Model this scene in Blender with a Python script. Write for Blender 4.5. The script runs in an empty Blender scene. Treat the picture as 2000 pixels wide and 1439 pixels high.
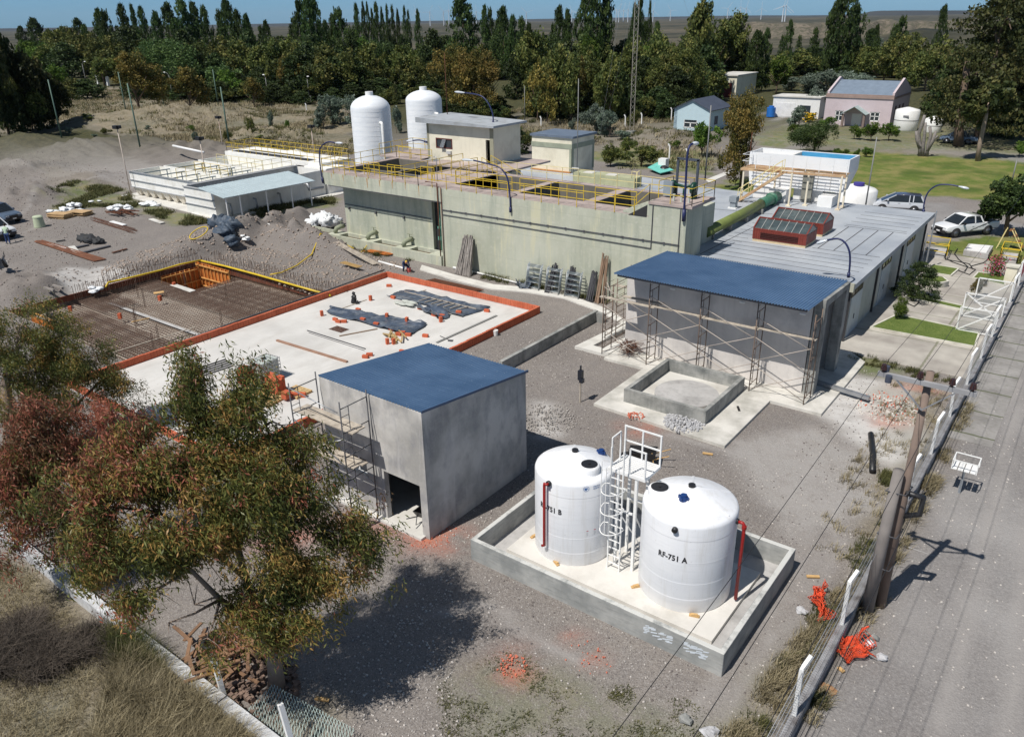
import bpy, bmesh, math, random
import numpy as np
from math import sin, cos, pi, radians, hypot, sqrt, atan2, tan
from mathutils import Vector, Matrix, noise as mnoise
random.seed(7)
rng = np.random.default_rng(11)
scene = bpy.context.scene
COL = scene.collection
H0 = 17.2
F0 = 1540.58
PITCH, ROLL, YAW = radians(23.78879), radians(-1.04272), radians(37.33119)
fw = np.array([-sin(YAW)*cos(PITCH), cos(YAW)*cos(PITCH), -sin(PITCH)])
rt0 = np.array([cos(YAW), sin(YAW), 0.])
up0 = np.cross(rt0, fw)
rt = rt0*cos(ROLL)+up0*sin(ROLL)
up = -rt0*sin(ROLL)+up0*cos(ROLL)

# ---- survey helpers: photo measurements -> metres on a known plane
def ray(x, y): return fw*F0+rt*(x-1000)-up*(y-719.5)
def g(x, y, z=0.):
    d = ray(x, y); t = (z-H0)/d[2]; return (d[0]*t, d[1]*t)
def g3(x, y, z=0.):
    a = g(x, y, z); return (a[0], a[1], z)
def onY(x, y, Y):
    d = ray(x, y); t = Y/d[1]; return (d[0]*t, Y, H0+d[2]*t)
def onX(x, y, X):
    d = ray(x, y); t = X/d[0]; return (X, d[1]*t, H0+d[2]*t)
def atD(x, y, D):
    d = ray(x, y); t = D/hypot(d[0], d[1]); return (d[0]*t, d[1]*t, H0+d[2]*t)
def P(X, Y, Z):
    v = np.array([X, Y, Z-H0]); w = v@fw; return (1000+F0*(v@rt)/w, 719.5-F0*(v@up)/w)
def hz(X, Y, py):
    lo, hi = -20., 120.
    for i in range(40):
        m = (lo+hi)/2
        if P(X, Y, m)[1] > py: lo = m
        else: hi = m
    return lo

# ---- object helpers
def tag(o, label=None, cat=None, group=None, kind=None):
    if label: o['label'] = label
    if cat: o['category'] = cat
    if group: o['group'] = group
    if kind: o['kind'] = kind
    return o
def thing(name, label, cat, loc=(0, 0, 0), rz=0., group=None):
    o = bpy.data.objects.new(name, None); COL.objects.link(o)
    o.location = loc; o.rotation_euler = (0, 0, rz); o.empty_display_size = .2
    return tag(o, label, cat, group)
def rootloc(o):
    L = Vector((0, 0, 0))
    while o is not None:
        L += Vector(o.location); o = o.parent
    return L
def dup(root, loc, rz=None, label=None, group=None, sc=None):
    def cp(o, parent):
        c = o.copy(); COL.objects.link(c); c.parent = parent
        for ch in o.children: cp(ch, c)
        return c
    r = cp(root, None); r.location = loc
    if rz is not None: r.rotation_euler = (0, 0, rz)
    if label: r['label'] = label
    if group: r['group'] = group
    if sc is not None: r.scale = sc if hasattr(sc, '__len__') else (sc, sc, sc)
    return r
class MB:
    def __init__(s): s.v = []; s.f = []; s.mi = []; s.cur = 0; s.sm = []; s.smooth = False
    def add(s, vs, fs):
        n = len(s.v); s.v += [tuple(float(c) for c in v) for v in vs]
        for f in fs:
            s.f.append(tuple(n+i for i in f)); s.mi.append(s.cur); s.sm.append(s.smooth)
        return s
    def box(s, x0, x1, y0, y1, z0, z1):
        vs = [(x, y, z) for z in (z0, z1) for y in (y0, y1) for x in (x0, x1)]
        return s.add(vs, [(0, 2, 3, 1), (4, 5, 7, 6), (0, 1, 5, 4), (2, 6, 7, 3), (0, 4, 6, 2), (1, 3, 7, 5)])
    def cbox(s, cx, cy, z0, w, d, h, rz=0.):
        c, q = cos(rz), sin(rz); vs = []
        for z in (z0, z0+h):
            for y in (-d/2, d/2):
                for x in (-w/2, w/2): vs.append((cx+x*c-y*q, cy+x*q+y*c, z))
        return s.add(vs, [(0, 2, 3, 1), (4, 5, 7, 6), (0, 1, 5, 4), (2, 6, 7, 3), (0, 4, 6, 2), (1, 3, 7, 5)])
    def prism(s, poly, z0, z1):
        n = len(poly)
        a = sum(poly[i][0]*poly[(i+1) % n][1]-poly[(i+1) % n][0]*poly[i][1] for i in range(n))
        if a < 0: poly = poly[::-1]
        z1f = z1 if callable(z1) else (lambda x, y: z1)
        vs = [(p[0], p[1], z0) for p in poly]+[(p[0], p[1], z1f(*p)) for p in poly]
        fs = [tuple(range(n-1, -1, -1)), tuple(range(n, 2*n))]+[(i, (i+1) % n, n+(i+1) % n, n+i) for i in range(n)]
        return s.add(vs, fs)
    def bar(s, p, q, w=.05, h=None, upv=(0, 0, 1)):
        h = h or w; p = Vector(p); q = Vector(q); d = (q-p)
        if d.length < 1e-6: return s
        d.normalize(); u = Vector(upv)
        if abs(d.dot(u)) > .99: u = Vector((0, 1, 0))
        a = d.cross(u).normalized(); b = a.cross(d)
        vs = [e+a*sx*w/2+b*sy*h/2 for e in (p, q) for sx, sy in ((-1, -1), (1, -1), (1, 1), (-1, 1))]
        return s.add(vs, [(3, 2, 1, 0), (4, 5, 6, 7), (0, 1, 5, 4), (1, 2, 6, 5), (2, 3, 7, 6), (3, 0, 4, 7)])
    def tube(s, pts, r=.03, n=6, cap=True):
        pts = [Vector(p) for p in pts]; m = len(pts); rs = r if hasattr(r, '__len__') else [r]*m
        vs = []; pa = None
        for i, p in enumerate(pts):
            d = (pts[min(i+1, m-1)]-pts[max(i-1, 0)]).normalized()
            if pa is None:
                u = Vector((0, 0, 1)) if abs(d.z) < .9 else Vector((1, 0, 0)); a = d.cross(u).normalized()
            else:
                a = (pa-d*pa.dot(d)).normalized()
            pa = a; b = d.cross(a)
            for k in range(n):
                t = 2*pi*k/n; vs.append(p+(a*cos(t)+b*sin(t))*rs[i])
        fs = [(i*n+k, i*n+(k+1) % n, (i+1)*n+(k+1) % n, (i+1)*n+k) for i in range(m-1) for k in range(n)]
        if cap: fs += [tuple(range(n-1, -1, -1)), tuple((m-1)*n+k for k in range(n))]
        sm = s.smooth; s.smooth = True; s.add(vs, fs); s.smooth = sm; return s
    def lathe(s, cx, cy, prof, n=32, a0=0., a1=2*pi, smooth=True):
        full = abs(a1-a0-2*pi) < 1e-6; m = n if full else n+1; vs = []
        for (r, z) in prof:
            for k in range(m):
                t = a0+(a1-a0)*k/n; vs.append((cx+r*cos(t), cy+r*sin(t), z))
        fs = []
        for i in range(len(prof)-1):
            for k in range(n):
                k2 = (k+1) % m; fs.append((i*m+k, i*m+k2, (i+1)*m+k2, (i+1)*m+k))
        sm = s.smooth; s.smooth = smooth; s.add(vs, fs)
        s.smooth = sm; return s
    def cyl(s, cx, cy, z0, z1, r, n=16, r1=None):
        r1 = r if r1 is None else r1
        vs = [(cx+r*cos(2*pi*k/n), cy+r*sin(2*pi*k/n), z0) for k in range(n)]+[(cx+r1*cos(2*pi*k/n), cy+r1*sin(2*pi*k/n), z1) for k in range(n)]
        s.add(vs, [tuple(range(n-1, -1, -1)), tuple(range(n, 2*n))])
        sm = s.smooth; s.smooth = True; s.add(vs, [(k, (k+1) % n, n+(k+1) % n, n+k) for k in range(n)]); s.smooth = sm; return s
    def quad(s, a, b, c, d): return s.add([a, b, c, d], [(0, 1, 2, 3)])
    def blob(s, c, r, seg=10, rings=6, jit=.15, sq=(1, 1, 1), seed=0, zmin=None):
        rr = random.Random(seed); off = rr.uniform(0, 99); vs = []
        for i in range(rings+1):
            ph = pi*i/rings
            for k in range(seg):
                t = 2*pi*k/seg; d = Vector((sin(ph)*cos(t), sin(ph)*sin(t), cos(ph)))
                q = r*(1+jit*2*mnoise.noise(d*2.1+Vector((off, 0, 0)))+jit*1.2*mnoise.noise(d*5+Vector((0, off, 0))))
                z = c[2]+d.z*q*sq[2]
                if zmin is not None: z = max(z, zmin)
                vs.append((c[0]+d.x*q*sq[0], c[1]+d.y*q*sq[1], z))
        fs = [(i*seg+k, (i+1)*seg+k, (i+1)*seg+(k+1) % seg, i*seg+(k+1) % seg) for i in range(rings) for k in range(seg)]
        return s.add(vs, fs)
    def build(s, name, mats, parent=None, label=None, cat=None, group=None, kind=None, bevel=0, fl=False):
        if not isinstance(mats, (list, tuple)): mats = [mats]
        me = bpy.data.meshes.new(name); o = bpy.data.objects.new(name, me)
        if parent is not None: L = rootloc(parent)
        elif fl: L = Vector((0, 0, 0))
        else:
            a = np.array(s.v); L = Vector(((a[:, 0].min()+a[:, 0].max())/2, (a[:, 1].min()+a[:, 1].max())/2, a[:, 2].min()))
        me.from_pydata([(v[0]-L.x, v[1]-L.y, v[2]-L.z) for v in s.v], [], s.f)
        for m in mats: me.materials.append(m)
        me.polygons.foreach_set('material_index', s.mi)
        me.polygons.foreach_set('use_smooth', s.sm)
        me.update(); COL.objects.link(o)
        if parent is not None: o.parent = parent
        else: o.location = L
        if bevel:
            b = o.modifiers.new('b', 'BEVEL'); b.width = bevel; b.segments = 1; b.limit_method = 'ANGLE'; b.angle_limit = radians(40)
        return tag(o, label, cat, group, kind)
def np_mesh(name, V, Fq, mats, parent=None, loc=None, smooth=False, attr=None, mi=None, nv=4):
    me = bpy.data.meshes.new(name); n = len(Fq)
    me.vertices.add(len(V)); me.vertices.foreach_set('co', np.asarray(V, np.float32).ravel())
    me.loops.add(n*nv); me.loops.foreach_set('vertex_index', np.asarray(Fq, np.int32).ravel())
    me.polygons.add(n); me.polygons.foreach_set('loop_start', np.arange(0, n*nv, nv, dtype=np.int32))
    me.polygons.foreach_set('loop_total', np.full(n, nv, np.int32))
    if smooth: me.polygons.foreach_set('use_smooth', np.ones(n, bool))
    for m in (mats if isinstance(mats, (list, tuple)) else [mats]): me.materials.append(m)
    if mi is not None: me.polygons.foreach_set('material_index', np.asarray(mi, np.int32))
    me.update(calc_edges=True)
    for k, a in (attr or {}).items():
        at = me.attributes.new(k, 'FLOAT_COLOR', 'POINT')
        at.data.foreach_set('color', np.asarray(a, np.float32).ravel())
    o = bpy.data.objects.new(name, me); COL.objects.link(o)
    if parent is not None: o.parent = parent
    if loc is not None: o.location = loc
    return o

# ---- materials
def lin(c):
    return tuple(((v/12.92) if v <= .04045 else ((v+.055)/1.055)**2.4) for v in c)
def srgb(r, g_, b): return lin((r/255, g_/255, b/255))
class NT:
    def __init__(s, name):
        s.m = bpy.data.materials.new(name); s.m.use_nodes = True; s.t = s.m.node_tree; s.n = s.t.nodes; s.l = s.t.links
        s.b = s.n['Principled BSDF']; s.out = s.n['Material Output']
    def new(s, ty, **kw):
        o = s.n.new(ty)
        for k, v in kw.items(): setattr(o, k, v)
        return o
    def inp(s, node, key, val):
        if isinstance(val, bpy.types.NodeSocket): s.l.new(val, node.inputs[key])
        else: node.inputs[key].default_value = val
    def pos(s, obj=False):
        return s.new('ShaderNodeTexCoord').outputs['Object'] if obj else s.new('ShaderNodeNewGeometry').outputs['Position']
    def mapv(s, v, sc=(1, 1, 1), rot=(0, 0, 0)):
        m = s.new('ShaderNodeMapping'); s.l.new(v, m.inputs['Vector']); m.inputs['Scale'].default_value = sc; m.inputs['Rotation'].default_value = rot; return m.outputs[0]
    def noise(s, v, scale, detail=4., rough=.55, out='Fac'):
        n = s.new('ShaderNodeTexNoise'); s.l.new(v, n.inputs['Vector']); n.inputs['Scale'].default_value = scale; n.inputs['Detail'].default_value = detail; n.inputs['Roughness'].default_value = rough; return n.outputs[out]
    def voro(s, v, scale, out='Distance', feature='F1'):
        n = s.new('ShaderNodeTexVoronoi', feature=feature); s.l.new(v, n.inputs['Vector']); n.inputs['Scale'].default_value = scale; return n.outputs[out]
    def ramp(s, f, a, b, c0=0., c1=1.):
        n = s.new('ShaderNodeMapRange'); s.inp(n, 'Value', f); n.inputs['From Min'].default_value = a; n.inputs['From Max'].default_value = b; n.inputs['To Min'].default_value = c0; n.inputs['To Max'].default_value = c1; return n.outputs[0]
    def math(s, op, a, b=0.):
        n = s.new('ShaderNodeMath', operation=op); s.inp(n, 0, a); s.inp(n, 1, b); return n.outputs[0]
    def mix(s, f, a, b, mode='MIX'):
        n = s.new('ShaderNodeMix', data_type='RGBA', blend_type=mode); s.inp(n, 0, f)
        for k, v in ((6, a), (7, b)):
            if isinstance(v, bpy.types.NodeSocket): s.l.new(v, n.inputs[k])
            else: n.inputs[k].default_value = (*v[:3], 1)
        return n.outputs[2]
    def bump(s, h, st=.3, dist=.02, nrm=None):
        b = s.new('ShaderNodeBump'); s.inp(b, 'Height', h); b.inputs['Strength'].default_value = st; b.inputs['Distance'].default_value = dist
        if nrm is not None: s.l.new(nrm, b.inputs['Normal'])
        return b.outputs[0]
    def col(s, c): s.inp(s.b, 'Base Color', c if isinstance(c, bpy.types.NodeSocket) else (*c, 1))
    def fin(s, rough=.7, metal=0., nrm=None, spec=None):
        s.inp(s.b, 'Roughness', rough); s.inp(s.b, 'Metallic', metal)
        if spec is not None: s.b.inputs['Specular IOR Level'].default_value = spec
        if nrm is not None: s.l.new(nrm, s.b.inputs['Normal'])
        return s.m
MC = {}
def M(name, c, rough=.6, metal=0., var=.12, scale=1.5, dirt=None, damt=.0, dscale=.7, streak=0., obj=False, bump=0., bscale=8., bdist=.02, spec=None):
    """painted / plain surface with real wear: tone variation, dirt patches and vertical streaks"""
    if name in MC: return MC[name]
    t = NT(name); v = t.pos(obj)
    n1 = t.noise(v, scale, 6.)
    c0 = tuple(max(0, x*(1-var)) for x in c); c1 = tuple(min(1, x*(1+var)) for x in c)
    k = t.mix(t.ramp(n1, .3, .7), c0, c1)
    if dirt is not None:
        n2 = t.noise(v, dscale, 8., .65)
        k = t.mix(t.ramp(n2, .62-.25*damt, .78-.1*damt, 0, min(1, damt*1.3)), k, dirt)
    if streak:
        n3 = t.noise(t.mapv(v, (2.5, 2.5, .18)), 1.6, 6., .6)
        k = t.mix(t.ramp(n3, .5, .8, 0, streak), k, tuple(x*.45 for x in (dirt or c)))
    t.col(k)
    nrm = t.bump(t.noise(v, bscale, 6., .6), bump, bdist) if bump else None
    MC[name] = t.fin(t.ramp(n1, .3, .7, max(.05, rough-.08), min(1, rough+.08)), metal, nrm, spec)
    return MC[name]
PIT = (-57.0, -41.55, 19.4, 33.9)
PITZ = -.72
def gp(pts, z=0.): return [g(x, y, z) for x, y in pts]
# --- ground zones, mapped from the photograph onto the plain (metres)
ZGREEN = [
 [(1395,362),(1460,345),(1480,300),(1560,290),(1700,297),(1960,310),(2060,330),(2060,400),(1960,400),(1840,385),(1700,388),(1600,400),(1450,385)],
 [(1480,258),(1560,262),(1540,285),(1470,285)],
 [(1560,255),(1640,270),(1640,285),(1560,282)],
 [(1850,470),(1990,452),(2060,500),(1960,520),(1900,505),(1840,490)],
 [(95,380),(150,362),(250,372),(262,395),(330,412),(425,435),(360,442),(315,428),(270,408),(200,405),(110,408)],
 [(430,425),(520,405),(650,385),(652,400),(560,415),(480,440)],
 [(1655,695),(1700,690),(1780,730),(1760,750),(1660,720)],
 [(1900,700),(1960,560),(1985,560),(1940,720),(1880,745)],
 [(1240,1340),(1060,1270),(1000,1330),(1020,1440),(1420,1440),(1560,1330),(1600,1200),(1570,1190),(1480,1350),(1380,1400)],
 [(850,1330),(1000,1290),(1100,1380),(1020,1440),(860,1440)],
 [(1490,236),(1640,244),(1860,250),(1990,262),(2040,300),(1700,292),(1600,286),(1500,262)],
 [(1090,300),(1250,290),(1390,300),(1400,345),(1240,330)],
]
GW = [1., .8, .8, 1., .75, .8, .7, .8, .3, .25, .62, .8]
ZDRY = [
 [(140,165),(330,175),(640,200),(700,215),(690,300),(560,295),(420,290),(250,262),(130,250),(0,262),(0,200)],
 [(1000,215),(1330,200),(1400,250),(1400,340),(1190,330),(1180,300),(1020,270)],
 [(1560,240),(1860,240),(1990,260),(2050,310),(1840,305),(1700,297),(1600,292),(1500,300),(1480,275)],
 [(-40,1060),(170,1170),(300,1290),(440,1400),(500,1500),(-100,1500)],
 [(1620,1180),(1700,980),(1780,900),(1845,800),(1865,800),(1780,960),(1640,1230),(1540,1400),(1500,1450),(1400,1450),(1520,1330)],
 [(540,1370),(700,1330),(640,1440),(560,1450)],
 [(60,330),(180,340),(240,380),(100,372)],
 [(1700,760),(1800,740),(1850,800),(1790,880),(1740,860)],
]
DW = [1., .55, .4, 1., .9, .8, .3, .45]
ZPALE = [
 [(1610,720),(1690,735),(1790,760),(1830,800),(1800,860),(1770,960),(1720,900),(1650,850),(1600,820)],
 [(100,530),(220,520),(260,560),(190,590),(130,570)],
 [(1560,830),(1720,900),(1700,1000),(1560,1050),(1480,940),(1400,880)],
 [(1030,790),(1100,800),(1110,850),(1040,850)],
 [(1860,900),(1960,940),(2050,1120),(2000,1320),(1900,1200),(1850,1040)],
 [(0,290),(200,300),(330,330),(250,370),(150,345),(0,340)],
 [(1640,780),(1700,760),(1720,800),(1640,830)],
]
PW = [1., .75, .35, .8, .3, .2, .8]
ZROAD = [
 [(1485,215),(1540,225),(1560,262),(1600,300),(1500,300),(1470,270),(1545,262),(1680,285),(1990,315),(2080,330),(2080,312),(1990,300),(1700,272),(1600,258),(1590,240),(1500,225)],
 [(1600,405),(1700,395),(1830,395),(1990,440),(2060,450),(2060,490),(1920,455),(1800,470),(1700,440)],
 [(140,160),(230,180),(232,196),(190,186)],
 [(1560,1460),(1712,1180),(1810,960),(1915,740),(2000,585),(2150,585),(2150,1500)],
]
RW = [1., .8, .9, .62]
WRED = [(560+0,1040,1.2),(1000,1302,.7),(1157,1285,.35),(870,1045,1.0),(830,1042,1.0),(1240,790,.8),(1250,835,.8),(1740,815,.8),(1790,760,.9),(1735,830,.6),(1130,1250,.4),(720,1030,1.2)]
MOUNDS = [(555,440,2.8,1.2),(605,500,3.6,1.1),(530,480,4.2,1.0),(520,520,4,.6),(690,545,2.6,.9),(640,575,2.4,.6),(450,470,3,.7),(400,505,2.6,.45),(345,500,2.4,.4),
 (30,565,3.4,.6),(72,580,2.0,.5),(60,393,3.0,1.1),(35,335,4.5,.9),(150,302,6,1.0),(40,285,7,1.0),(180,350,3,.5),(155,368,3,.4),(250,285,7,.7),(340,300,7,.6),(420,300,6,.5),
 (500,268,6,.8),(560,275,6,.8),(300,240,9,1.0),(400,235,9,1.1),(500,230,9,1.1),(600,235,8,1.1),(680,250,7,.9),(200,240,9,.9),(1285,272,5,1.2),(1310,280,5,1.0),
 (1180,280,4,.6),(1775,205,6,1.),(1840,215,6,.8),(300,530,2.2,.35),(250,535,2,.25)]
MND = [(*g(a, b), r, h) for a, b, r, h in MOUNDS]
def build_ground():
    def axis(a, b, st, lo, hi, keys, gr=1.11):
        xs = list(np.arange(a, b+st/2, st))
        s = st; x = xs[-1]
        while x < hi: s *= gr; x += s; xs.append(x)
        s = st; x = xs[0]; pre = []
        while x > lo: s *= gr; x -= s; pre.append(x)
        xs = np.array(pre[::-1]+xs)
        for k in keys: xs[np.argmin(abs(xs-k))] = k
        return xs
    xs = axis(-112, 4, .36, -21000, 6000, PIT[:2]); ys = axis(4, 112, .36, -300, 23000, PIT[2:])
    X, Y = np.meshgrid(xs, ys); nx, ny = len(xs), len(ys)
    def vnoise(X, Y, sc, seed):
        r = np.random.default_rng(seed); T = r.random((256, 256)); u = X/sc; v = Y/sc
        i = np.floor(u).astype(int); j = np.floor(v).astype(int); fu = u-i; fv = v-j
        fu = fu*fu*(3-2*fu); fv = fv*fv*(3-2*fv); a = lambda p, q: T[p % 256, q % 256]
        return (a(i, j)*(1-fu)+a(i+1, j)*fu)*(1-fv)+(a(i, j+1)*(1-fu)+a(i+1, j+1)*fu)*fv
    def fbm(sc, seed, o=4): return sum(vnoise(X, Y, sc/2**k, seed+k)*.5**k for k in range(o))/sum(.5**k for k in range(o))-.5
    jx = fbm(2.2, 1)*2.6; jy = fbm(2.2, 9)*2.6; D = np.hypot(X, Y)
    far = np.clip((D-60)/100, 0, 1)
    jx *= 1+far*2.5; jy *= 1+far*2.5
    def inside(poly):
        x = X+jx; y = Y+jy; c = np.zeros(X.shape, bool); n = len(poly)
        for i in range(n):
            x1, y1 = poly[i]; x2, y2 = poly[(i+1) % n]
            if y1 == y2: continue
            m = ((y1 > y) != (y2 > y)) & (x < (x2-x1)*(y-y1)/(y2-y1)+x1); c ^= m
        return c.astype(float)
    def zone(Z, W):
        o = np.zeros(X.shape)
        for p, w in zip(Z, W): o = np.maximum(o, inside(gp(p))*w)
        for _ in range(2):
            q = o.copy(); q[1:-1, 1:-1] = (o[1:-1, 1:-1]*2+o[:-2, 1:-1]+o[2:, 1:-1]+o[1:-1, :-2]+o[1:-1, 2:])/6; o = q
        return o
    green = zone(ZGREEN, GW); dry = zone(ZDRY, DW); pale = zone(ZPALE, PW); road = zone(ZROAD, RW)
    dist = np.zeros(X.shape)
    red = np.zeros(X.shape)
    for a, b, r in WRED:
        c = g(a, b); red = np.maximum(red, np.exp(-((X-c[0])**2+(Y-c[1])**2)/r**2)*(.5+fbm(.8, 77)*2.2))
    red = np.clip(red, 0, 1)
    # open plain and river-side wood floor beyond the site
    wood = np.clip((D-118)/40, 0, 1)*np.clip((X+9)/-12, 0, 1)*(1-np.clip(np.maximum(np.maximum(dry, green), road)*1.2, 0, 1)); plain = np.clip((D-330)/120, 0, 1)
    Z = fbm(1.6, 31)*.06+fbm(9, 41)*.12
    dirt = np.zeros(X.shape)
    for x, y, r, h in MND:
        q = np.exp(-(((X-x)**2+(Y-y)**2)/r**2)**1.15); h = h*(.5 if y > 95 else 1); Z += h*q*(1+fbm(1.2, 51)*1.3+fbm(.5, 55)*.6)*1.55; dirt = np.maximum(dirt, q)
    Z += (fbm(30, 61)*np.clip((D-110)/100, 0, 1)*1.2)
    # flat building platform
    def flat(x0, x1, y0, y1, m=1.5):
        dx = np.maximum(np.maximum(x0-X, X-x1), 0); dy = np.maximum(np.maximum(y0-Y, Y-y1), 0); return np.clip(1-np.hypot(dx, dy)/m, 0, 1)
    fl = np.zeros(X.shape)
    for r in ((-57.2, -26, 15, 39.5), (-59, -10, 43, 70), (-10.8, -3, 40, 70), (-27, -3.2, 14, 43), (-92, -62, 42, 75), (-24, -16, 14, 24)): fl = np.maximum(fl, flat(*r))
    Z = Z*(1-fl)-.01*fl
    ring = np.clip(1-np.maximum(np.maximum(PIT[0]-X, X-PIT[1]), np.maximum(PIT[2]-Y, Y-PIT[3]))/.8, 0, 1)
    Z -= 0*ring
    # river bluffs and distant rises
    Z += 10*np.exp(-((Y-560-fbm(160, 71, 3)*140)/45)**2)*np.clip((X+190)/60, 0, 1)*(1+fbm(30, 73)*.9)
    Z += np.clip((D-600)/800, 0, 1)*(-4)+fbm(900, 81, 3)*10*np.clip((D-800)/1500, 0, 1)
    bl = np.exp(-((Y-560-fbm(160, 71, 3)*140)/60)**2)*np.clip((X+190)/60, 0, 1)
    V = np.stack([X.ravel(), Y.ravel(), Z.ravel()], 1)
    idx = np.arange(nx*ny).reshape(ny, nx)
    Q = np.stack([idx[:-1, :-1], idx[:-1, 1:], idx[1:, 1:], idx[1:, :-1]], -1)
    xc = (xs[:-1]+xs[1:])/2; yc = (ys[:-1]+ys[1:])/2
    hole = ((xc > PIT[0]) & (xc < PIT[1]))[None, :] & ((yc > PIT[2]) & (yc < PIT[3]))[:, None]
    Q = Q[~hole].reshape(-1, 4)
    tr = np.zeros(X.shape)
    for pl in ([(1330, 1430), (1500, 1200), (1590, 1050), (1500, 900), (1300, 850)], [(1380, 1430), (1540, 1210), (1640, 1050), (1560, 890), (1330, 840)], [(1830, 1439), (1900, 1150), (1960, 900), (1990, 740)], [(1960, 1439), (1990, 1250), (2010, 1050), (2020, 900)], [(0, 480), (150, 400), (300, 355)], [(0, 440), (120, 370), (280, 335)], [(860, 1200), (950, 1180), (1130, 1290)]):
        L_ = gp(pl)
        for (a1, b1), (a2, b2) in zip(L_, L_[1:]):
            ll = (a2-a1)**2+(b2-b1)**2; u = np.clip(((X-a1)*(a2-a1)+(Y-b1)*(b2-b1))/ll, 0, 1); dd = np.hypot(X+jx*.15-a1-u*(a2-a1), Y+jy*.15-b1-u*(b2-b1)); tr = np.maximum(tr, np.clip(1.4-dd/.24, 0, 1))
    Z -= tr*.02
    one = np.ones(nx*ny); ta = 1-tr.ravel()
    A = np.stack([green.ravel(), dry.ravel(), pale.ravel(), one], 1)
    B = np.stack([road.ravel(), np.clip(np.maximum(wood, 0), 0, 1).ravel(), red.ravel(), one], 1)
    C = np.stack([plain.ravel(), dirt.ravel(), bl.ravel()*0, one], 1); D4 = np.stack([tr.ravel()]*3+[one], 1)
    t = NT('ground_soil'); v = t.pos()
    def at(n):
        a = t.new('ShaderNodeAttribute', attribute_name=n); s = t.new('ShaderNodeSeparateColor'); t.l.new(a.outputs['Color'], s.inputs[0]); return s.outputs
    za, zb, zc = at('za'), at('zb'), at('zc')
    n1 = t.noise(v, .16, 8, .62); n2 = t.noise(v, 1.3, 8, .65); n3 = t.noise(v, 9, 6, .7); n4 = t.noise(v, 34, 3, .7)
    vo = t.voro(v, 15); vo2 = t.voro(v, 36, 'Color')
    c = t.mix(t.ramp(n1, .35, .65), (.182, .161, .146), (.262, .235, .212))
    c = t.mix(t.ramp(n2, .4, .72, 0, .6), c, (.165, .152, .148))
    c = t.mix(t.ramp(n3, .42, .7, 0, .7), c, (.305, .278, .255))
    c = t.mix(t.ramp(n4, .45, .75, 0, .5), c, (.10, .092, .09))
    sv = t.new('ShaderNodeSeparateColor'); t.l.new(vo2, sv.inputs[0])
    c = t.mix(t.ramp(sv.outputs[0], .84, .96, 0, .55), c, (.42, .40, .385))
    c = t.mix(t.ramp(sv.outputs[1], .82, .95, 0, .7), c, (.09, .08, .08))
    c = t.mix(t.math('MULTIPLY', zc[1], .55), c, (.175, .155, .142))
    pal = t.math('MULTIPLY', za[2], t.ramp(n2, .3, .55, .45, 1))
    c = t.mix(pal, c, (.54, .525, .505))
    rd = t.mix(t.ramp(n3, .3, .7), (.165, .158, .158), (.29, .28, .275))
    rd = t.mix(t.ramp(n1, .42, .6, 0, .6), rd, (.36, .35, .345)); rd = t.mix(t.ramp(n4, .5, .8, 0, .5), rd, (.12, .115, .115))
    c = t.mix(zb[0], c, rd)
    dg = t.mix(t.ramp(n3, .35, .65), (.17, .145, .10), (.33, .28, .19))
    dg = t.mix(t.ramp(t.noise(v, .11, 7, .65), .45, .6, 0, .7), dg, (.125, .13, .085))
    dg = t.mix(t.ramp(n2, .45, .7, 0, .8), dg, (.12, .105, .07))
    c = t.mix(t.math('MULTIPLY', za[1], t.ramp(n2, .25, .55, .3, .95)), c, dg)
    c = t.mix(t.math('MULTIPLY', at('zd')[0], t.ramp(n2, .3, .6, .2, .75)), c, (.33, .31, .295))
    gg = t.mix(t.ramp(n3, .35, .65), (.08, .125, .022), (.16, .20, .045))
    gg = t.mix(t.ramp(t.noise(v, .35, 6, .65), .42, .62, 0, .85), gg, (.27, .235, .09)); gg = t.mix(t.ramp(t.noise(v, .16, 6, .6), .5, .62, 0, .6), gg, (.055, .095, .018))
    gg = t.mix(t.ramp(n4, .45, .75, 0, .5), gg, (.03, .045, .012))
    gm = t.math('MULTIPLY', za[0], t.ramp(t.math('ADD', t.math('MULTIPLY', n2, .6), t.math('MULTIPLY', n3, .4)), .40, .52, .12, 1))
    gm = t.math('MAXIMUM', gm, t.ramp(za[0], .82, .98))
    c = t.mix(gm, c, gg)
    c = t.mix(t.math('MULTIPLY', zb[2], t.ramp(n4, .4, .5)), c, (.50, .16, .09))
    wf = t.mix(t.ramp(n2, .35, .65), (.035, .04, .018), (.09, .085, .04))
    c = t.mix(zb[1], c, wf)
    m1 = t.noise(v, .012, 10, .65); m2 = t.noise(t.mapv(v, (1, .35, 1)), .0035, 6, .6); m3 = t.noise(v, .09, 6, .7)
    pl = t.mix(t.ramp(m1, .42, .58), (.032, .034, .025), (.10, .092, .062))
    pl = t.mix(t.ramp(m2, .5, .62, 0, .55), pl, (.15, .125, .09))
    pl = t.mix(t.ramp(m3, .5, .62, 0, .75), pl, (.028, .032, .02))
    c = t.mix(zc[0], c, pl)
    c = t.mix(t.math('MULTIPLY', zc[2], t.ramp(m3, .35, .55, .9, .2)), c, (.30, .26, .20))
    t.col(c)
    hh = t.math('ADD', t.math('MULTIPLY', n3, .6), t.math('ADD', t.math('MULTIPLY', vo, .5), t.math('MULTIPLY', n4, .5)))
    t.fin(.95, 0, t.bump(hh, .55, .05), .2)
    o = np_mesh('ground', V, Q, t.m, attr={'za': A, 'zb': B, 'zc': C, 'zd': D4}, smooth=True)
    o['kind'] = 'structure'
    return o, xs, ys, Z
GROUND, GXS, GYS, GZ = build_ground()
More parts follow.
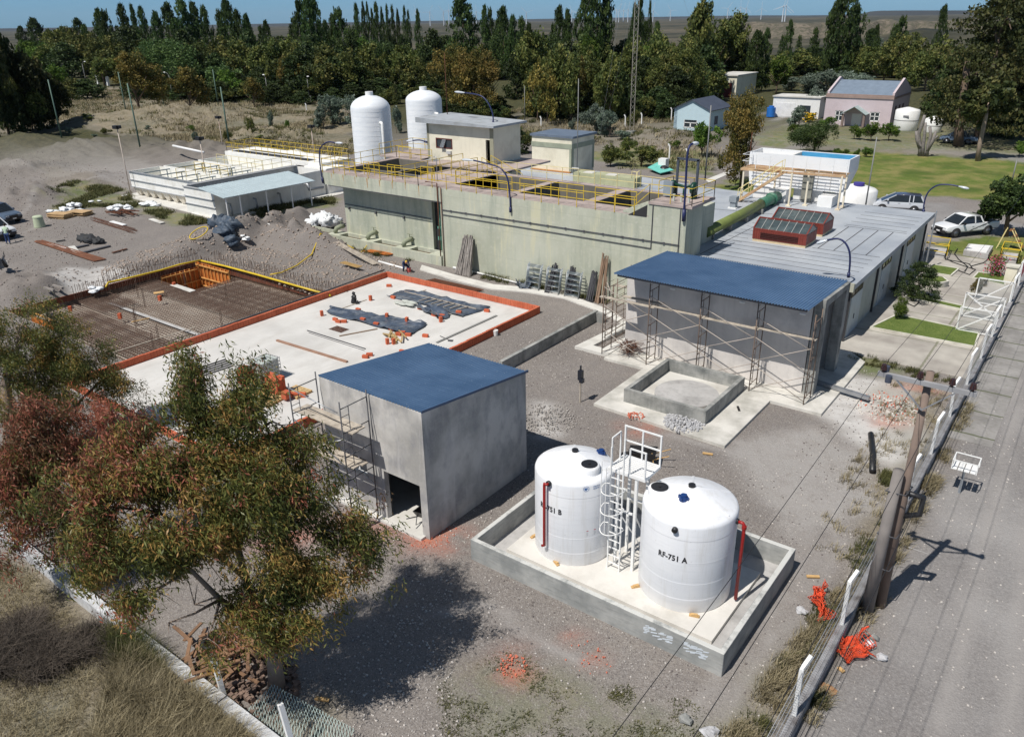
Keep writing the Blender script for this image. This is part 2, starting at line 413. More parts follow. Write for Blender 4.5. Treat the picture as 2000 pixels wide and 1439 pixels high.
def gz(x, y):
    i = min(max(np.searchsorted(GXS, x)-1, 0), len(GXS)-2); j = min(max(np.searchsorted(GYS, y)-1, 0), len(GYS)-2)
    u = (x-GXS[i])/(GXS[i+1]-GXS[i]); w = (y-GYS[j])/(GYS[j+1]-GYS[j])
    return float((GZ[j, i]*(1-u)+GZ[j, i+1]*u)*(1-w)+(GZ[j+1, i]*(1-u)+GZ[j+1, i+1]*u)*w)

# ---- sky, sun, camera
SUNEL = 58.; SUNV = Vector((-.115, -.53, 0)).normalized()*cos(radians(SUNEL))+Vector((0, 0, sin(radians(SUNEL))))
w = bpy.data.worlds.new('World'); scene.world = w; w.use_nodes = True
nt = w.node_tree; bg = nt.nodes['Background']
sky = nt.nodes.new('ShaderNodeTexSky'); sky.sky_type = 'NISHITA'; sky.sun_disc = False
sky.sun_elevation = radians(SUNEL); sky.sun_rotation = atan2(SUNV.x, SUNV.y) % (2*pi)
sky.altitude = 200; sky.air_density = 1.; sky.dust_density = .3; sky.ozone_density = 2.2
tc = nt.nodes.new('ShaderNodeTexCoord'); sx = nt.nodes.new('ShaderNodeSeparateXYZ'); nt.links.new(tc.outputs['Generated'], sx.inputs[0])
mr = nt.nodes.new('ShaderNodeMapRange'); mr.inputs['From Min'].default_value = .0; mr.inputs['From Max'].default_value = .35; nt.links.new(sx.outputs[2], mr.inputs[0])
mt = nt.nodes.new('ShaderNodeMix'); mt.data_type = 'RGBA'; mt.inputs[6].default_value = (.40, .85, 1.55, 1); mt.inputs[7].default_value = (1.06, 1., .88, 1); nt.links.new(mr.outputs[0], mt.inputs[0])
mm_ = nt.nodes.new('ShaderNodeMix'); mm_.data_type = 'RGBA'; mm_.blend_type = 'MULTIPLY'; mm_.inputs[0].default_value = 1; nt.links.new(sky.outputs[0], mm_.inputs[6]); nt.links.new(mt.outputs[2], mm_.inputs[7])
nt.links.new(mm_.outputs[2], bg.inputs[0]); bg.inputs[1].default_value = .066
ld = bpy.data.lights.new('sun', 'SUN'); ld.energy = 4.6; ld.angle = radians(.5); ld.color = (1., .955, .89)
lo = bpy.data.objects.new('sun', ld); COL.objects.link(lo)
lo.rotation_euler = SUNV.to_track_quat('Z', 'Y').to_euler(); lo.location = (0, 0, 60)
cd = bpy.data.cameras.new('camera'); cam = bpy.data.objects.new('camera', cd); COL.objects.link(cam)
cd.sensor_fit = 'HORIZONTAL'; cd.sensor_width = 36; cd.lens = 36*F0/2000; cd.clip_start = .1; cd.clip_end = 90000
R = Matrix(((rt[0], up[0], -fw[0]), (rt[1], up[1], -fw[1]), (rt[2], up[2], -fw[2])))
cam.matrix_world = Matrix.Translation((0, 0, H0)) @ R.to_4x4()
scene.camera = cam
scene.view_settings.view_transform = 'Standard'; scene.view_settings.look = 'None'; scene.view_settings.exposure = .05; scene.view_settings.gamma = 1.
# ---------------- shared materials
CONC = M('concrete_grey', srgb(176, 174, 172), .85, var=.14, scale=.9, dirt=srgb(120, 118, 116), damt=.5, dscale=.8, streak=.35, bump=.25, bscale=14)
CONCD = M('concrete_dark', srgb(158, 158, 154), .85, var=.18, scale=.7, dirt=srgb(95, 99, 98), damt=.8, dscale=1.1, streak=.4, bump=.3, bscale=12)
CONCL = M('concrete_light', srgb(205, 203, 197), .85, var=.08, scale=.6, dirt=srgb(165, 160, 152), damt=.6, dscale=.5, bump=.15, bscale=10)
def plaster():
    t = NT('cement_render'); v = t.pos()
    a = t.noise(v, .55, 5, .6); b = t.noise(t.mapv(v, (1, 1, .5)), 1.7, 6, .62); c = t.noise(v, 12, 5, .7)
    k = t.mix(t.ramp(a, .38, .62), srgb(160, 158, 154), srgb(202, 199, 194)); k = t.mix(t.ramp(b, .48, .68, 0, .7), k, srgb(138, 138, 141)); k = t.mix(t.ramp(t.noise(t.mapv(v, (2, 2, .3)), .9, 5, .6), .55, .62, 0, .35), k, srgb(205, 202, 200))
    k = t.mix(t.ramp(c, .5, .8, 0, .3), k, srgb(205, 200, 196)); t.col(k); return t.fin(.9, 0, t.bump(c, .2, .02))
RENDER = plaster()
STEEL = M('galvanised_steel', srgb(170, 172, 175), .45, .6, var=.15, scale=4)
RUSTB = M('rusty_steel', srgb(98, 62, 44), .85, .2, var=.3, scale=6)
SCAF = M('scaffold_tube', srgb(128, 112, 100), .7, .3, var=.3, scale=3, dirt=srgb(95, 65, 48), damt=.6, dscale=2)
SCAFD = M('scaffold_tube_dark', srgb(92, 92, 96), .6, .4, var=.25, scale=3)
WOOD = M('weathered_plank', srgb(176, 166, 152), .85, var=.2, scale=5, dirt=srgb(120, 108, 95), damt=.5, dscale=2)
WOODY = M('fresh_pine', srgb(196, 160, 108), .75, var=.2, scale=4)
FORM = M('formwork_plywood', srgb(190, 112, 48), .7, var=.25, scale=2, dirt=srgb(120, 66, 30), damt=.6, dscale=1.5)
WHITE = M('white_paint', srgb(232, 232, 230), .45, var=.04, scale=2, dirt=srgb(190, 188, 182), damt=.25, dscale=1.2)
BLACK = M('black_plastic', (.018, .018, .02), .45, var=.3)
BLUEP = M('blue_plastic', srgb(28, 62, 120), .45, var=.1)
REDP = M('red_pipe', srgb(150, 32, 30), .4, var=.12)
CABLE = M('black_cable', (.02, .02, .022), .6)
YHOSE = M('yellow_hose', srgb(205, 175, 40), .5, var=.1)
INT = M('hollow_shade', (.03, .03, .033), .9)  # near-black colour stands in for the shade inside openings and hollows
def brickmat():
    t = NT('hollow_brick'); v = t.pos(); n = t.noise(v, 1.2, 5, .6); n2 = t.noise(v, 9, 4, .6)
    mx = t.mapv(v, (1, 1, 1))
    s = t.new('ShaderNodeSeparateXYZ'); t.l.new(mx, s.inputs[0])
    u = t.math('ADD', s.outputs[0], s.outputs[1])
    jl = t.math('LESS_THAN', t.math('FRACT', t.math('MULTIPLY', u, 5.2)), .07)
    k = t.mix(t.ramp(n, .3, .7), srgb(176, 88, 58), srgb(204, 112, 80)); k = t.mix(t.ramp(n2, .45, .75, 0, .6), k, srgb(168, 74, 44))
    k = t.mix(t.math('MULTIPLY', jl, .8), k, srgb(120, 60, 42)); t.col(k); return t.fin(.9, 0, t.bump(n2, .3, .02))
BRICK = brickmat()
BRICKS = M('loose_brick', srgb(188, 94, 62), .9, var=.18, scale=3, bump=.2)
def roofblue():
    t = NT('blue_corrugated'); v = t.pos(); n = t.noise(v, .7, 5, .6); n2 = t.noise(v, 22, 2, .5); n3 = t.noise(t.mapv(v, (1, 6, 1)), 1.1, 5, .6)
    k = t.mix(t.ramp(n, .35, .65), srgb(80, 108, 140), srgb(98, 126, 158)); k = t.mix(t.ramp(n3, .5, .8, 0, .4), k, srgb(118, 146, 176))
    s = t.new('ShaderNodeSeparateXYZ'); t.l.new(v, s.inputs[0]); f = t.math('SINE', t.math('MULTIPLY', s.outputs[0], 2*pi/.14)); k = t.mix(t.ramp(f, .1, 1, 0, .45), k, srgb(44, 70, 104))  # sine stripes paint the shading of the corrugation valleys into the colour
    k = t.mix(t.ramp(n2, .735, .75), k, srgb(200, 205, 210)); t.col(k); return t.fin(.4, .1)
BLUER = roofblue()

def corrugated(x0, x1, y0, z0, y1, z1, per=.13, amp=.022, mat=None, name='roof', parent=None, th=.03, along='Y'):
    n = int((x1-x0)/per*6); mb = MB(); ts = [i/n for i in range(n+1)]; vs = []
    for t_ in ts:
        x = x0+(x1-x0)*t_; dz = amp*cos(2*pi*(x-x0)/per)
        for (y, z) in ((y0, z0), (y1, z1)): vs.append((x, y, z+dz) if along == 'Y' else (y, x, z+dz))
    fs = [(2*i, 2*i+2, 2*i+3, 2*i+1) for i in range(n)]
    m = len(vs); vs += [(a, b, c-th) for a, b, c in vs]
    fs += [(m+2*i, m+2*i+1, m+2*i+3, m+2*i+2) for i in range(n)]
    fs += [(2*i, m+2*i, m+2*i+2, 2*i+2) for i in range(n)]+[(2*i+1, 2*i+3, m+2*i+3, m+2*i+1) for i in range(n)]
    fs += [(0, 1, m+1, m), (2*n, m+2*n, m+2*n+1, 2*n+1)]
    if along != 'Y': fs = [f[::-1] for f in fs]
    mb.smooth = True; mb.add(vs, fs); o = mb.build(name, mat or BLUER, parent)
    e = o.modifiers.new('e', 'EDGE_SPLIT'); e.split_angle = radians(50)
    return o
def wall_xz(mb, x0, x1, y0, y1, z0, z1, ops=()):
    xs = sorted({x0, x1, *[o[0] for o in ops], *[o[1] for o in ops]}); zs = sorted({z0, z1, *[o[2] for o in ops], *[o[3] for o in ops]})
    for a, b in zip(xs, xs[1:]):
        run = None
        for c, d in zip(zs, zs[1:]):
            if any(o[0] <= (a+b)/2 <= o[1] and o[2] <= (c+d)/2 <= o[3] for o in ops):
                if run: mb.box(a, b, y0, y1, run[0], run[1]); run = None
            else: run = (run[0], d) if run else (c, d)
        if run: mb.box(a, b, y0, y1, run[0], run[1])
def wall_yz(mb, y0, y1, x0, x1, z0, z1, ops=()):
    ys = sorted({y0, y1, *[o[0] for o in ops], *[o[1] for o in ops]}); zs = sorted({z0, z1, *[o[2] for o in ops], *[o[3] for o in ops]})
    for a, b in zip(ys, ys[1:]):
        run = None
        for c, d in zip(zs, zs[1:]):
            if any(o[0] <= (a+b)/2 <= o[1] and o[2] <= (c+d)/2 <= o[3] for o in ops):
                if run: mb.box(x0, x1, a, b, run[0], run[1]); run = None
            else: run = (run[0], d) if run else (c, d)
        if run: mb.box(x0, x1, a, b, run[0], run[1])

# ---------------- near building with blue mono-pitch roof
def near_building():
    x0, x1, y0, y1 = -22.05, -16.85, 17., 22.98; zf, zb = 5.16, 4.44
    t = thing('block_building', 'grey rendered block building with blue sheet roof and open doorway beside the white tanks', 'building', ((x0+x1)/2, (y0+y1)/2, 0))
    sl = lambda x, y: zf+(zb-zf)*(y-y0)/(y1-y0)-.03
    m = MB(); wall_xz(m, x0, x1, y0, y0+.22, 0, zf-.02, [(-18.98, -17.18, 0, 2.16), (-20.9, -19.88, 1.62, 2.32)])
    m.prism([(x0, y0+.22), (x0+.2, y0+.22), (x0+.2, y1), (x0, y1)], 0, sl)
    m.prism([(x1-.2, y0+.22), (x1, y0+.22), (x1, y1), (x1-.2, y1)], 0, sl)
    m.box(x0+.2, x1-.2, y1-.2, y1, 0, zb-.05)
    m.build('wall', RENDER, t)
    f = MB(); f.box(x0+.2, x1-.2, y0-.25, y1-.2, -.05, .09); f.build('floor', CONCL, t)
    corrugated(x0-.05, x1+.02, y0+.02, zf+.03, y1+.12, zb+.02, per=.14, amp=.024, parent=t)
    m = MB(); m.box(x1-.02, x1+.05, y0, y1+.1, zb-.25, zb-.15) if 0 else m.add([(x1+.0, y0-.02, zf+.0), (x1+.05, y0-.02, zf+.0), (x1+.05, y1+.12, zb), (x1, y1+.12, zb), (x1, y0-.02, zf+.09), (x1+.05, y0-.02, zf+.09), (x1+.05, y1+.12, zb+.09), (x1, y1+.12, zb+.09)], [(3, 2, 1, 0), (4, 5, 6, 7), (0, 1, 5, 4), (1, 2, 6, 5), (2, 3, 7, 6), (3, 0, 4, 7)]); m.build('flashing', M('blue_flashing', srgb(60, 84, 116), .45), t)
    wn = MB(); 
    for a, b, c, d in ((-20.9, -19.88, 1.62, 1.68), (-20.9, -19.88, 2.26, 2.32), (-20.9, -20.84, 1.68, 2.26), (-19.94, -19.88, 1.68, 2.26), (-20.42, -20.36, 1.68, 2.26)): wn.box(a, b, y0+.08, y0+.14, c, d)
    w = wn.build('window', WHITE, t); p = MB(); p.box(-20.84, -19.94, y0+.105, y0+.115, 1.68, 2.26)
    p.build('pane', M('window_glass', (.03, .04, .05), .08, 0, spec=.8), w)
    s = MB(); s.box(-20.95, -19.83, y0-.05, y0+.08, 1.56, 1.618); s.build('window_sill', CONC, t)
    p2 = MB(); p2.cyl(x0-.12, y0-.05+.3, 0, 5.1, .06, 8); p2.build('downpipe', WHITE, t)
    return t
near_building()
def wheelbarrow(loc, rz, label, tray=BLACK, sc=1., handle=None):
    t = thing('wheelbarrow', label, 'wheelbarrow')
    m = MB(); m.add([(-.3, -.28, .3), (.35, -.22, .3), (.35, .22, .3), (-.3, .28, .3), (-.45, -.36, .6), (.6, -.3, .55), (.6, .3, .55), (-.45, .36, .6), (-.27, -.25, .33), (.32, -.19, .33), (.32, .19, .33), (-.27, .25, .33), (-.42, -.33, .6), (.57, -.27, .55), (.57, .27, .55), (-.42, .33, .6)],
      [(3, 2, 1, 0), (0, 1, 5, 4), (1, 2, 6, 5), (2, 3, 7, 6), (3, 0, 4, 7), (8, 9, 10, 11), (12, 13, 9, 8), (13, 14, 10, 9), (14, 15, 11, 10), (15, 12, 8, 11), (4, 5, 13, 12), (5, 6, 14, 13), (6, 7, 15, 14), (7, 4, 12, 15)])
    m.build('tray', tray, t)
    for s in (-1, 1):
        h = MB(); h.tube([(.72, s*.08, .2), (-.3, s*.24, .32), (-.95, s*.28, .6)], .022, 6); h.tube([(-.35, s*.25, .33), (-.42, s*.27, 0)], .018, 5); h.build('handle', handle or SCAFD, t)
    w = MB(); w.lathe(0, 0, [(.12, -.04), (.2, -.04), (.2, .04), (.12, .04), (.12, -.04)], 14)
    w.v = [(.72+a, c, .2+b) for a, b, c in w.v]; w.build('wheel', BLACK, t)
    t.location = loc; t.rotation_euler = (0, 0, rz); t.scale = (sc,)*3; return t
wheelbarrow((-17.62, 17.75, .09), radians(100), 'black wheelbarrow standing inside the open doorway of the grey block building')

# ---------------- scaffolds
def scaffold(name, label, frames, yo, yi, zt, planks, braces, mat, rungs=True, z0=0.):
    t = thing(name, label, 'scaffold', ((frames[0]+frames[-1])/2, (yo+yi)/2, z0))
    for i, x in enumerate(frames):
        z = zt[i] if hasattr(zt, '__len__') else zt
        m = MB(); a = yo; b = yi
        for y in (a, b): m.tube([(x, y, z0), (x, y, z)], .027, 6)
        k = z0+.35
        while k < z-.05:
            m.tube([(x, a, k), (x, b, k)], .02, 5); k += .95
        q = a+(b-a)*.3; k = z0+.3
        m.tube([(x, q, z0+.35), (x, q, z0+.35+.95*int((z-z0-.4)/.95))], .017, 5)
        while k < z-.1:
            m.tube([(x, a, k), (x, q, k)], .014, 4); k += .32
        m.build('frame', mat, t)
    for (xa, za, xb, zb, y) in braces:
        m = MB(); m.tube([(xa, y, za), (xb, y+.04, zb)], .022, 5); m.build('brace', M('worn_brace', srgb(176, 166, 156), .6, .2) if mat is SCAF else STEEL, t)
    for (xa, xb, ya, yb, z) in planks:
        m = MB(); m.cbox((xa+xb)/2, (ya+yb)/2, z, xb-xa, yb-ya, .045, random.uniform(-.006, .006)); m.build('plank', WOOD, t)
    return t
scaffold('scaffold', 'two-frame scaffold with plank decks against the near grey block building', [-22.1, -19.4], 15.66, 16.9, 5.38,
  [(-22.35, -19.1, 15.85, 16.15, 4.12), (-22.3, -19.15, 16.2, 16.5, 4.12), (-22.4, -19.2, 15.8, 16.1, 2.72), (-22.2, -19.1, 16.15, 16.42, 2.72)],
  [(-22.1, 1.5, -19.4, .2, 15.7), (-22.1, .2, -19.4, 1.5, 15.7), (-22.1, 3.9, -19.4, 2.7, 15.7), (-22.1, 2.7, -19.4, 3.9, 15.7), (-22.1, 5.2, -19.6, 4.9, 15.66), (-22.1, 2.6, -19.4, 1.5, 16.85)], SCAFD)
fx = [-20.6, -17.85, -15., -12.12, -9.42]
br = []
for a, b in zip(fx, fx[1:]):
    br += [(a, 3.0, b, 1.75, 35.32), (a, 1.75, b, 3.0, 35.32), (a, 1.6, b, .25, 35.32), (a, .25, b, 1.6, 35.32), (a, 4.0, b, 2.9, 35.34)]
scaffold('scaffold', 'long rusty tube scaffold with plank run along the front of the shed', fx, 35.3, 36.3, [3.8, 4.7, 4.75, 4.75, 4.7],
  [(-20.9, -17.6, 35.35, 35.62, 3.36), (-17.9, -14.8, 35.38, 35.62, 3.41), (-15.2, -12.0, 35.36, 35.6, 3.36), (-12.3, -9.3, 35.38, 35.64, 3.41), (-19.9, -17.5, 36.05, 36.3, 3.36)], br, SCAF, z0=.12)
scaffold('scaffold', 'short tube scaffold tower at the left end of the shed', [-21.6, -20.9], 37.3, 40.1, 3.9,
  [(-21.7, -20.7, 38.2, 38.5, 3.1)], [(-21.6, 3.6, -20.9, 2.2, 37.3)], SCAF)

# ---------------- canopy shed (second blue roof)
def shed():
    yf, yb = 36.6, 40.6; xl, xr = -19.9, -9.4
    t = thing('roofed_shed', 'wide grey shed under a blue sheet roof with scaffolding along its front wall', 'shed', (-14.6, 40, 0))
    zr = lambda y: 5.05-(y-34.55)*.04
    m = MB(); m.box(xl, xr-.55, yf, yf+.25, .1, zr(yf)-.2)
    m.box(xl, xl+.25, yf+.25, yb, .1, zr(yb)-.25)
    m.box(xl+.25, xr-.6, yb-.2, yb, .1, zr(yb)-.3)
    m.build('wall', M('pale_render', srgb(206, 201, 196), .9, var=.08, scale=.8, dirt=srgb(172, 168, 166), damt=.6, streak=.2), t)
    e = MB(); s2 = lambda x, y: zr(y)+.06
    e.prism([(xr-.5, yf), (xr, yf), (xr, 37.1), (xr-.5, 37.1)], .1, s2)
    e.prism([(xr-.5, 40.05), (xr, 40.05), (xr, yb), (xr-.5, yb)], .1, s2)
    vs = []
    e.prism([(xr-.5, 37.1), (xr, 37.1), (xr, 40.05), (xr-.5, 40.05)], 4.62, s2)
    e.build('end_wall', CONCD, t)
    b = MB(); b.box(-19.5, -9.7, 34.75, 34.85, 4.93, 5.05); b.build('purlin', SCAFD, t); b = MB(); b.box(-19.5, -9.95, 36.3, 36.4, 4.87, 4.99); b.build('purlin', SCAFD, t)
    corrugated(-19.6, -9.56, 34.55, 5.13, 40.7, 4.9, per=.14, amp=.028, parent=t)
    for x in (-17.2, -13.4, -10.4):
        q = MB(); q.box(x-.14, x+.14, yf-.03, yf+.003, 4.12, 4.19); q.build('vent_slot', WHITE, t)
    return t
shed()
# slab around the shed
m = MB(); m.prism([(-17.7, 29.7), (-10.87, 29.4), (-10.87, 34.85), (-17.75, 34.85)], -.08, .13)
m.prism([(-20.2, 34.852), (-8.42, 34.852), (-8.42, 42.3), (-9.38, 43.3), (-20.2, 43.3)], -.08, .13)
tag(m.build('concrete_apron', M('apron_concrete', srgb(206, 203, 196), .88, var=.1, scale=.8, dirt=srgb(160, 158, 150), damt=.8, dscale=.7, bump=.2)), 'pale concrete apron slab under the blue-roofed shed and its square basin', 'slab')
st = MB(); st.prism([(-22.4, 35.3), (-22.4+.75, 35.3), (-21.2, 41.6), (-21.9, 41.6)], -.05, .16); st.prism([(-21.64, 35.3), (-20.22, 35.3), (-20.22, 36.0), (-21.6, 36.0)], -.05, .162); st.prism([(-20.9, 36.02), (-20.22, 36.02), (-20.22, 41.6), (-20.7, 41.6)], -.05, .16)
tag(st.build('concrete_kerb', CONCL), 'pale U-shaped concrete kerb strip at the left end of the blue-roofed shed', 'kerb')
# basin with round disc
t = thing('square_basin', 'low square concrete basin with a round disc inside on the apron of the shed', 'basin', (-14.5, 33, .13))
m = MB(); a0, a1, b0, b1 = -16.62, -12.38, 30.7, 35.3
m.box(a0, a1, b0, b0+.2, .13, .82); m.box(a0, a1, b1-.2, b1, .13, .82); m.box(a0, a0+.2, b0+.2, b1-.2, .13, .82); m.box(a1-.2, a1, b0+.2, b1-.2, .13, .82)
m.build('wall', CONCD, t); m = MB(); m.box(a0+.2, a1-.2, b0+.2, b1-.2, .13, .2); m.build('floor', CONCL, t)
m = MB(); m.cyl(-14.3, 32.8, .2, .40, 1.55, 48); m.build('disc', CONC, t)
m = MB(); m.box(-23.9, -23.68, 30.2, 39.95, -.1, .68); m.box(-23.68, -23.2, 39.7, 39.95, -.1, .62)
tag(m.build('retaining_wall', CONCD), 'low grey concrete retaining wall on the gravel between the brick-edged slab and the shed', 'wall')
pts = [(820, 522), (880, 540), (960, 560), (1030, 566), (1100, 578), (1170, 603), (1226, 634)]
m = MB(); L = [g(x, y+6) for x, y in pts]; U = [g(x+4, y-3) for x, y in pts]
for i in range(len(L)-1): m.prism([L[i], L[i+1], U[i+1], U[i]], -.05, .07)
o = m.build('path', CONCL, kind='structure')
# roll of rebar mesh and steel channels by the shed
def rebar_nest(c, r, n, name, label, cat):
    m = MB(); rr = random.Random(3)
    for i in range(n):
        th = rr.uniform(0, pi); d = Vector((cos(th), sin(th), 0)); o_ = Vector((rr.uniform(-r, r)*.6, rr.uniform(-r, r)*.6, rr.uniform(.05, r*1.2)))
        p = Vector(c)+o_; m.tube([p-d*r*rr.uniform(.5, 1), p+d*r*rr.uniform(.5, 1)+Vector((0, 0, rr.uniform(-.1, .1)))], .012, 4)
    return tag(m.build(name, RUSTB), label, cat)
rebar_nest((-19.3, 36.05, .14), .6, 70, 'rebar_bundle', 'tangled bundle of rusty reinforcement offcuts against the front wall of the shed', 'rebar')
for i, (dy, dz) in enumerate(((0, 0), (.14, 0))):
    m = MB(); a, b = (-9.9, 38.0+dy, .25), (-7.0, 37.5+dy, .25)
    m.bar(a, b, .1, .16); tag(m.build('steel_channel', STEEL), ['long grey steel channel lying out of the shed doorway, front one of the pair', 'long grey steel channel lying out of the shed doorway, rear one of the pair'][i], 'steel channel', 'steel channels in the shed doorway')

# ---------------- chemical tanks in their bund
def bund():
    t = thing('tank_bund', 'low grey concrete bund wall around the two white chemical tanks', 'bund', (-10.3, 20, 0))
    x0, x1, y0, y1, h = -14.93, -5.68, 17.02, 22.98, .83
    m = MB(); m.box(x0, x1, y0, y0+.17, -.1, h); m.box(x0, x1, y1-.17, y1, -.1, h); m.box(x0, x0+.17, y0+.17, y1-.17, -.1, h); m.box(x1-.17, x1, y0+.17, y1-.17, -.1, h)
    t2 = NT('bund_concrete'); v = t2.pos(); n = t2.noise(v, .9, 8, .65); n2 = t2.noise(t2.mapv(v, (.8, .8, 5)), 2.2, 6, .6); sz = t2.new('ShaderNodeSeparateXYZ'); t2.l.new(v, sz.inputs[0])
    k = t2.mix(t2.ramp(n, .38, .62), srgb(138, 140, 138), srgb(172, 172, 168)); k = t2.mix(t2.ramp(n2, .5, .7, 0, .5), k, srgb(116, 118, 117))
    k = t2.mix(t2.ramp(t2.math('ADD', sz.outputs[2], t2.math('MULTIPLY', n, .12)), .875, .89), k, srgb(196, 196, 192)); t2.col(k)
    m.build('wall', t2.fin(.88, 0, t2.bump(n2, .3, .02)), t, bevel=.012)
    m = MB(); m.box(x0+.17, x1-.17, y0+.17, y1-.17, -.1, .06); m.build('floor', CONC, t)
    m = MB(); m.box(-14.1, -6.42, 17.98, 21.9, .06, .2); m.build('plinth', M('plinth_concrete', srgb(208, 205, 199), .85, var=.06, dirt=srgb(178, 174, 166), damt=.6), t)
    # two rubbed-out whitewash patches
    r = random.Random(5); ps = [((1285, 1240), .52), ((1357, 1272), .42)]
    for i, ((px, py), R_) in enumerate(ps):
        c = onY(px, py, y0); m = MB()
        for k in range(26):
            x = c[0]+r.uniform(-R_, R_)*.8; z = c[2]+r.uniform(-.14, .16); q = r.uniform(.1, .2); s = .05
            m.quad((x-q/2, y0-.003-.0004*k, z-s/2), (x+q/2, y0-.003-.0004*k, z-s/2+.05), (x+q/2+.02, y0-.003-.0004*k, z+s/2+.05), (x-q/2, y0-.003-.0004*k, z+s/2))
        m.build('paint_patch', M('whitewash', srgb(205, 212, 218), .8, var=.1), t)
bund()
TANKW = None
def tankmat():
    t = NT('tank_polythene'); v = t.pos(); n = t.noise(v, .8, 5, .6); n2 = t.noise(t.mapv(v, (1, 1, 14)), 1.1, 4, .6)
    k = t.mix(t.ramp(n, .3, .7), srgb(226, 228, 232), srgb(236, 237, 239)); k = t.mix(t.ramp(n2, .52, .7, 0, .35), k, srgb(212, 215, 219)); n3 = t.noise(t.mapv(v, (3, 3, .25)), 1.4, 6, .65); k = t.mix(t.ramp(n3, .52, .75, 0, .5), k, srgb(196, 192, 184)); k = t.mix(t.ramp(t.noise(v, 9, 4, .6), .66, .74, 0, .35), k, srgb(170, 165, 158)); t.col(k); return t.fin(.42, 0, None)
TANKW = tankmat()
def text_mesh(s, size, name='lettering', bold=.012):
    cu = bpy.data.curves.new(name, 'FONT'); cu.body = s; cu.size = size; cu.offset = bold; cu.space_character = 1.12; cu.resolution_u = 3
    ob = bpy.data.objects.new(name, cu); COL.objects.link(ob); dg = bpy.context.evaluated_depsgraph_get()
    me = bpy.data.meshes.new_from_object(ob.evaluated_get(dg)); bpy.data.objects.remove(ob); return me
def wrap_text(s, size, cx, cy, r, ang, z, mat, parent, name='lettering', squash=.8, slant=0.):
    me = text_mesh(s, size, name); bm = bmesh.new(); bm.from_mesh(me); bmesh.ops.subdivide_edges(bm, edges=[e for e in bm.edges if e.calc_length() > size*.2], cuts=1)
    xs = [v.co.x for v in bm.verts]; w = (max(xs)+min(xs))/2; L = rootloc(parent)
    for v in bm.verts:
        a = ang+(v.co.x-w)*squash/r; v.co = Vector((cx+(r+.006)*cos(a)-L.x, cy+(r+.006)*sin(a)-L.y, z+v.co.y-L.z))
    bm.to_mesh(me); bm.free(); me.materials.clear(); me.materials.append(mat)
    o = bpy.data.objects.new(name, me); COL.objects.link(o); o.parent = parent; return o
def angto(cx, cy, px, py, r, z):
    best = None
    for k in range(720):
        a = 2*pi*k/720; q = P(cx+r*cos(a), cy+r*sin(a), z); d = abs(q[0]-px)
        n = (-(cx+r*cos(a))*cos(a)-(cy+r*sin(a))*sin(a))
        if n > 0 and (best is None or d < best[0]): best = (d, a)
    return best[1]
INK = M('black_ink', (.025, .025, .03), .6)
def tank(cx, cy, r, label, txt, tp, apex, man, cap, rib0):
    z0 = .2; zs = 3.42; za = 3.9
    t = thing('chemical_tank', label, 'tank', (cx, cy, z0))
    pr = [(r*.985, z0), (r, z0+.05), (r, zs-.12), (r-.03, zs-.03), (r-.1, zs+.02), (r*.55, zs+(za-zs)*.5), (.12, za), (0.001, za)]
    m = MB(); m.lathe(cx, cy, pr, 72)
    for z in (z0+.5, 1.3, 2.1, 2.9): m.lathe(cx, cy, [(r, z-.03), (r+.005, z), (r, z+.03)], 72)
    m.build('body', TANKW, t)
    m = MB()
    for k in range(6):
        a = rib0+2*pi*k/6; m.bar((cx+.15*cos(a), cy+.15*sin(a), za-.02), (cx+(r-.13)*cos(a), cy+(r-.13)*sin(a), zs+.02), .07, .06)
    m.build('rib', TANKW, t)
    roofz = lambda x, y: zs+.02+(za-zs)*(1-min(1, hypot(x-cx, y-cy)/(r-.1)))*1.0
    def spot(px, py):
        z = 3.7
        for i in range(5): q = g(px, py, z); z = roofz(*q)
        return (*q, z)
    c = spot(*man); m = MB(); m.lathe(c[0], c[1], [(.36, c[2]-.15), (.36, c[2]+.08), (.32, c[2]+.14), (.25, c[2]+.14)], 28); m.build('manhole_collar', TANKW, t)
    m = MB(); m.cyl(c[0], c[1], c[2]+.1, c[2]+.155, .275, 28); m.cyl(c[0], c[1], c[2]+.155, c[2]+.18, .05, 8); mh = m.build('manhole_cover', BLACK, t)
    c = spot(*cap); m = MB(); m.cyl(c[0], c[1], c[2]-.05, c[2]+.12, .15, 10, .13); m.cyl(c[0], c[1], c[2]+.12, c[2]+.17, .1, 8)
    for k in range(4): m.cbox(c[0]+.14*cos(k*pi/2), c[1]+.14*sin(k*pi/2), c[2]+.02, .06, .06, .1, k*pi/2)
    m.build('vent_cap', BLUEP, t)
    m = MB(); m.cyl(cx, cy, za-.04, za+.08, .11, 16); m.build('apex_cap', BLACK, t)
    a = angto(cx, cy, *tp, r, 2.0); 
    q = hz(cx+r*cos(a), cy+r*sin(a), tp[1])
    wrap_text(txt, .27, cx, cy, r, a, q-.1, INK, t)
    return t
TA = tank(-8.27, 19.93, 1.48, 'white chemical tank marked RF-751 A, the nearer of the pair in the bund', 'RF-751 A', (1312, 1088), (1350, 950), (1288, 958), (1335, 975), .9)
TB = tank(-12.40, 19.68, 1.36, 'white chemical tank marked RF-751 B, farther from the camera in the bund', 'RF-751 B', (1074, 993), (1132, 877), (1151, 913), (1174, 886), 1.1)
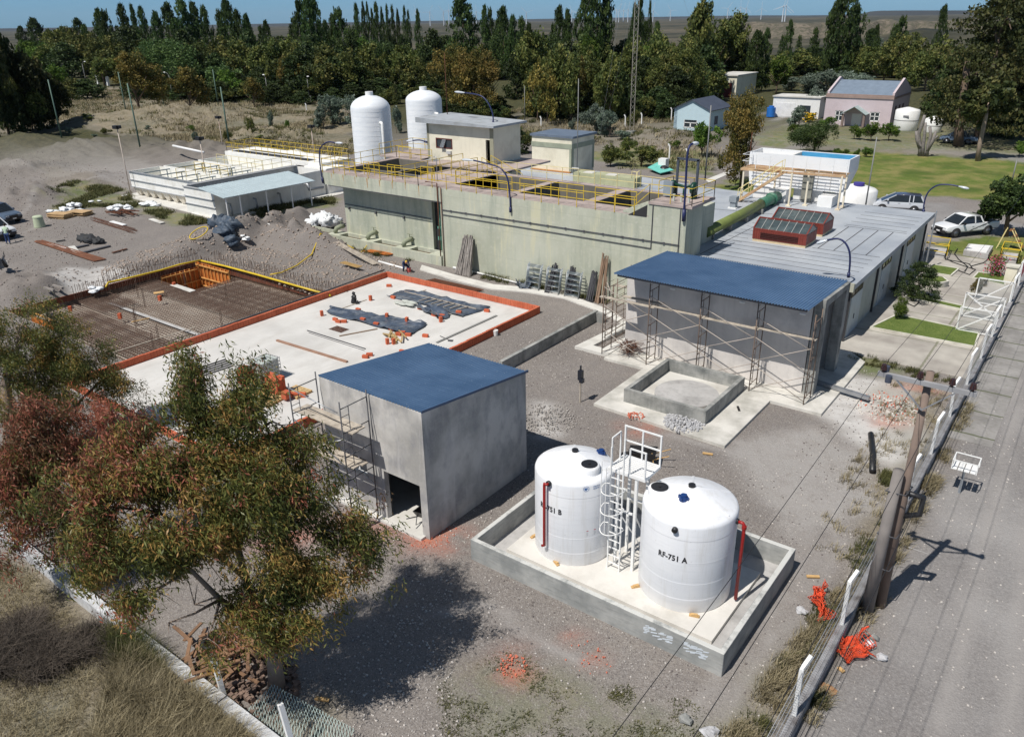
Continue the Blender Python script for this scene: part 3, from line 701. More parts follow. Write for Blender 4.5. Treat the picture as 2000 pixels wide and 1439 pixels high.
def tank_extras():
    cx, cy, r = -8.27, 19.93, 1.48
    a = angto(cx, cy, 1318, 1033, r, 3.1); z = hz(cx+r*cos(a), cy+r*sin(a), 1033)
    m = MB(); m.tube([(cx+r*cos(a), cy+r*sin(a), z), (cx+(r+.1)*cos(a), cy+(r+.1)*sin(a), z)], .09, 14); m.build('side_port', BLACK, TA)
    p = (cx+r+.2, cy+.02)
    m = MB(); z1 = 3.05; m.tube([(cx+r-.02, p[1]+.1, z1+.1), (cx+r+.06, p[1]+.1, z1+.1)], .09, 12); m.build('side_port', BLACK, TA)
    m = MB(); m.tube([(cx+r+.05, p[1]+.1, z1+.1), (p[0], p[1]+.1, z1+.1), (p[0]+.05, p[1]+.1, z1+.03), (p[0]+.05, p[1]+.1, .3)], .055, 10)
    m.cyl(p[0]+.05, p[1]+.1, z1-.08, z1+.02, .075, 10); m.build('overflow_pipe', REDP, TA)
    cx, cy, r = -12.40, 19.68, 1.36
    a = angto(cx, cy, 1073, 943, r, 3.0); z = hz(cx+r*cos(a), cy+r*sin(a), 943); u = Vector((cos(a), sin(a), 0)); c = Vector((cx, cy, 0))
    m = MB(); m.tube([c+u*r+Vector((0, 0, z)), c+u*(r+.07)+Vector((0, 0, z))], .1, 12); m.build('side_port', BLACK, TB)
    v = Vector((-u.y, u.x, 0)); b = c+u*(r+.14)-v*.1
    m = MB(); m.tube([c+u*(r+.05)+Vector((0, 0, z)), c+u*(r+.14)+Vector((0, 0, z)), b+Vector((0, 0, z)), b-Vector((0, 0, -z+.08)), b+Vector((0, 0, .85)), b-v*.1+Vector((0, 0, .8))], .05, 10); m.build('overflow_pipe', REDP, TB)
    a = angto(cx, cy, 1155, 952, r, 3.0); z = hz(cx+r*cos(a), cy+r*sin(a), 953)
    BL = M('blue_ink', srgb(60, 110, 170), .6); a0 = a-.03
    m = MB()
    for k in range(20):
        for rr, w in ((.1, .012),):
            t0, t1 = 2*pi*k/20, 2*pi*(k+1)/20; vs = []
            for tt, ra in ((t0, rr), (t1, rr), (t1, rr-w), (t0, rr-w)):
                aa = a0-.1+ra*cos(tt)/r; vs.append((cx+(r+.006)*cos(aa), cy+(r+.006)*sin(aa), z+ra*sin(tt)))
            m.quad(*vs)
    m.build('emblem', BL, TB)
    wrap_text('ep', .13, cx, cy, r, a0-.1, z-.035, BL, TB, 'emblem')
    m = MB(); r_ = random.Random(8)
    for row in range(2):
        u_ = .11
        while u_ < .34:
            w_ = r_.uniform(.02, .045); q = [(cx+(r+.006)*cos(a0+e/r), cy+(r+.006)*sin(a0+e/r), z+.03-.08*row+dz) for e, dz in ((u_, 0), (u_+w_, 0), (u_+w_, .03), (u_, .03))]; m.quad(*q); u_ += w_+.014
    m.build('emblem', BL, TB)
    a = angto(cx, cy, 1156, 1036, r, 2.4); z = hz(cx+r*cos(a), cy+r*sin(a), 1040)
    m = MB(); 
    for k, dz in enumerate((.08, .02, -.03, -.08)):
        w = .17; vs = [(cx+(r+.006)*cos(a+s*w/r), cy+(r+.006)*sin(a+s*w/r), z+dz+e) for s, e in ((-1, 0), (1, 0), (1, .028 if k == 0 else .01), (-1, .028 if k == 0 else .01))]
        m.cur = 0 if k == 0 else 1; m.quad(*vs)
    m.build('hazard_label', [M('label_red', srgb(190, 50, 60), .6), M('label_grey', srgb(130, 130, 135), .6)], TB)
tank_extras()
for i, (px, py, rz, lb) in enumerate(((1086, 1100, -.5, 'small timber wedge at the front edge of the tank marked B'), (1242, 1146, .9, 'small timber wedge at the left edge of the tank marked A'), (1356, 1203, .3, 'small timber wedge at the front edge of the tank marked A'), (1044, 1048, 1.2, 'small timber wedge at the left edge of the tank marked B'))):
    q = g(px, py, .2); m = MB(); m.cbox(q[0], q[1], .2, .32, .1, .05, rz); m.cbox(q[0], q[1], .25, .2, .09, .04, rz+.1); tag(m.build('timber_wedge', WOODY), lb, 'wedge', 'timber wedges round the tank bases')
def tower():
    t = thing('ladder_tower', 'white steel ladder with safety hoops and railed platform between the two chemical tanks', 'ladder', (-10.3, 19.9, .2))
    zp = 3.9; X0, X1, Y0, Y1 = -10.98, -9.62, 19.42, 20.5
    for x, y in ((-10.62, 19.5), (-9.95, 19.5), (-10.62, 20.3), (-9.95, 20.3)):
        m = MB(); m.box(x-.045, x+.045, y-.045, y+.045, .2, zp-.06); m.build('leg', WHITE, t)
    m = MB(); m.bar((-10.62, 19.5, 2.4), (-9.95, 19.5, 2.4), .06); m.bar((-10.62, 19.5, 2.4), (-9.95, 20.3, .5), .04); m.bar((-9.95, 19.5, 2.4), (-9.95, 20.3, 1.1), .04); m.bar((-10.62, 20.3, 2.4), (-9.95, 20.3, 2.4), .06); m.build('cross_brace', WHITE, t)
    m = MB(); m.box(X0, X1, Y0, Y0+.06, zp-.1, zp); m.box(X0, X1, Y1-.06, Y1, zp-.1, zp); m.box(X0, X0+.06, Y0+.06, Y1-.06, zp-.1, zp); m.box(X1-.06, X1, Y0+.06, Y1-.06, zp-.1, zp)
    for i in range(9): y = Y0+.1+i*.105; m.box(X0+.06, X1-.06, y, y+.06, zp-.05, zp-.02)
    m.build('platform', WHITE, t)
    m = MB()
    for x in (X0+.03, (X0+X1)/2, X1-.03): m.box(x-.025, x+.025, Y1-.055, Y1-.005, zp, zp+1.1)
    for z in (.55, 1.08): m.bar((X0, Y1-.03, zp+z), (X1, Y1-.03, zp+z), .045)
    for x in (X0+.03, X1-.03):
        m.box(x-.025, x+.025, Y0, Y0+.05, zp, zp+.95) if x > -10 else None
    m.bar((X0+.03, Y0+.2, zp+1.0), (X0+.03, Y0+.75, zp+1.0), .04); m.bar((X0+.03, Y0+.2, zp), (X0+.03, Y0+.2, zp+1.0), .04); m.bar((X0+.03, Y0+.75, zp), (X0+.03, Y0+.75, zp+1.0), .04)
    m.bar((-10.2, Y0+.03, zp+.93), (X1-.03, Y0+.03, zp+.93), .045); m.bar((-10.2, Y0+.03, zp), (-10.2, Y0+.03, zp+.93), .045)
    m.build('guard_rail', WHITE, t)
    m = MB()
    for x in (-10.72, -10.27): m.bar((x, 19.18, .2), (x, 19.18, zp+.95), .04, .05)
    m.build('ladder_rail', WHITE, t)
    m = MB(); z = .45
    while z < zp: m.bar((-10.72, 19.18, z), (-10.27, 19.18, z), .03); z += .3
    m.build('ladder_rung', WHITE, t)
    for z in (2.0, 2.75, 3.5):
        m = MB(); pts = [(-10.5+.36*cos(a), 19.16-.02+.62*min(0, sin(a)), z) for a in [pi+pi*k/16 for k in range(17)]]
        pts = [(-10.72, 19.18, z)]+[(-10.5+.38*cos(a), 19.1+.6*sin(a), z) for a in [pi+pi*k/16 for k in range(17)]]+[(-10.27, 19.18, z)]
        m.tube(pts, .018, 5, False); m.build('safety_hoop', WHITE, t)
    m = MB()
    for a in (pi*1.2, pi*1.5, pi*1.8): m.bar((-10.5+.38*cos(a), 19.1+.6*sin(a), 2.0), (-10.5+.38*cos(a), 19.1+.6*sin(a), zp+.6), .02)
    m.build('cage_strap', WHITE, t)
tower()
SX0, SX1, SY0, SY1 = -41.2, -27.55, 15.8, 39.05
def slab():
    t = NT('screed_slab'); v = t.pos(); a = t.noise(v, .35, 6, .6); b = t.noise(t.mapv(v, (1, .25, 1)), 1.0, 6, .65); c = t.noise(v, 7, 5, .7)
    k = t.mix(t.ramp(a, .35, .65), srgb(190, 188, 184), srgb(208, 206, 202)); k = t.mix(t.ramp(b, .5, .75, 0, .55), k, srgb(176, 172, 165)); k = t.mix(t.ramp(c, .55, .8, 0, .3), k, srgb(160, 152, 142)); t.col(k)
    m = MB(); m.box(SX0, SX1, SY0, SY1, -.12, .05)
    tag(m.build('screed_slab', t.fin(.85, 0, t.bump(c, .12, .02))), 'large pale concrete floor slab edged by orange hollow brick', 'slab')
    T = .15; z0, z1 = .05, .45
    t = thing('brick_edging', 'single low orange hollow-brick wall running round the big pale slab', 'brick wall', ((SX0+SX1)/2, (SY0+SY1)/2, 0))
    m = MB(); r = random.Random(2)
    def run(a, b, fixed, ax, z1=z1):
        L = b-a; n = int(round(abs(L)/.36))
        for i in range(n):
            p = a+L*i/n; q = a+L*(i+.965)/n; dz = r.uniform(-.012, .012)-( .0); dy = r.uniform(-.006, .006)
            if ax == 'x': m.box(min(p, q), max(p, q), fixed-T/2+dy, fixed+T/2+dy, -.05, z1+dz)
            else: m.box(fixed-T/2+dy, fixed+T/2+dy, min(p, q), max(p, q), -.05, z1+dz)
    run(SX0+T/2, SX1-T/2, SY1, 'x'); run(SX0+T/2, SX1-T/2, SY0, 'x'); run(SY0-T/2, SY1+T/2, SX0, 'y'); run(SY0-T/2, SY1+T/2, SX1, 'y')
    m.build('brick_course', BRICK, t)
    for (a, b, c, d) in ((SX0, SX1, SY1-.12, SY1+.12), (SX0, SX1, SY0-.12, SY0+.12)): m = MB(); m.box(a+.1, b-.1, c, d, -.08, .08); m.build('mortar_bed', CONC, t)
slab()
# loose hollow bricks standing or lying on the slab
BR = [(629,617,1),(655,626,0),(661,630,0),(672,630,0),(700,607,0),(709,626,0),(724,587,1),(735,635,0),(756,622,1),(760,560,0),(768,583,0),(757,672,1),(769,672,1),(795,630,1),(786,652,0),(779,655,0),(821,604,0),(848,617,0),(861,629,1),(864,619,0),(896,612,0),(951,609,0),(831,658,0),(722,695,0),(714,699,0),(786,689,0),(797,656,0),(765,645,0)]
PL = ['near the far left corner of the slab', 'beside the black sheet', 'on the open screed', 'at the end of the black sheet']
OR = ['first', 'second', 'third', 'fourth', 'fifth', 'sixth', 'seventh', 'eighth', 'ninth', 'tenth', '11th', '12th', '13th', '14th', '15th', '16th', '17th', '18th', '19th', '20th', '21st', '22nd', '23rd', '24th', '25th', '26th', '27th', '28th', '29th', '30th', '31st', '32nd', '33rd', '34th', '35th', '36th', '37th', '38th', '39th', '40th']
for i, (x, y, up_) in enumerate(sorted(BR)):
    q = g(x, y, .05); m = MB(); rz = random.uniform(-.4, .4)+(.0 if up_ else .3)
    if up_: m.cbox(q[0], q[1], .05, .18, .18, .36, rz)
    else: m.cbox(q[0], q[1], .05, .36, .18, .18, rz)
    # hollow cells
    b = m.build('hollow_brick', BRICKS, bevel=.008)
    tag(b, ('upright' if up_ else 'flat-lying')+' orange hollow brick on the pale slab, %s from left' % OR[i], 'brick', 'loose bricks on the slab')
def tarp(poly, z, seed, label, folds=.05, mat=None, name='tarp', nx=40, ny=14, thick=.015):
    # poly: 4 corners a,b,c,d ; crumpled sheet
    r = np.random.default_rng(seed); a, b, c, d = [np.array(p) for p in poly]; V = []; off = r.random()*50
    for j in range(ny+1):
        for i in range(nx+1):
            u, w = i/nx, j/ny; p = a*(1-u)*(1-w)+b*u*(1-w)+c*u*w+d*(1-u)*w
            e = min(u, 1-u)*nx/4; ed = max(0, 1-min(1, min(u, 1-u)*6)); 
            n1 = mnoise.noise(Vector((p[0]*1.4+off, p[1]*1.4, 0))); n2 = mnoise.noise(Vector((p[0]*5+off, p[1]*5, 3)))
            q = p+np.array([mnoise.noise(Vector((w*5+off, u*3, 1))), mnoise.noise(Vector((u*7+off, w*2, 7)))])*.35*(.35+ed)
            V.append((q[0], q[1], z+thick+max(0, folds*(.8+.9*n1+1.1*n2))*(1+2.2*ed)))
    F = [(j*(nx+1)+i, j*(nx+1)+i+1, (j+1)*(nx+1)+i+1, (j+1)*(nx+1)+i) for j in range(ny) for i in range(nx)]
    m = MB(); m.smooth = True; m.add(V, F); o = m.build(name, mat or TARP)
    s = o.modifiers.new('s', 'SOLIDIFY'); s.thickness = .006
    return tag(o, label, 'plastic sheet')
TARP = M('black_sheeting', srgb(70, 80, 95), .38, var=.35, scale=2.2, dirt=srgb(150, 155, 160), damt=.5, dscale=1.4, spec=.6)
tarp([g(636, 612, .05), g(650, 602, .05), g(838, 634, .05), g(800, 658, .05)], .05, 3, 'narrow crumpled black plastic sheet held by bricks on the slab, nearer one', .07)
tarp([g(757, 578, .05), g(790, 567, .05), g(958, 602, .05), g(905, 620, .05)], .05, 4, 'wide black plastic sheet under a row of battens on the slab, farther one', .04)
tarp([g(812, 606, .05), g(830, 600, .05), g(880, 620, .05), g(866, 626, .05)], .05, 9, 'small crumpled black bag between cement sacks and bricks on the slab', .12, nx=16, ny=8)
def sheetpile(px, py, R_, label, mat, n=7, seed=1, cat='sacks', name='sack_pile', z0=0., hgt=.5):
    q = g(px, py, z0); m = MB(); r = random.Random(seed); m.smooth = True
    for i in range(n): m.blob((q[0]+r.uniform(-R_, R_), q[1]+r.uniform(-R_, R_)*.6, z0+gz(*q)*(z0 == 0)+hgt*r.uniform(.15, .55)), r.uniform(.35, .6)*max(.5, R_*.6), 14, 9, .3, (1.2, 1, .55*max(.6, hgt)), seed*31+i)
    return tag(m.build(name, mat), label, cat)
WSACK = M('white_sheeting', srgb(225, 228, 230), .6, var=.08, scale=2)
# sacks, boards, pipes on the slab
for i, (x, y) in enumerate(((779, 594), (786, 597), (794, 593), (800, 600), (806, 597))):
    q = g(x, y, .05); m = MB(); m.smooth = True; m.blob((q[0], q[1], .15+.03*i), .42, 12, 6, .08, (1.0, .45, .22), i, zmin=.05)
    tag(m.build('cement_sack', M('paper_sack', srgb(175, 178, 170), .8, var=.1)), 'grey paper cement sack leaning in a row on the far black sheet, %s from left' % OR[i], 'sack', 'cement sacks on the slab')
def plank(p, q, w, h, name, label, mat, cat, z=.05, group=None):
    a, b = g3(*p, z), g3(*q, z); m = MB(); m.bar((a[0], a[1], z+h/2+gz(a[0], a[1])*(z == 0)), (b[0], b[1], z+h/2+gz(b[0], b[1])*(z == 0)), w, h); return tag(m.build(name, mat), label, cat, group)
plank((541, 666), (678, 708), .14, .1, 'timber_beam', 'long weathered timber beam lying in front of the blue roof on the slab', M('old_timber', srgb(150, 118, 100), .8, var=.2), 'beam')
plank((600, 646), (714, 682), .05, .05, 'steel_bar', 'pair of thin steel bars lying across the middle of the slab', SCAFD, 'bar')
plank((603, 650), (712, 685), .02, .03, 'steel_bar', 'thinnest steel bar lying beside its twin on the slab', SCAFD, 'bar')
plank((853, 670), (970, 617), .16, .05, 'flat_board', 'long grey board lying near the right brick edge of the slab', M('grey_board', srgb(120, 120, 118), .8), 'board')
plank((663, 657), (737, 643), .1, .05, 'bent_board', 'brown board lying below the near black sheet', M('brown_board', srgb(130, 110, 92), .8), 'board')
plank((808, 575), (832, 567), .08, .05, 'short_board', 'short board beside the far black sheet', WOOD, 'board')
plank((668, 603), (716, 586), .07, .04, 'short_board', 'short batten beside the black bundle on the slab', WOOD, 'board')
m = MB(); a_, b_ = g(790, 570, .1), g(930, 604, .1)
m.bar((*a_, .13), (*b_, .13), .05); 
for k in range(7):
    u = .38+.6*k/7; x = a_[0]+(b_[0]-a_[0])*u; y = a_[1]+(b_[1]-a_[1])*u; m.bar((x, y, .16), (x-.2, y-.95, .14), .06, .04)
tag(m.build('batten_rack', WOOD), 'rust-brown bar with a row of pale battens laid over the far black sheet', 'battens')
m = MB(); r = random.Random(9)
for k in range(12):
    q = g(767+r.uniform(-8, 22), 660+r.uniform(-6, 6), .05); a = r.uniform(-.9, .2); L_ = r.uniform(.4, .8); z = .08+.02*k
    m.bar((q[0]-cos(a)*L_, q[1]-sin(a)*L_, z), (q[0]+cos(a)*L_, q[1]+sin(a)*L_, z+r.uniform(-.03, .05)), .09, .03)
tag(m.build('wood_offcuts', M('offcut_wood', srgb(170, 145, 100), .8, var=.3)), 'heap of pale timber offcuts on the slab near the end of the black sheet', 'offcuts')
m = MB(); m.smooth = True; q = g(692, 592, .05)
for k, (dx, r_, z) in enumerate(((0, .2, .2), (.05, .17, .45), (.02, .11, .72), (.28, .12, .15))): m.blob((q[0]+dx, q[1], z), r_, 10, 7, .25, (1, .9, 1.3), 70+k, zmin=.05)
tag(m.build('black_bundle', BLACK), 'small upright black plastic bundle on the slab near the left brick edge', 'bundle')
q = g(662, 643, .05); m = MB()
for k in range(14):
    m.tube([(q[0]-.5+.08*k, q[1]-.35, .06), (q[0]-.5+.08*k, q[1]+.35, .06)], .008, 4); m.tube([(q[0]-.55, q[1]-.35+.05*k, .07), (q[0]+.6, q[1]-.35+.05*k, .07)], .008, 4)
tag(m.build('steel_mesh', RUSTB), 'small square of steel mesh lying flat on the slab', 'mesh')
q = g(870, 663, .05); m = MB(); m.bar((q[0]-.6, q[1]+.2, .08), (q[0]+.35, q[1], .08), .03); m.cbox(q[0]+.4, q[1], .05, .28, .22, .04, .4); tag(m.build('shovel', SCAFD), 'shovel lying beside the long grey board on the slab', 'shovel')
q = g(968, 655, 0); m = MB(); m.cyl(q[0], q[1], 0, .34, .13, 16, .16); m.tube([(q[0]-.15, q[1], .33), (q[0], q[1]-.02, .42), (q[0]+.15, q[1], .33)], .008, 4); tag(m.build('bucket', WHITE), 'white plastic bucket on the gravel beside the right brick edge', 'bucket')

# IBC, pallets and brick stacks
def ibc():
    x, y = -33.4, 22.4; w, d, h = 1.0, 1.2, 1.0; rz = radians(4)
    t = thing('bulk_container', 'translucent cube water container in a steel cage standing on the slab by the brick stacks', 'container')
    m = MB(); m.smooth = False; m.box(-w/2+.03, w/2-.03, -d/2+.03, d/2-.03, .16, .16+h); m.cyl(0, 0, .16+h, .2+h, .11, 14)
    mm = NT('milky_plastic'); mm.col(srgb(205, 212, 205)); mm.b.inputs['Transmission Weight'].default_value = .25; mm.b.inputs['Alpha'].default_value = 1
    m.build('bottle', mm.fin(.35), t, bevel=.05)
    m = MB()
    for i in range(6):
        z = .2+i*.19
        for a, b in (((-w/2, -d/2), (w/2, -d/2)), ((w/2, -d/2), (w/2, d/2)), ((w/2, d/2), (-w/2, d/2)), ((-w/2, d/2), (-w/2, -d/2))): m.bar((*a, z), (*b, z), .022)
    for i in range(7):
        for y_ in (-d/2, d/2): m.bar((-w/2+w*i/6, y_, .16), (-w/2+w*i/6, y_, .16+h+.03), .02)
    for i in range(8):
        for x_ in (-w/2, w/2): m.bar((x_, -d/2+d*i/7, .16), (x_, -d/2+d*i/7, .16+h+.03), .02)
    m.bar((-w/2, -.25, .19+h), (w/2, -.25, .19+h), .03); m.bar((-w/2, .25, .19+h), (w/2, .25, .19+h), .03)
    m.build('cage', STEEL, t)
    m = MB(); m.box(-w/2, w/2, -d/2, d/2, .11, .15)
    for a in (-w/2, -.08, w/2-.15): m.box(a, a+.15, -d/2, d/2, 0, .11)
    m.build('pallet_base', BLACK, t); m = MB(); m.cyl(0, 0, .2+h, .235+h, .12, 14); m.build('lid', BLACK, t)
    t.location = (x, y, .05); t.rotation_euler = (0, 0, rz)
ibc()
def pallet(px, py, rz, label, z=.05):
    q = g(px, py, z); t = thing('pallet', label, 'pallet'); m = MB()
    for i in range(7): m.box(-.6, .6, -.5+i*.155, -.5+i*.155+.1, .11, .132)
    m.build('deck_board', M('pallet_wood', srgb(196, 168, 120), .8, var=.2, scale=5), t); m = MB()
    for x in (-.6, -.05, .5): m.box(x, x+.1, -.5, .53, 0, .11)
    m.build('bearer', WOODY, t); t.location = (q[0], q[1], z); t.rotation_euler = (0, 0, rz); return q
for i, (x, y, rz, lb) in enumerate(((546, 770, .1, 'pale wooden pallet under the orange brick stack'), (520, 785, .15, 'pale wooden pallet at the front, half under the tree leaves'), (579, 768, .05, 'pale wooden pallet right of the brick stack near the scaffold'), (490, 770, .2, 'pale wooden pallet left of the water container'))): pallet(x, y, rz, lb)
def stack(px, py, nx, ny, nz, z, rz, label):
    q = g(px, py, z); m = MB(); r = random.Random(px)
    for k in range(nz):
        for j in range(ny):
            for i in range(nx):
                if k == nz-1 and (i+j) % 3 == 0 and nz > 3: continue
                dx = -nx*.34/2+.17+i*.345; dy = -ny*.19/2+.09+j*.19; a = rz+r.uniform(-.02, .02)
                m.cbox(q[0]+dx*cos(rz)-dy*sin(rz), q[1]+dx*sin(rz)+dy*cos(rz), z+k*.125, .335, .18, .12, a)
    tag(m.build('brick_stack', BRICKS), label, 'brick stack')
stack(538, 764, 3, 3, 7, .18, .08, 'tall stack of orange bricks on a pallet in front of the water container')
stack(560, 777, 1, 2, 3, .18, .1, 'short two-brick-wide stack at the foot of the tall brick stack')
stack(482, 748, 2, 3, 7, .18, .1, 'stack of orange bricks left of the water container, half behind leaves')
stack(578, 775, 3, 1, 2, .05, .6, 'low row of bricks beside the right pallet near the scaffold')
m = MB(); 
for k in range(5):
    a = g3(340+4*k, 735+3*k, .08); b = g3(440+4*k, 702+3*k, .08); m.bar(a, b, .06, .08)
tag(m.build('steel_sections', SCAFD), 'bundle of dark steel sections lying on the slab behind the tree top', 'steel')
q = g(460, 790, .05); m = MB(); m.cyl(q[0], q[1], .05, .75, .28, 18); m.cyl(q[0], q[1], .75, .77, .27, 18); tag(m.build('drum', M('blue_drum', srgb(60, 75, 110), .4)), 'dark blue drum on the slab behind the tree leaves', 'drum')

# ---------------- excavation with rebar mat and formwork
def pit():
    x0, x1, y0, y1 = PIT
    soil = NT('excavated_soil'); v = soil.pos(); n = soil.noise(v, 1.4, 8, .65); n2 = soil.noise(v, 8, 6, .7)
    soil.col(soil.mix(soil.ramp(n, .35, .65), srgb(110, 94, 80), srgb(150, 132, 116))); sm = soil.fin(.95, 0, soil.bump(n2, .6, .06))
    m = MB(); xs_, ys_ = -52.0, 29.9; ZS = -2.3
    m.box(x0, x1, y0-.02, y0, PITZ-.1, 0); m.box(x0, x1, y1, y1+.02, ZS-.1, 0); m.box(x0-.02, x0, y0, y1, ZS-.1, 0); m.box(x1, x1+.02, y0, y1, PITZ-.1, 0)
    m.box(x0, xs_, ys_-.02, ys_, ZS, PITZ-.21); m.box(xs_, xs_+.02, ys_, y1, ZS, PITZ-.21)
    w = MB(); w.box(x0-.02, x1+.02, y0-.02, ys_, PITZ-.2, PITZ); w.box(xs_, x1+.02, ys_, y1+.02, PITZ-.2, PITZ); w.box(x0-.02, xs_, ys_, y1+.02, ZS-.2, ZS)
    fl = NT('blinding_concrete'); v = fl.pos(); n = fl.noise(v, .5, 6, .6); n2 = fl.noise(v, 5, 6, .7)
    k = fl.mix(fl.ramp(n, .4, .6), srgb(165, 154, 142), srgb(196, 188, 176)); k = fl.mix(fl.ramp(n2, .45, .7, 0, .5), k, srgb(112, 98, 86)); fl.col(k)
    o = w.build('pit_floor', fl.fin(.85, 0, fl.bump(n2, .3, .03)), kind='structure'); o = m.build('pit_bank', sm, kind='structure')
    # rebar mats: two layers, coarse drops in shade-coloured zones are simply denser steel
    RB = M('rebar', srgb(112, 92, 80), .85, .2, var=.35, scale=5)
    def bars(mm, xa, xb, ya, yb, z, sx, sy, r=.015):
        x = xa
        while x <= xb: mm.bar((x, ya, z), (x, yb, z), 2*r); x += sx
        y = ya
        while y <= yb: mm.bar((xa, y, z+2*r), (xb, y, z+2*r), 2*r); y += sy
    t = thing('rebar_mat', 'rusty reinforcement mat covering the floor of the square excavation', 'rebar', ((x0+x1)/2, (y0+y1)/2, PITZ))
    m = MB(); bars(m, x0+.3, x1-.3, y0+.3, 29.8, PITZ+.08, .25, .25, .013); bars(m, -51.9, x1-.3, 29.9, y1-.3, PITZ+.08, .25, .25, .013); m.build('lower_layer', RB, t); m = MB(); bars(m, x0+.2, -52.1, 30., y1-.2, ZS+.1, .2, .2, .013); m.build('sump_layer', RB, t)
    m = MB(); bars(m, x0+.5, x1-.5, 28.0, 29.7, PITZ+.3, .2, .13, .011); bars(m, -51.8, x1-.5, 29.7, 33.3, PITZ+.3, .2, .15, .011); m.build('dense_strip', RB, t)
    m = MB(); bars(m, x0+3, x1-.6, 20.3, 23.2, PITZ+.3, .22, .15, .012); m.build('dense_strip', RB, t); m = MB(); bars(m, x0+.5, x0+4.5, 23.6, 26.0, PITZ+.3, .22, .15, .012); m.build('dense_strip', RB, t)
    # starter bars standing round the edge and inside, leaning a little
    def starters(a, b, n, z0, h, label, spread=.05, hook=0):
        mm = MB(); r = random.Random(n)
        for i in range(n):
            u = i/(n-1); x = a[0]+(b[0]-a[0])*u; y = a[1]+(b[1]-a[1])*u; hh = h*r.uniform(.85, 1.08)
            mm.bar((x, y, z0), (x+r.uniform(-spread, spread), y+r.uniform(-spread, spread), z0+hh), .024)
        tag(mm.build('starter_bars', RB), label, 'rebar')
    starters((x0+.2, y0+4.3), (x0+.2, y1-.3), 75, PITZ, 1.45, 'row of upright starter bars along the far left side of the excavation')
    starters((x0+.3, y1-.2), (x1-.3, y1-.2), 95, PITZ, 1.25, 'row of upright starter bars along the back side of the excavation')
    starters((x1-.25, y0+.3), (x1-.25, y1-.3), 95, PITZ, 1.1, 'row of upright starter bars beside the brick edging of the slab')
    starters((x0-.9, y0+7.), (x0-.9, y1+.5), 60, -.1, .95, 'low row of bar ends on the bank left of the excavation', .09)
    starters((x0+.5, y1+.9), (x1-.5, y1+.9), 80, -.1, .8, 'low row of bar ends on the dirt behind the excavation', .09)
    for i in range(9):
        r = random.Random(50+i); xa = r.uniform(x0+2, x1-2); ya = r.uniform(y0+2, y1-3)
        mm = MB(); 
        for k in range(2): mm.bar((xa+.15*k, ya, PITZ), (xa+.15*k+.05, ya, PITZ+1.3+.2*k), .024)
        tag(mm.build('starter_bars', RB), 'pair of lone starter bars inside the excavation, %s counted from its left side' % OR[i], 'rebar', 'lone bars in the excavation')
    # formwork
    def panel(ax, a, b, fixed, z0, z1, label, sgn, n):
        t = thing('formwork_panel', label, 'formwork', ((a+b)/2 if ax == 'x' else fixed, fixed if ax == 'x' else (a+b)/2, z0))
        m = MB(); q = MB(); F = lambda u0, u1, d0, d1, c, d: (m if cur == 0 else q).box(*( (u0, u1, min(fixed+sgn*d0, fixed+sgn*d1), max(fixed+sgn*d0, fixed+sgn*d1)) if ax == 'x' else (min(fixed+sgn*d0, fixed+sgn*d1), max(fixed+sgn*d0, fixed+sgn*d1), u0, u1)), c, d)
        cur = 0; F(a, b, 0, .03, z0, z1); cur = 1
        for i in range(n+1): u = a+(b-a)*i/n; F(u-.03, u+.03, .03, .12, z0, z1)
        for z in (z0+.35, z0+1.0, z1-.2): F(a, b, .12, .2, z, z+.08)
        m.build('plywood_face', FORM, t); q.build('timber_stud', M('form_stud', srgb(205, 150, 85), .8, var=.2), t)
    panel('x', x0+.3, x0+4.6, y1-.55, ZS+.2, .1, 'orange plywood formwork panel at the far corner of the excavation', -1, 9)
    panel('y', y1-3.9, y1-.7, x0+.55, ZS, -.2, 'brown plywood formwork panel on the far left bank of the excavation', 1, 8)
    m = MB(); m.box(x0+.3, x1-.2, y1-.12, y1-.05, -.45, .02); tag(m.build('edge_board', M('edge_board_rust', srgb(122, 66, 44), .85, var=.25)), 'long red-brown edge board on the back lip of the excavation', 'board')
    panel('x', x0+2.6, x0+5.6, y0+.3, PITZ, .15, 'orange plywood formwork panel at the near left end of the excavation', 1, 7)
    m = MB(); m.box(x0+.02, x0+.1, y0, y0+13.8, -.35, .05); tag(m.build('edge_board', M('edge_board_rust', srgb(122, 66, 44), .85, var=.25)), 'long red-brown edge board on the left lip of the excavation', 'board')
    m = MB(); m.tube([g3(207, 560, .2), g3(211, 552, .3), g3(260, 541, .3), g3(313, 528, .25), g3(350, 517, .25), g3(392, 508, .3)], .07, 7)
    tag(m.build('yellow_hose', YHOSE), 'thick yellow hose laid along the left lip of the excavation', 'hose')
    m = MB(); m.tube([g3(392, 509, .25), g3(440, 520, .2), g3(500, 536, .22), g3(560, 553, .2), g3(645, 577, .2)], .08, 7)
    tag(m.build('yellow_hose', YHOSE), 'thick yellow hose laid along the back lip of the excavation', 'hose')
    m = MB(); P0 = [(528, 540), (550, 536), (580, 522), (610, 503), (630, 493), (655, 490), (680, 492), (692, 494)]
    m.tube([(*g(a, b), gz(*g(a, b))+.15) for a, b in P0], .05, 7); tag(m.build('yellow_hose', YHOSE), 'thin yellow hose snaking over the dirt mounds behind the excavation', 'hose')
    q = g(395, 493); m = MB(); pts = [(q[0]+.75*cos(a), q[1]+.75*sin(a)*1.0, gz(*q)+.45+.35*sin(a)) for a in [2*pi*k/24 for k in range(27)]]
    m.tube(pts, .045, 6); tag(m.build('coiled_hose', YHOSE), 'coil of yellow hose standing on the dirt above the excavation corner', 'hose')
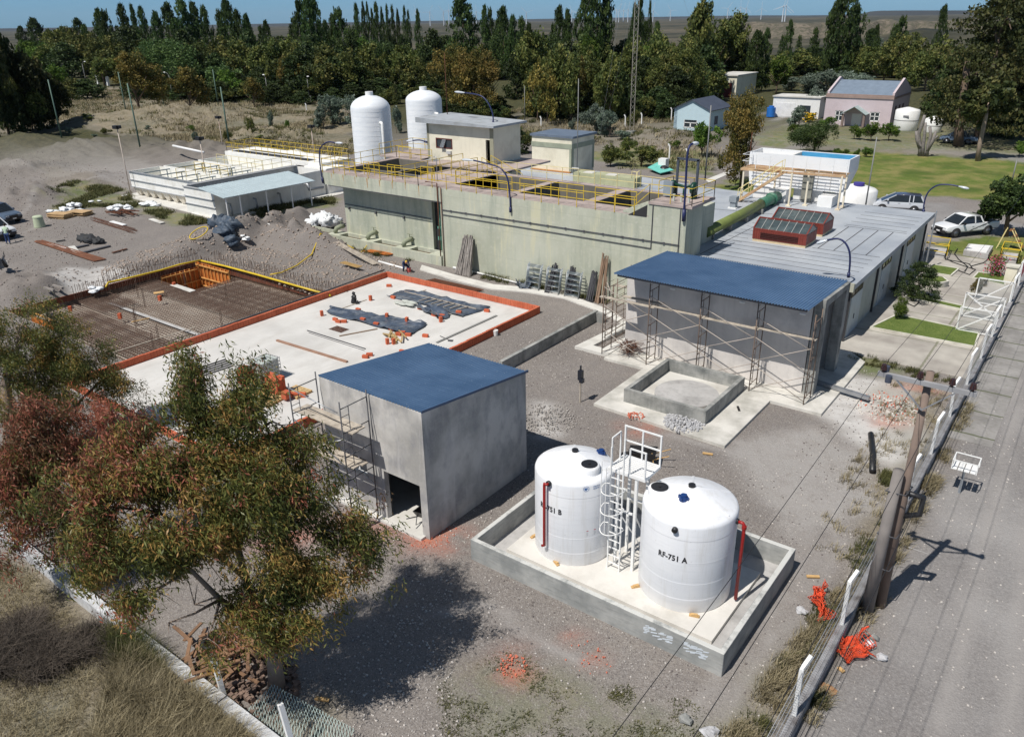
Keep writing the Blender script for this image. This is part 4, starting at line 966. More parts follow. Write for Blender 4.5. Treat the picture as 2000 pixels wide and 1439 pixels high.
    m = MB(); m.tube([g3(718, 470, .5), g3(716, 480, .4), g3(710, 488, .1), g3(705, 493, .1)], .035, 6); tag(m.build('yellow_hose', YHOSE), 'short yellow hose hanging from a valve of the low trough', 'hose')
    m = MB(); a, b = (x1+.1, y0+1.5, .32), (SX0-.1, SY1-.2, .35)
    m.tube([(x1-.2, 22, .2), (x1-.15, 27, .35), (SX0-.12, 33, .5), (SX0-.1, 38.9, .62)], .05, 6); tag(m.build('steel_pipe', SCAFD), 'long thin pipe lying along the brick edging above the excavation', 'pipe')
    m = MB(); m.box(SX0-2.0, SX0-.1, 33.95, 34.1, -.1, .2); m.box(SX0-.35, SX0-.12, 34.1, 38.9, .1, .42); tag(m.build('edge_board', M('grey_edge_board', srgb(120, 108, 98), .85)), 'brown board continuing the brick edging to the far corner', 'board')
    # things lying in it
    for (p, q_, w, lb, mt) in (((337, 556), (377, 569), .45, 'white board with a brick on it lying in the excavation', CONCL), ((257, 629), (292, 621), .12, 'pale timber lying across the excavation floor', WOODY), ((300, 573), (320, 570), .45, 'square plywood offcut in the excavation', WOODY)):
        a, b = g3(*p, PITZ+.32), g3(*q_, PITZ+.32); m = MB(); m.bar(a, b, w, .05); tag(m.build('board', mt), lb, 'board')
    for i, (x, y) in enumerate(((340, 556), (313, 587), (235, 622), (138, 608))):
        q = g(x, y, PITZ+.33); m = MB(); m.cbox(q[0], q[1], PITZ+.33, .2, .2, .36 if i else .18, .3*i); tag(m.build('hollow_brick', BRICKS), 'orange hollow brick in the excavation, %s from right' % OR[i], 'brick', 'bricks in the excavation')
    m = MB(); m.smooth = True; q = g(361, 533, -1.2); m.blob((q[0]+.5, q[1]-.5, -1.2), .5, 10, 7, .3, (1, .4, .6), 5); tag(m.build('blue_sheet', BLUEP), 'crumpled blue plastic hanging on the far formwork of the excavation', 'plastic')
    m = MB(); m.bar((x0+2.4, 24.93, PITZ+.2), (x1-.8, 24.93, PITZ+.2), .25, .02); tag(m.build('walk_board', CONC), 'long grey walk board laid over the reinforcement mat', 'board')
    m = MB(); m.bar((x1-3.4, y0+.6, PITZ+.36), (x1-3.2, y0+6.0, PITZ+.36), .1, .03); tag(m.build('walk_board', WOOD), 'narrow grey batten laid over the mat near the brick edging', 'board')
pit()
sheetpile(188, 568, .5, 'white sacks on the lip of the excavation', WSACK, 5, 3, hgt=.5)
def greenwall():
    t = NT('pale_green_concrete'); v = t.pos(); a = t.noise(v, .25, 6, .6); b = t.noise(t.mapv(v, (1.4, 1.4, .12)), 1.3, 7, .6); c = t.noise(v, 3.5, 7, .7)
    k = t.mix(t.ramp(a, .35, .65), srgb(170, 173, 155), srgb(190, 192, 175)); k = t.mix(t.ramp(b, .5, .68, 0, .6), k, srgb(142, 150, 136)); k = t.mix(t.ramp(b, .32, .42, .7, 0), k, srgb(204, 200, 168))
    k = t.mix(t.ramp(c, .52, .7, 0, .55), k, srgb(200, 198, 186))
    s = t.new('ShaderNodeSeparateXYZ'); t.l.new(v, s.inputs[0]); f = t.math('FRACT', t.math('MULTIPLY', t.math('ADD', s.outputs[2], .35), .52)); k = t.mix(t.ramp(f, .985, 1, 0, .55), k, srgb(140, 146, 130))
    t.col(k); return t.fin(.85, 0, t.bump(c, .15, .02))
GREENW = greenwall()
DECK = M('deck_concrete', srgb(172, 158, 152), .9, var=.12, scale=.8, dirt=srgb(140, 126, 120), damt=.7, dscale=.9, bump=.15)
DARKC = M('tank_inner_concrete', srgb(112, 108, 100), .9, var=.2, scale=.7, streak=.5)
YEL = M('yellow_paint', srgb(212, 182, 52), .5, var=.12, scale=3, dirt=srgb(160, 110, 40), damt=.3, dscale=2)
PYEL = M('pale_yellow_paint', srgb(226, 210, 150), .5, var=.1, scale=3)
RUSTST = M('rust_streak', srgb(170, 120, 60), .9, var=.3, scale=6)
NAVY = M('navy_paint', srgb(34, 42, 84), .45, var=.15)
def water():
    t = NT('process_water'); v = t.pos(); n = t.noise(v, 2.5, 4, .6); t.col(t.mix(t.ramp(t.noise(v, .4, 5), .4, .6), (.02, .025, .028), (.05, .055, .05))); return t.fin(.08, 0, t.bump(n, .06, .02), .6)
WATER = water()
CREAM = M('cream_render', srgb(226, 220, 200), .85, var=.05, scale=.7, dirt=srgb(190, 182, 160), damt=.5, dscale=.6, streak=.12)
def railing(parent, pts, h=1.05, sp=1.4, mat=None, r=.018, name='railing', close=False, low=.0):
    m = MB(); L = [Vector(p) for p in pts]
    if close: L.append(L[0])
    for a, b in zip(L, L[1:]):
        d = (b-a).length; n = max(1, int(round(d/sp)))
        for i in range(n+1):
            p = a.lerp(b, i/n); m.bar(p-Vector((0, 0, low)), p+Vector((0, 0, h)), 2*r)
        for f in (1., .52): m.bar(a+Vector((0, 0, h*f)), b+Vector((0, 0, h*f)), 2*r)
    return m.build(name, mat or YEL, parent)
def plant():
    t = thing('treatment_block', 'long pale green concrete treatment block with open basins and yellow railings on top', 'treatment plant', (-36, 48, 0))
    m = MB(); zt = 5.94
    m.box(-39.8, -22.5, 43.7, 45.2, -.3, zt); m.box(-39.8, -22.5, 50.3, 50.85, -.3, zt)
    for a, b in ((-39.8, -39.62), (-34.2, -33.6), (-28.2, -27.45), (-24.05, -22.5)): m.box(a, b, 45.2, 50.3, -.3, zt-.003)
    m.box(-22.5, -19.95, 43.7, 46.0, -.3, 6.72); m.box(-22.5, -20.7, 46.0, 49.6, -.3, 6.0)
    m.box(-52.8, -39.8, 43.7, 45.25, 4.93, zt); m.box(-52.8, -52.3, 45.25, 52.4, 4.93, zt)
    m.box(-51.8, -41.75, 44.87, 45.2, -.3, 4.93); m.box(-51.8, -51.5, 45.2, 52.4, -.3, 4.93)
    m.box(-39.8, -39.6, 45.21, 52.4, -.3, 5.9)
    m.build('wall', GREENW, t)
    m = MB(); z = zt
    m.box(-39.8, -22.52, 43.72, 45.2, z, z+.06); m.box(-39.8, -22.5, 50.28, 50.87, z, z+.06)
    for a, b in ((-34.22, -33.58), (-28.22, -27.43), (-24.07, -22.52)): m.box(a, b, 45.2, 50.28, z, z+.055)
    m.box(-52.78, -39.82, 43.72, 45.27, z, z+.06); m.box(-52.78, -52.1, 45.27, 52.4, z, z+.06); m.box(-44.4, -39.62, 45.27, 50.28, z, z+.055); m.box(-52.1, -48.1, 52.0, 52.45, z, z+.06)
    m.box(-48.1, -39.6, 51.4, 58, z-.1, z+.05); m.box(-55.0, -50, 52.46, 57.0, z-.1, z+.05)
    m.box(-22.52, -19.62, 43.64, 46.98, 6.75, 6.9)
    m.build('deck', DECK, t)
    # basins: inner faces and water
    for i, (x0, x1, y0, y1) in enumerate(((-39.62, -34.2, 45.2, 50.3), (-33.6, -28.2, 45.2, 50.3), (-27.45, -24.05, 45.2, 50.3), (-52.1, -44.4, 45.27, 52.0))):
        m = MB()
        for a, b, c, d in ((x0, x1, y0, y0+.02), (x0, x1, y1-.02, y1), (x0, x0+.02, y0+.02, y1-.02), (x1-.02, x1, y0+.02, y1-.02)): m.box(a, b, c, d, 3.2, 5.93)
        m.box(x0, x1, y0, y1, 3.1, 3.2)
        if i == 3: m.box(-49.0, -48.7, 45.3, 51.98, 3.2, 5.6); m.box(-52.08, -49.0, 48.4, 48.7, 3.2, 5.5); m.box(-48.7, -44.42, 48.4, 48.7, 3.2, 5.5)
        m.build('basin_lining', DARKC, t); m = MB(); m.box(x0+.03, x1-.03, y0+.03, y1-.03, 4.5, 4.6); m.build('basin_water', WATER, t)
    # side steps up to the pump platform
    m = MB()
    for i in range(5): m.box(-24.3+.35*i, -22.5, 43.72, 45.0, 6.0+.15*i, 6.15+.15*i) if i < 5 else None
    m.build('step', GREENW, t)
    m = MB(); m.prism([(-23.9,43.69),(-22.62,43.69),(-22.62,43.72),(-23.9,43.72)], 5.9, lambda x,y: 5.92+(x+23.9)*.58); m.build('stair_void_shade', INT, t)  # near-black wedge on the wall face paints the shade under the stair
    n = MB(); n.box(-41.75, -39.8, 45.2, 47.5, 0, 4.9); n.build('service_niche', INT, t)
    n = MB()
    for x, r_ in ((-40.75, .12), (-40.35, .07)): n.tube([(x, 44.6, .9), (x, 44.6, 4.4), (x, 45.2, 4.5)], r_, 8)
    n.cyl(-40.75, 44.6, 1.7, 1.95, .2, 10); n.cyl(-40.75, 44.6, 2.6, 2.75, .2, 10); n.build('green_pipe', M('teal_paint', srgb(96, 150, 132), .5), t)
    n = MB(); n.tube([(-39.95, 43.62, -.1), (-39.95, 43.62, 6.3), (-41.1, 43.62, 6.3)], .045, 6); n.tube([(-39.6, 43.62, -.1), (-39.6, 43.62, 6.0)], .035, 6); n.build('downpipe', RUSTB, t)
    # cable conduits on the front
    n = MB(); n.bar((-39.6, 43.66, 4.36), (-20.3, 43.66, 4.47), .05); n.bar((-39.6, 43.66, 4.0), (-22.2, 43.66, 4.0), .04); n.bar((-22.2, 43.66, 4.0), (-22.2, 43.66, 6.7), .05)
    n.bar((-20.35, 43.66, 2.6), (-20.35, 43.66, 6.7), .05); n.bar((-52.2, 43.67, 4.9), (-39.6, 43.67, 4.88), .05)
    for i in range(13): n.box(-38.8+1.45*i, -38.68+1.45*i, 43.62, 43.7, 4.3+.0055*i*1.45, 4.42+.0055*i*1.45)
    n.bar((-51.7, 44.84, 3.2), (-41.9, 44.84, 3.15), .05)
    for x in (-51.2, -48., -44.8): n.box(x-.08, x+.08, 44.74, 44.87, 2.8, 3.0)
    n.build('conduit', SCAFD, t)
    r = random.Random(4); n = MB()
    for i in range(8):
        x = -51.7+1.4*i; w = r.uniform(.03, .06); h = r.uniform(.4, .85)
        n.add([(x-w, 43.697, 5.9), (x+w, 43.697, 5.9), (x+w*.3, 43.697, 5.9-h), (x-w*.3, 43.697, 5.9-h)], [(0, 3, 2, 1)])
    n.build('rust_streak', RUSTST, t)
    # low trough with valves in front
    n = MB(); zt2 = .74; X = [-56.3, -55.9, -52.9, -51.6, -49.0, -47.5, -44.9, -43.4, -41.2, -39.85]
    n.box(-56.3, -39.85, 43.55, 43.72, -.2, zt2); n.box(-56.3, -39.85, 44.72, 44.86, -.2, zt2)
    for i in range(0, 10, 2): n.box(X[i], X[i+1], 43.72, 44.72, -.2, zt2)
    n.build('trough', GREENW, t); n = MB()
    for i in range(1, 9, 2): n.box(X[i], X[i+1], 43.72, 44.72, 0, .45)
    n.build('trough_mud', M('mud', srgb(92, 82, 68), .95), t)
    for x in (-52.2, -48.2, -44.1):
        n = MB(); n.tube([(x, 44.85, 1.25), (x, 44.5, 1.25), (x-.15, 44.2, 1.15), (x-.25, 44.05, .8)], .2, 10); n.cyl(x, 44.6, 1.4, 1.7, .04, 6); n.bar((x-.25, 44.6, 1.68), (x+.25, 44.6, 1.68), .04); n.build('valve', M('valve_green', srgb(135, 140, 118), .7), t)
    # railings
    R = lambda pts, **k: railing(t, pts, **k)
    R([(-52.75, 43.68, 5.9), (-41.9, 43.68, 5.9)], h=1.15); R([(-41.9, 43.68, 5.9), (-23.5, 43.68, 5.95)], h=1.1)
    R([(-23.5, 43.7, 6.0), (-22.5, 43.7, 6.9)], sp=3)
    R([(-22.5, 43.7, 6.9), (-19.68, 43.7, 6.9)]); R([(-19.68, 43.7, 6.9), (-19.68, 46.9, 6.9), (-22.5, 46.9, 6.9), (-22.5, 44.9, 6.9)])
    R([(-52.75, 43.7, 5.95), (-52.75, 52.4, 5.95)]); R([(-52.75, 52.4, 5.95), (-50.9, 52.4, 5.95)]); R([(-55.0, 52.5, 5.95), (-55.0, 57, 5.95), (-50.4, 57, 5.95)])
    R([(-52.1, 52.1, 5.95), (-48.1, 52.1, 5.95)])
    R([(-51.6, 44.5, 5.98), (-49.7, 44.5, 5.98)], sp=.65); R([(-48.6, 44.5, 5.98), (-46.8, 44.5, 5.98)], sp=.65); R([(-45.9, 44.5, 5.98), (-44.3, 44.5, 5.98)], sp=.65)
    R([(-44.3, 44.5, 5.98), (-44.3, 51.8, 5.98)]); R([(-43.0, 45.2, 5.98), (-41.6, 45.2, 5.98)], sp=.7); R([(-41.9, 45.3, 5.98), (-41.9, 50.8, 5.98)], sp=1.2)
    R([(-39.5, 45.25, 5.98), (-34.2, 45.25, 5.98)]); R([(-33.5, 45.25, 5.98), (-28.2, 45.25, 5.98)]); R([(-27.3, 45.25, 5.98), (-24.2, 45.25, 5.98)])
    R([(-39.5, 45.3, 5.98), (-39.5, 50.3, 5.98)], sp=1.2)
    R([(-39.0, 50.4, 5.98), (-30.5, 50.4, 5.98)], mat=PYEL); R([(-30., 50.4, 5.98), (-23, 50.4, 5.98)], mat=PYEL)
    R([(-41.6, 51.0, 5.98), (-39.0, 51.8, 4.6)], sp=1.0); R([(-41.6, 52.2, 5.98), (-39.0, 53., 4.6)], sp=1.0)
    n = MB(); n.tube([(-41.5, 45.4, 5.98), (-41.5, 45.4, 7.7), (-41.6, 45.4, 7.85), (-41.75, 45.4, 7.8)], .03, 6); n.build('vent_pipe', STEEL, t)
    # rooms
    return t
plant()
def pumps():
    t = thing('pump_set', 'dark green pumps under a steel portal frame on the railed platform', 'pump set', (-21.2, 46, 6.9))
    DG = M('pump_green', srgb(24, 62, 48), .4)
    for x in (-21.95, -20.55):
        m = MB(); m.lathe(0, 0, [(.05, -.12), (.36, -.12), (.4, 0), (.36, .12), (.05, .12)], 20); m.v = [(x+c, 45.75+b, 7.55+a) for a, b, c in m.v]; m.cyl(x, 45.75, 6.9, 7.3, .16, 10); m.build('pump', DG, t)
    m = MB(); m.tube([(-21.9, 45.75, 7.7), (-21.2, 45.75, 7.6), (-20.6, 45.75, 7.7)], .09, 8); m.tube([(-21.2, 45.75, 7.6), (-21.2, 45.75, 6.9)], .08, 8); m.build('pipework', DG, t)
    m = MB(); m.box(-22.5+.1, -21.75+.3-.35, 45.3, 45.5, 7.0, 7.9); m.build('control_panel', M('grey_enamel', srgb(140, 150, 158), .5), t)
    m = MB()
    for x in (-21.84, -20.5): m.bar((x, 46, 6.9), (x, 46, 9.25), .13)
    m.bar((-21.9, 46, 9.22), (-20.44, 46, 9.22), .13); m.build('portal_frame', M('grey_blue_steel', srgb(82, 88, 98), .5, .3), t)
    for i in range(3):
        m = MB(); m.cyl(-21.3+.5*i, 44.6, 6.9, 7.25, .07, 8); m.cyl(-21.3+.5*i, 44.6, 7.25, 7.32, .1, 8); m.build('hydrant', M('pale_valve', srgb(190, 195, 185), .6), t)
pumps()
LAMPG = M('lamp_glass', srgb(200, 205, 210), .2, spec=.6)
def gooseneck(pts, head, label, base=None, r=.055, dark=None, rh=1.):
    t = thing('gooseneck_lamp', label, 'street lamp', pts[0]); mt = dark or NAVY
    sm = [Vector(p) for p in pts]; out = []
    for i in range(len(sm)-1):
        p0 = sm[max(0, i-1)]; p1 = sm[i]; p2 = sm[i+1]; p3 = sm[min(len(sm)-1, i+2)]
        for k in range(6):
            u = k/6; out.append(.5*((2*p1)+(-p0+p2)*u+(2*p0-5*p1+4*p2-p3)*u*u+(-p0+3*p1-3*p2+p3)*u**3))
    out.append(sm[-1]); m = MB(); m.tube(out, r, 8); m.tube([sm[0], sm[0].lerp(sm[1], .35)], r*1.6, 8); m.build('pole', mt, t)
    d = (Vector(head)-sm[-1]); L = d.length; m = MB(); m.smooth = True
    e = sm[-1]; n = 8; u = d.normalized(); side = u.cross(Vector((0, 0, 1))).normalized(); w = side.cross(u)
    prof = [(0, .05), (.1, .08), (.3, .13), (.6, .16), (.85, .13), (1, .04)]; vs = []
    for f, q in prof:
        for k in range(n): a = 2*pi*k/n; vs.append(e+u*L*f+side*cos(a)*q*rh+w*(sin(a)*q*.6)*rh)
    m.add(vs, [(i*n+k, i*n+(k+1) % n, (i+1)*n+(k+1) % n, (i+1)*n+k) for i in range(5) for k in range(n)]+[tuple(range(5*n, 6*n))]); m.build('lamp_head', LAMPG, t)
    return t
Yp = 43.6
gooseneck([onY(631, 358, Yp), onY(625.5, 325, Yp), onY(624, 300, Yp), onY(628, 286, Yp), onY(640, 278, Yp), onY(655, 279, Yp)], onY(669, 280, Yp), 'dark gooseneck lamp on the left corner of the green treatment block')
gooseneck([onY(997, 415, Yp), onY(996, 385, Yp), onY(992, 352, Yp), onY(984, 336, Yp), onY(970, 325, Yp), onY(925, 313.5, Yp)], onY(902, 312, Yp), 'navy gooseneck lamp fixed midway along the green wall, arching left')
gooseneck([(-20.1, 43.6, 6.0), (-20.12, 43.6, 8), (-20.15, 43.6, 9.6), (-20.13, 43.7, 10.3), (-20.1, 44.1, 10.45)], (-20.08, 44.7, 10.42), 'navy lamp pole with blue clamps in front of the pump platform', r=.07, rh=1.3)
# control room
def control():
    t = thing('control_room', 'cream control room with flat grey roof and brown window standing on the green treatment block', 'building', (-46.2, 55.5, 3.5))
    Y = 53.6; w0 = onY(851, 269, Y); w1 = onY(884, 292, Y); m = MB()
    wall_xz(m, -49.9, -42.4, Y, Y+.2, 5.9, 9.05, [(w0[0], w1[0], w1[2], w0[2]), (-43.25, -42.62, 6.0, 8.0)])
    m.box(-42.6, -42.4, Y+.2, 57.4, 3.4, 9.05); m.box(-49.9, -49.7, Y+.2, 57.4, 5.9, 9.05); m.box(-49.7, -42.6, 57.2, 57.4, 3.4, 9.05); m.box(-42.6, -42.4, Y, Y+.2, 3.4, 5.9)
    m.build('wall', CREAM, t)
    m = MB(); m.box(-42.78, -42.38, Y-.03, Y+.0, 6, 9.05); m.box(-49.93, -49.7, Y-.03, Y, 6, 9.05); m.build('corner_pilaster', M('olive_grey', srgb(150, 148, 128), .85), t)
    m = MB(); zf = lambda x, y: 9.05+(-42.2-x)*.03+.2
    vs = []; m.prism([(-50.7, 53.0), (-41.9, 53.0), (-41.9, 57.7), (-50.7, 57.7)], 9.07, zf)
    m.build('roof', M('roof_slab', srgb(160, 165, 170), .9, var=.12, dirt=srgb(120, 118, 110), damt=.5), t)
    a, b, c, d = w0[0], w1[0], w1[2], w0[2]; m = MB()
    for q in ((a, b, c, c+.09), (a, b, d-.09, d), (a, a+.09, c+.09, d-.09), (b-.09, b, c+.09, d-.09), ((a+b)/2-.04, (a+b)/2+.04, c+.09, d-.09)): m.box(q[0], q[1], Y-.02, Y+.08, q[2], q[3])
    w = m.build('window', M('brown_frame', srgb(96, 48, 42), .6), t); m = MB(); m.box(a, b, Y+.04, Y+.05, c, d); m.build('pane', MC['window_glass'], w)
    m = MB(); m.add([((a+b)/2-.35, Y-.25, c+.1), ((a+b)/2+.1, Y-.25, c+.1), ((a+b)/2+.25, Y-.02, d-.1), ((a+b)/2-.2, Y-.02, d-.1)], [(0, 1, 2, 3), (3, 2, 1, 0)]); m.build('open_sash', M('frosted_glass', srgb(150, 155, 160), .3), w)
    m = MB(); m.box(-43.25, -42.62, Y+.5, Y+.52, 6, 8); m.build('doorway', INT, t)
    m = MB(); m.box(-47.6, -47.1, Y-.18, Y, c-.4, c-.15); m.build('wall_unit', M('light_grey', srgb(190, 190, 188), .6), t)
control()
gooseneck([onY(963.5, 243, 55), onY(962, 222, 55), onY(953, 201, 55), onY(938, 187, 55), onY(908, 181.5, 55)], onY(888, 179.5, 55), 'navy gooseneck lamp standing on the control room roof')
gooseneck([onY(834, 278, 53.5), onY(820, 274, 53.5), onY(806, 275, 53.5)], onY(794, 276, 53.5), 'short lamp arm on the left edge of the control room')
def silo(X, Y, r, zt, ztop, label, xp):
    t = thing('silo', label, 'silo', (X, Y, 0)); m = MB()
    pr = [(r, 0), (r, zt)]; 
    for k in range(1, 9): a = k/8*pi/2; pr.append((r*cos(a)*(.93+.07*cos(a))+.0, zt+(ztop-zt)*sin(a)))
    pr[-1] = (.3, ztop); m.lathe(X, Y, pr, 56)
    for z in np.arange(.8, zt, .45): m.lathe(X, Y, [(r, z-.02), (r+.012, z), (r, z+.02)], 56)
    sm = NT('fibreglass_white'); v = sm.pos(True); n = sm.noise(sm.mapv(v, (1, 1, 6)), .8, 6, .6); sm.col(sm.mix(sm.ramp(n, .4, .65), srgb(222, 226, 230), srgb(234, 236, 238)))
    m.build('shell', MC.setdefault('fibreglass_white', sm.fin(.45)), t)
    m = MB(); m.cyl(X, Y, ztop-.1, ztop+.32, .38, 20); m.build('top_hatch', WHITE, t)
    m = MB(); a = xp; u = Vector((cos(a), sin(a), 0)); c = Vector((X, Y, 0)); z = zt-1.2
    m.tube([c+u*(r-.05)+Vector((0, 0, z)), c+u*(r+.35)+Vector((0, 0, z)), c+u*(r+.4)+Vector((0, 0, z-.1)), c+u*(r+.4)+Vector((0, 0, .3))], .14, 10); m.build('outer_pipe', WHITE, t)
def silo_fit(x0, x1, yb, yt, yd, Y, lab, xp):
    a = onY(x0, yb, Y); b = onY(x1, yb, Y); X = (a[0]+b[0])/2; D = hypot(X, Y); ang = (x1-x0)/F0; dist = sqrt(X*X+Y*Y+(H0-5)**2); r = dist*ang/2*.985*.97
    silo(X, Y, r, hz(X, Y, yt), hz(X, Y, yd), lab, xp)
silo_fit(694, 769, 300, 212, 186, 56.5, 'tall white ribbed silo with domed top, left and nearer one of the two', radians(-18))
silo_fit(799, 868, 290, 196, 176, 63.5, 'tall white ribbed silo with domed top, right one half behind the control room', radians(-10))
def roofmem():
    t = NT('roof_membrane'); v = t.pos(); a = t.noise(v, .3, 7, .65); b = t.noise(v, 2.4, 6, .65); c = t.noise(v, 14, 3, .6)
    k = t.mix(t.ramp(a, .35, .65), srgb(150, 156, 164), srgb(178, 183, 188)); k = t.mix(t.ramp(b, .5, .75, 0, .45), k, srgb(132, 136, 142)); k = t.mix(t.ramp(c, .5, .8, 0, .25), k, srgb(200, 200, 200)); t.col(k); return t.fin(.55, 0, t.bump(b, .15, .03))
ROOFM = roofmem()
PANEL = M('grey_render', srgb(182, 182, 174), .85, var=.07, scale=.8, dirt=srgb(150, 150, 142), damt=.5, streak=.2)
def hall():
    t = thing('pump_hall', 'wide low hall with flat grey membrane roof behind the blue-roofed shed', 'hall', (-16, 55, 0))
    m = MB(); m.box(-10.75, -10.4, 45.1, 65.2, -.2, 3.2); m.box(-19.9, -10.75, 45.1, 45.4, -.2, 3.2); m.box(-51, -10.75, 65.2, 65.5, -.2, 3.2)
    m.build('wall', PANEL, t)
    m = MB(); z0, z1 = 3.2, 3.5
    m.prism([(-19.93, 44.75), (-10.1, 44.75), (-10.1, 65.9), (-26.5, 65.9), (-38, 67.9), (-52, 68.3), (-52, 57.6), (-38.9, 57.6), (-38.9, 50.87), (-22.5, 50.87), (-22.5, 49.62), (-20.68, 49.62), (-20.68, 46.01), (-19.93, 46.01)], z0, z1)
    m.build('roof', ROOFM, t)
    m = MB(); r = random.Random(6)
    for i in range(6): y = 45.4+.95*i; m.box(-19.5, -10.6, y, y+.05, 3.5, 3.508)
    for i in range(6): x = -14.6+.95*i if i < 4 else -99; 
    for i in range(4): x = -14.2+.98*i; m.box(x, x+.06, 51.2, 58.0, 3.5, 3.508)
    for i in range(5): y = 58.6+1.2*i; m.box(-14.5, -10.5, y, y+.05, 3.5, 3.508)
    m.box(-14.5, -10.4, 51.1, 51.16, 3.5, 3.508); m.box(-14.5, -10.4, 58.1, 58.16, 3.5, 3.508)
    for i in range(8): y = 50.0+1.1*i; m.box(-20.2, -18.8, y, y+.05, 3.5, 3.508)
    m.bar((-19.8, 45.8, 3.505), (-19.6, 60.0, 3.505), .05, .01); m.bar((-30, 52, 3.505), (-27, 64, 3.505), .06, .01); m.bar((-38, 53, 3.505), (-37, 64, 3.505), .06, .01); m.bar((-26, 58, 3.505), (-20, 59, 3.505), .05, .01)
    m.build('roof_seam', M('bitumen', (.06, .06, .065), .7), t)
    m = MB(); m.box(-19.9, -10.1, 44.6, 44.75, 3.12, 3.56); m.box(-11.1, -10.1, 44.5, 44.6, 3.1, 3.6); m.build('parapet_edge', M('edge_concrete', srgb(170, 170, 155), .9), t)
    for y0 in (45.6, 52.3, 59.0):
        m = MB(); m.box(-10.4, -10.36, y0, y0+2.3, 0, 2.45); d = m.build('sliding_door', M('pale_grey_metal', srgb(176, 186, 194), .45, .2, streak=.25), t); m = MB(); m.box(-10.36, -10.33, y0+1.0, y0+1.1, .9, 1.2); m.build('handle', SCAFD, d)
    for y0 in (45.5, 52.2, 58.9):
        m = MB()
        for i in range(4): m.box(-10.4, -10.34, y0+.72*i, y0+.72*i+.05, 2.5, 3.15)
        m.box(-10.4, -10.34, y0, y0+2.2, 2.46, 2.52); w = m.build('window_band', M('bronze_frame', srgb(92, 84, 66), .5), t); m = MB(); m.box(-10.4, -10.37, y0+.05, y0+2.15, 2.52, 3.15); m.build('pane', M('bronze_glass', srgb(112, 104, 84), .2), w)
    for y in (44.95, 51.0, 57.4, 64.6):
        m = MB(); m.bar((-10.34, y, 0), (-10.34, y, 3.2), .12); m.build('downpipe', M('dark_pipe', (.04, .04, .045), .5), t)
hall()
def skylight(x0, x1, y0, y1, label):
    t = thing('skylight', label, 'skylight', ((x0+x1)/2, (y0+y1)/2, 3.5)); B = M('brown_cladding', srgb(122, 52, 42), .55, var=.15, scale=2, streak=.3); z0, z1, z2 = 3.5, 4.32, 4.85
    m = MB(); m.box(x0, x1, y0, y1, z0, z0+.16); m.build('kerb', M('cream_kerb', srgb(205, 185, 150), .85, streak=.3), t)
    m = MB(); m.box(x0-.02, x1+.02, y0-.02, y1+.02, z0+.16, z1)
    n = int((x1-x0)/.16)
    for i in range(n): m.box(x0+.16*i+.05, x0+.16*i+.09, y0-.045, y0-.02, z0+.18, z1)
    m.build('side_panel', B, t)
    m = MB()
    for k in range(4): m.bar((x0+.5, y0-.06, z0+.32+.1*k), (x1-.5, y0-.06, z0+.32+.1*k), .05, .03)
    m.build('louvre', M('dark_louvre', srgb(70, 34, 30), .6), t)
    ym = (y0+y1)/2; G = M('skylight_glass', (.06, .08, .085), .25, spec=.5, var=.3, dirt=srgb(130, 135, 130), damt=.4)
    m = MB(); m.add([(x0, y0, z1), (x1, y0, z1), (x1, ym, z2), (x0, ym, z2), (x0, y1, z1), (x1, y1, z1)], [(0, 1, 2, 3), (3, 2, 5, 4), (0, 3, 4), (1, 5, 2)]); m.build('glazing', G, t)
    m = MB(); n = 7
    for i in range(n+1):
        x = x0+(x1-x0)*i/n
        for y in (y0, y1): m.bar((x, y, z1+.03), (x, ym, z2+.03), .04)
    m.build('glazing_bar', M('bar_grey', srgb(150, 152, 150), .5), t); m = MB(); m.bar((x0, ym, z2+.03), (x1, ym, z2+.03), .08); m.bar((x0, y0, z1+.02), (x1, y0, z1+.02), .07)
    for x in (x0, x1):
        for y in (y0, y1): m.bar((x, y, z1+.05), (x, ym, z2+.05), .07)
    m.build('trim', B, t)
skylight(-18.35, -14.85, 50.75, 52.8, 'brown skylight box with sloping glass on the grey hall roof, nearer of the two')
skylight(-18.35, -14.85, 54.2, 56.4, 'brown skylight box with sloping glass on the grey hall roof, farther of the two')
m = MB(); m.tube([(-20.8, 48.7, 4.15), (-20.95, 55, 4.1), (-21.15, 59.5, 4.05)], .36, 16); t = thing('large_pipe', 'fat olive green pipe lying across the hall roof from the block to the raised tank', 'pipe', (-21, 55, 3.5)); m.build('pipe_run', M('olive_pipe', srgb(112, 124, 66), .6, var=.15, dirt=srgb(90, 96, 50), damt=.5), t)
m = MB(); m.tube([(-21.15, 59.5, 4.05), (-21.25, 63.3, 3.95)], .4, 16); m.tube([(-21.2, 61.8, 4.0), (-21.2, 61.9, 4.0)], .52, 16); m.build('flanged_end', M('bluegreen_pipe', srgb(60, 110, 88), .5), t)
for y in (49.5, 52.5, 55.5, 58.5): m = MB(); m.box(-21.3, -20.6, y, y+.2, 3.5, 3.85); m.build('saddle', CONCD, t)
t = thing('roof_vent', 'grey boxy vent standing on the hall roof left of the fat green pipe', 'vent', (-23.3, 59.4, 3.5)); m = MB(); m.box(-23.5, -23.05, 59.2, 59.65, 3.58, 4.0); m.build('neck', M('zinc', srgb(150, 158, 164), .5, .2), t); m = MB(); m.box(-23.56, -22.99, 59.12, 59.72, 4.0, 4.42); m.build('cowl', MC['zinc'], t); m = MB(); m.box(-23.6, -22.95, 59.1, 59.75, 3.5, 3.58); m.build('base', WHITE, t)
Yh = 44.7
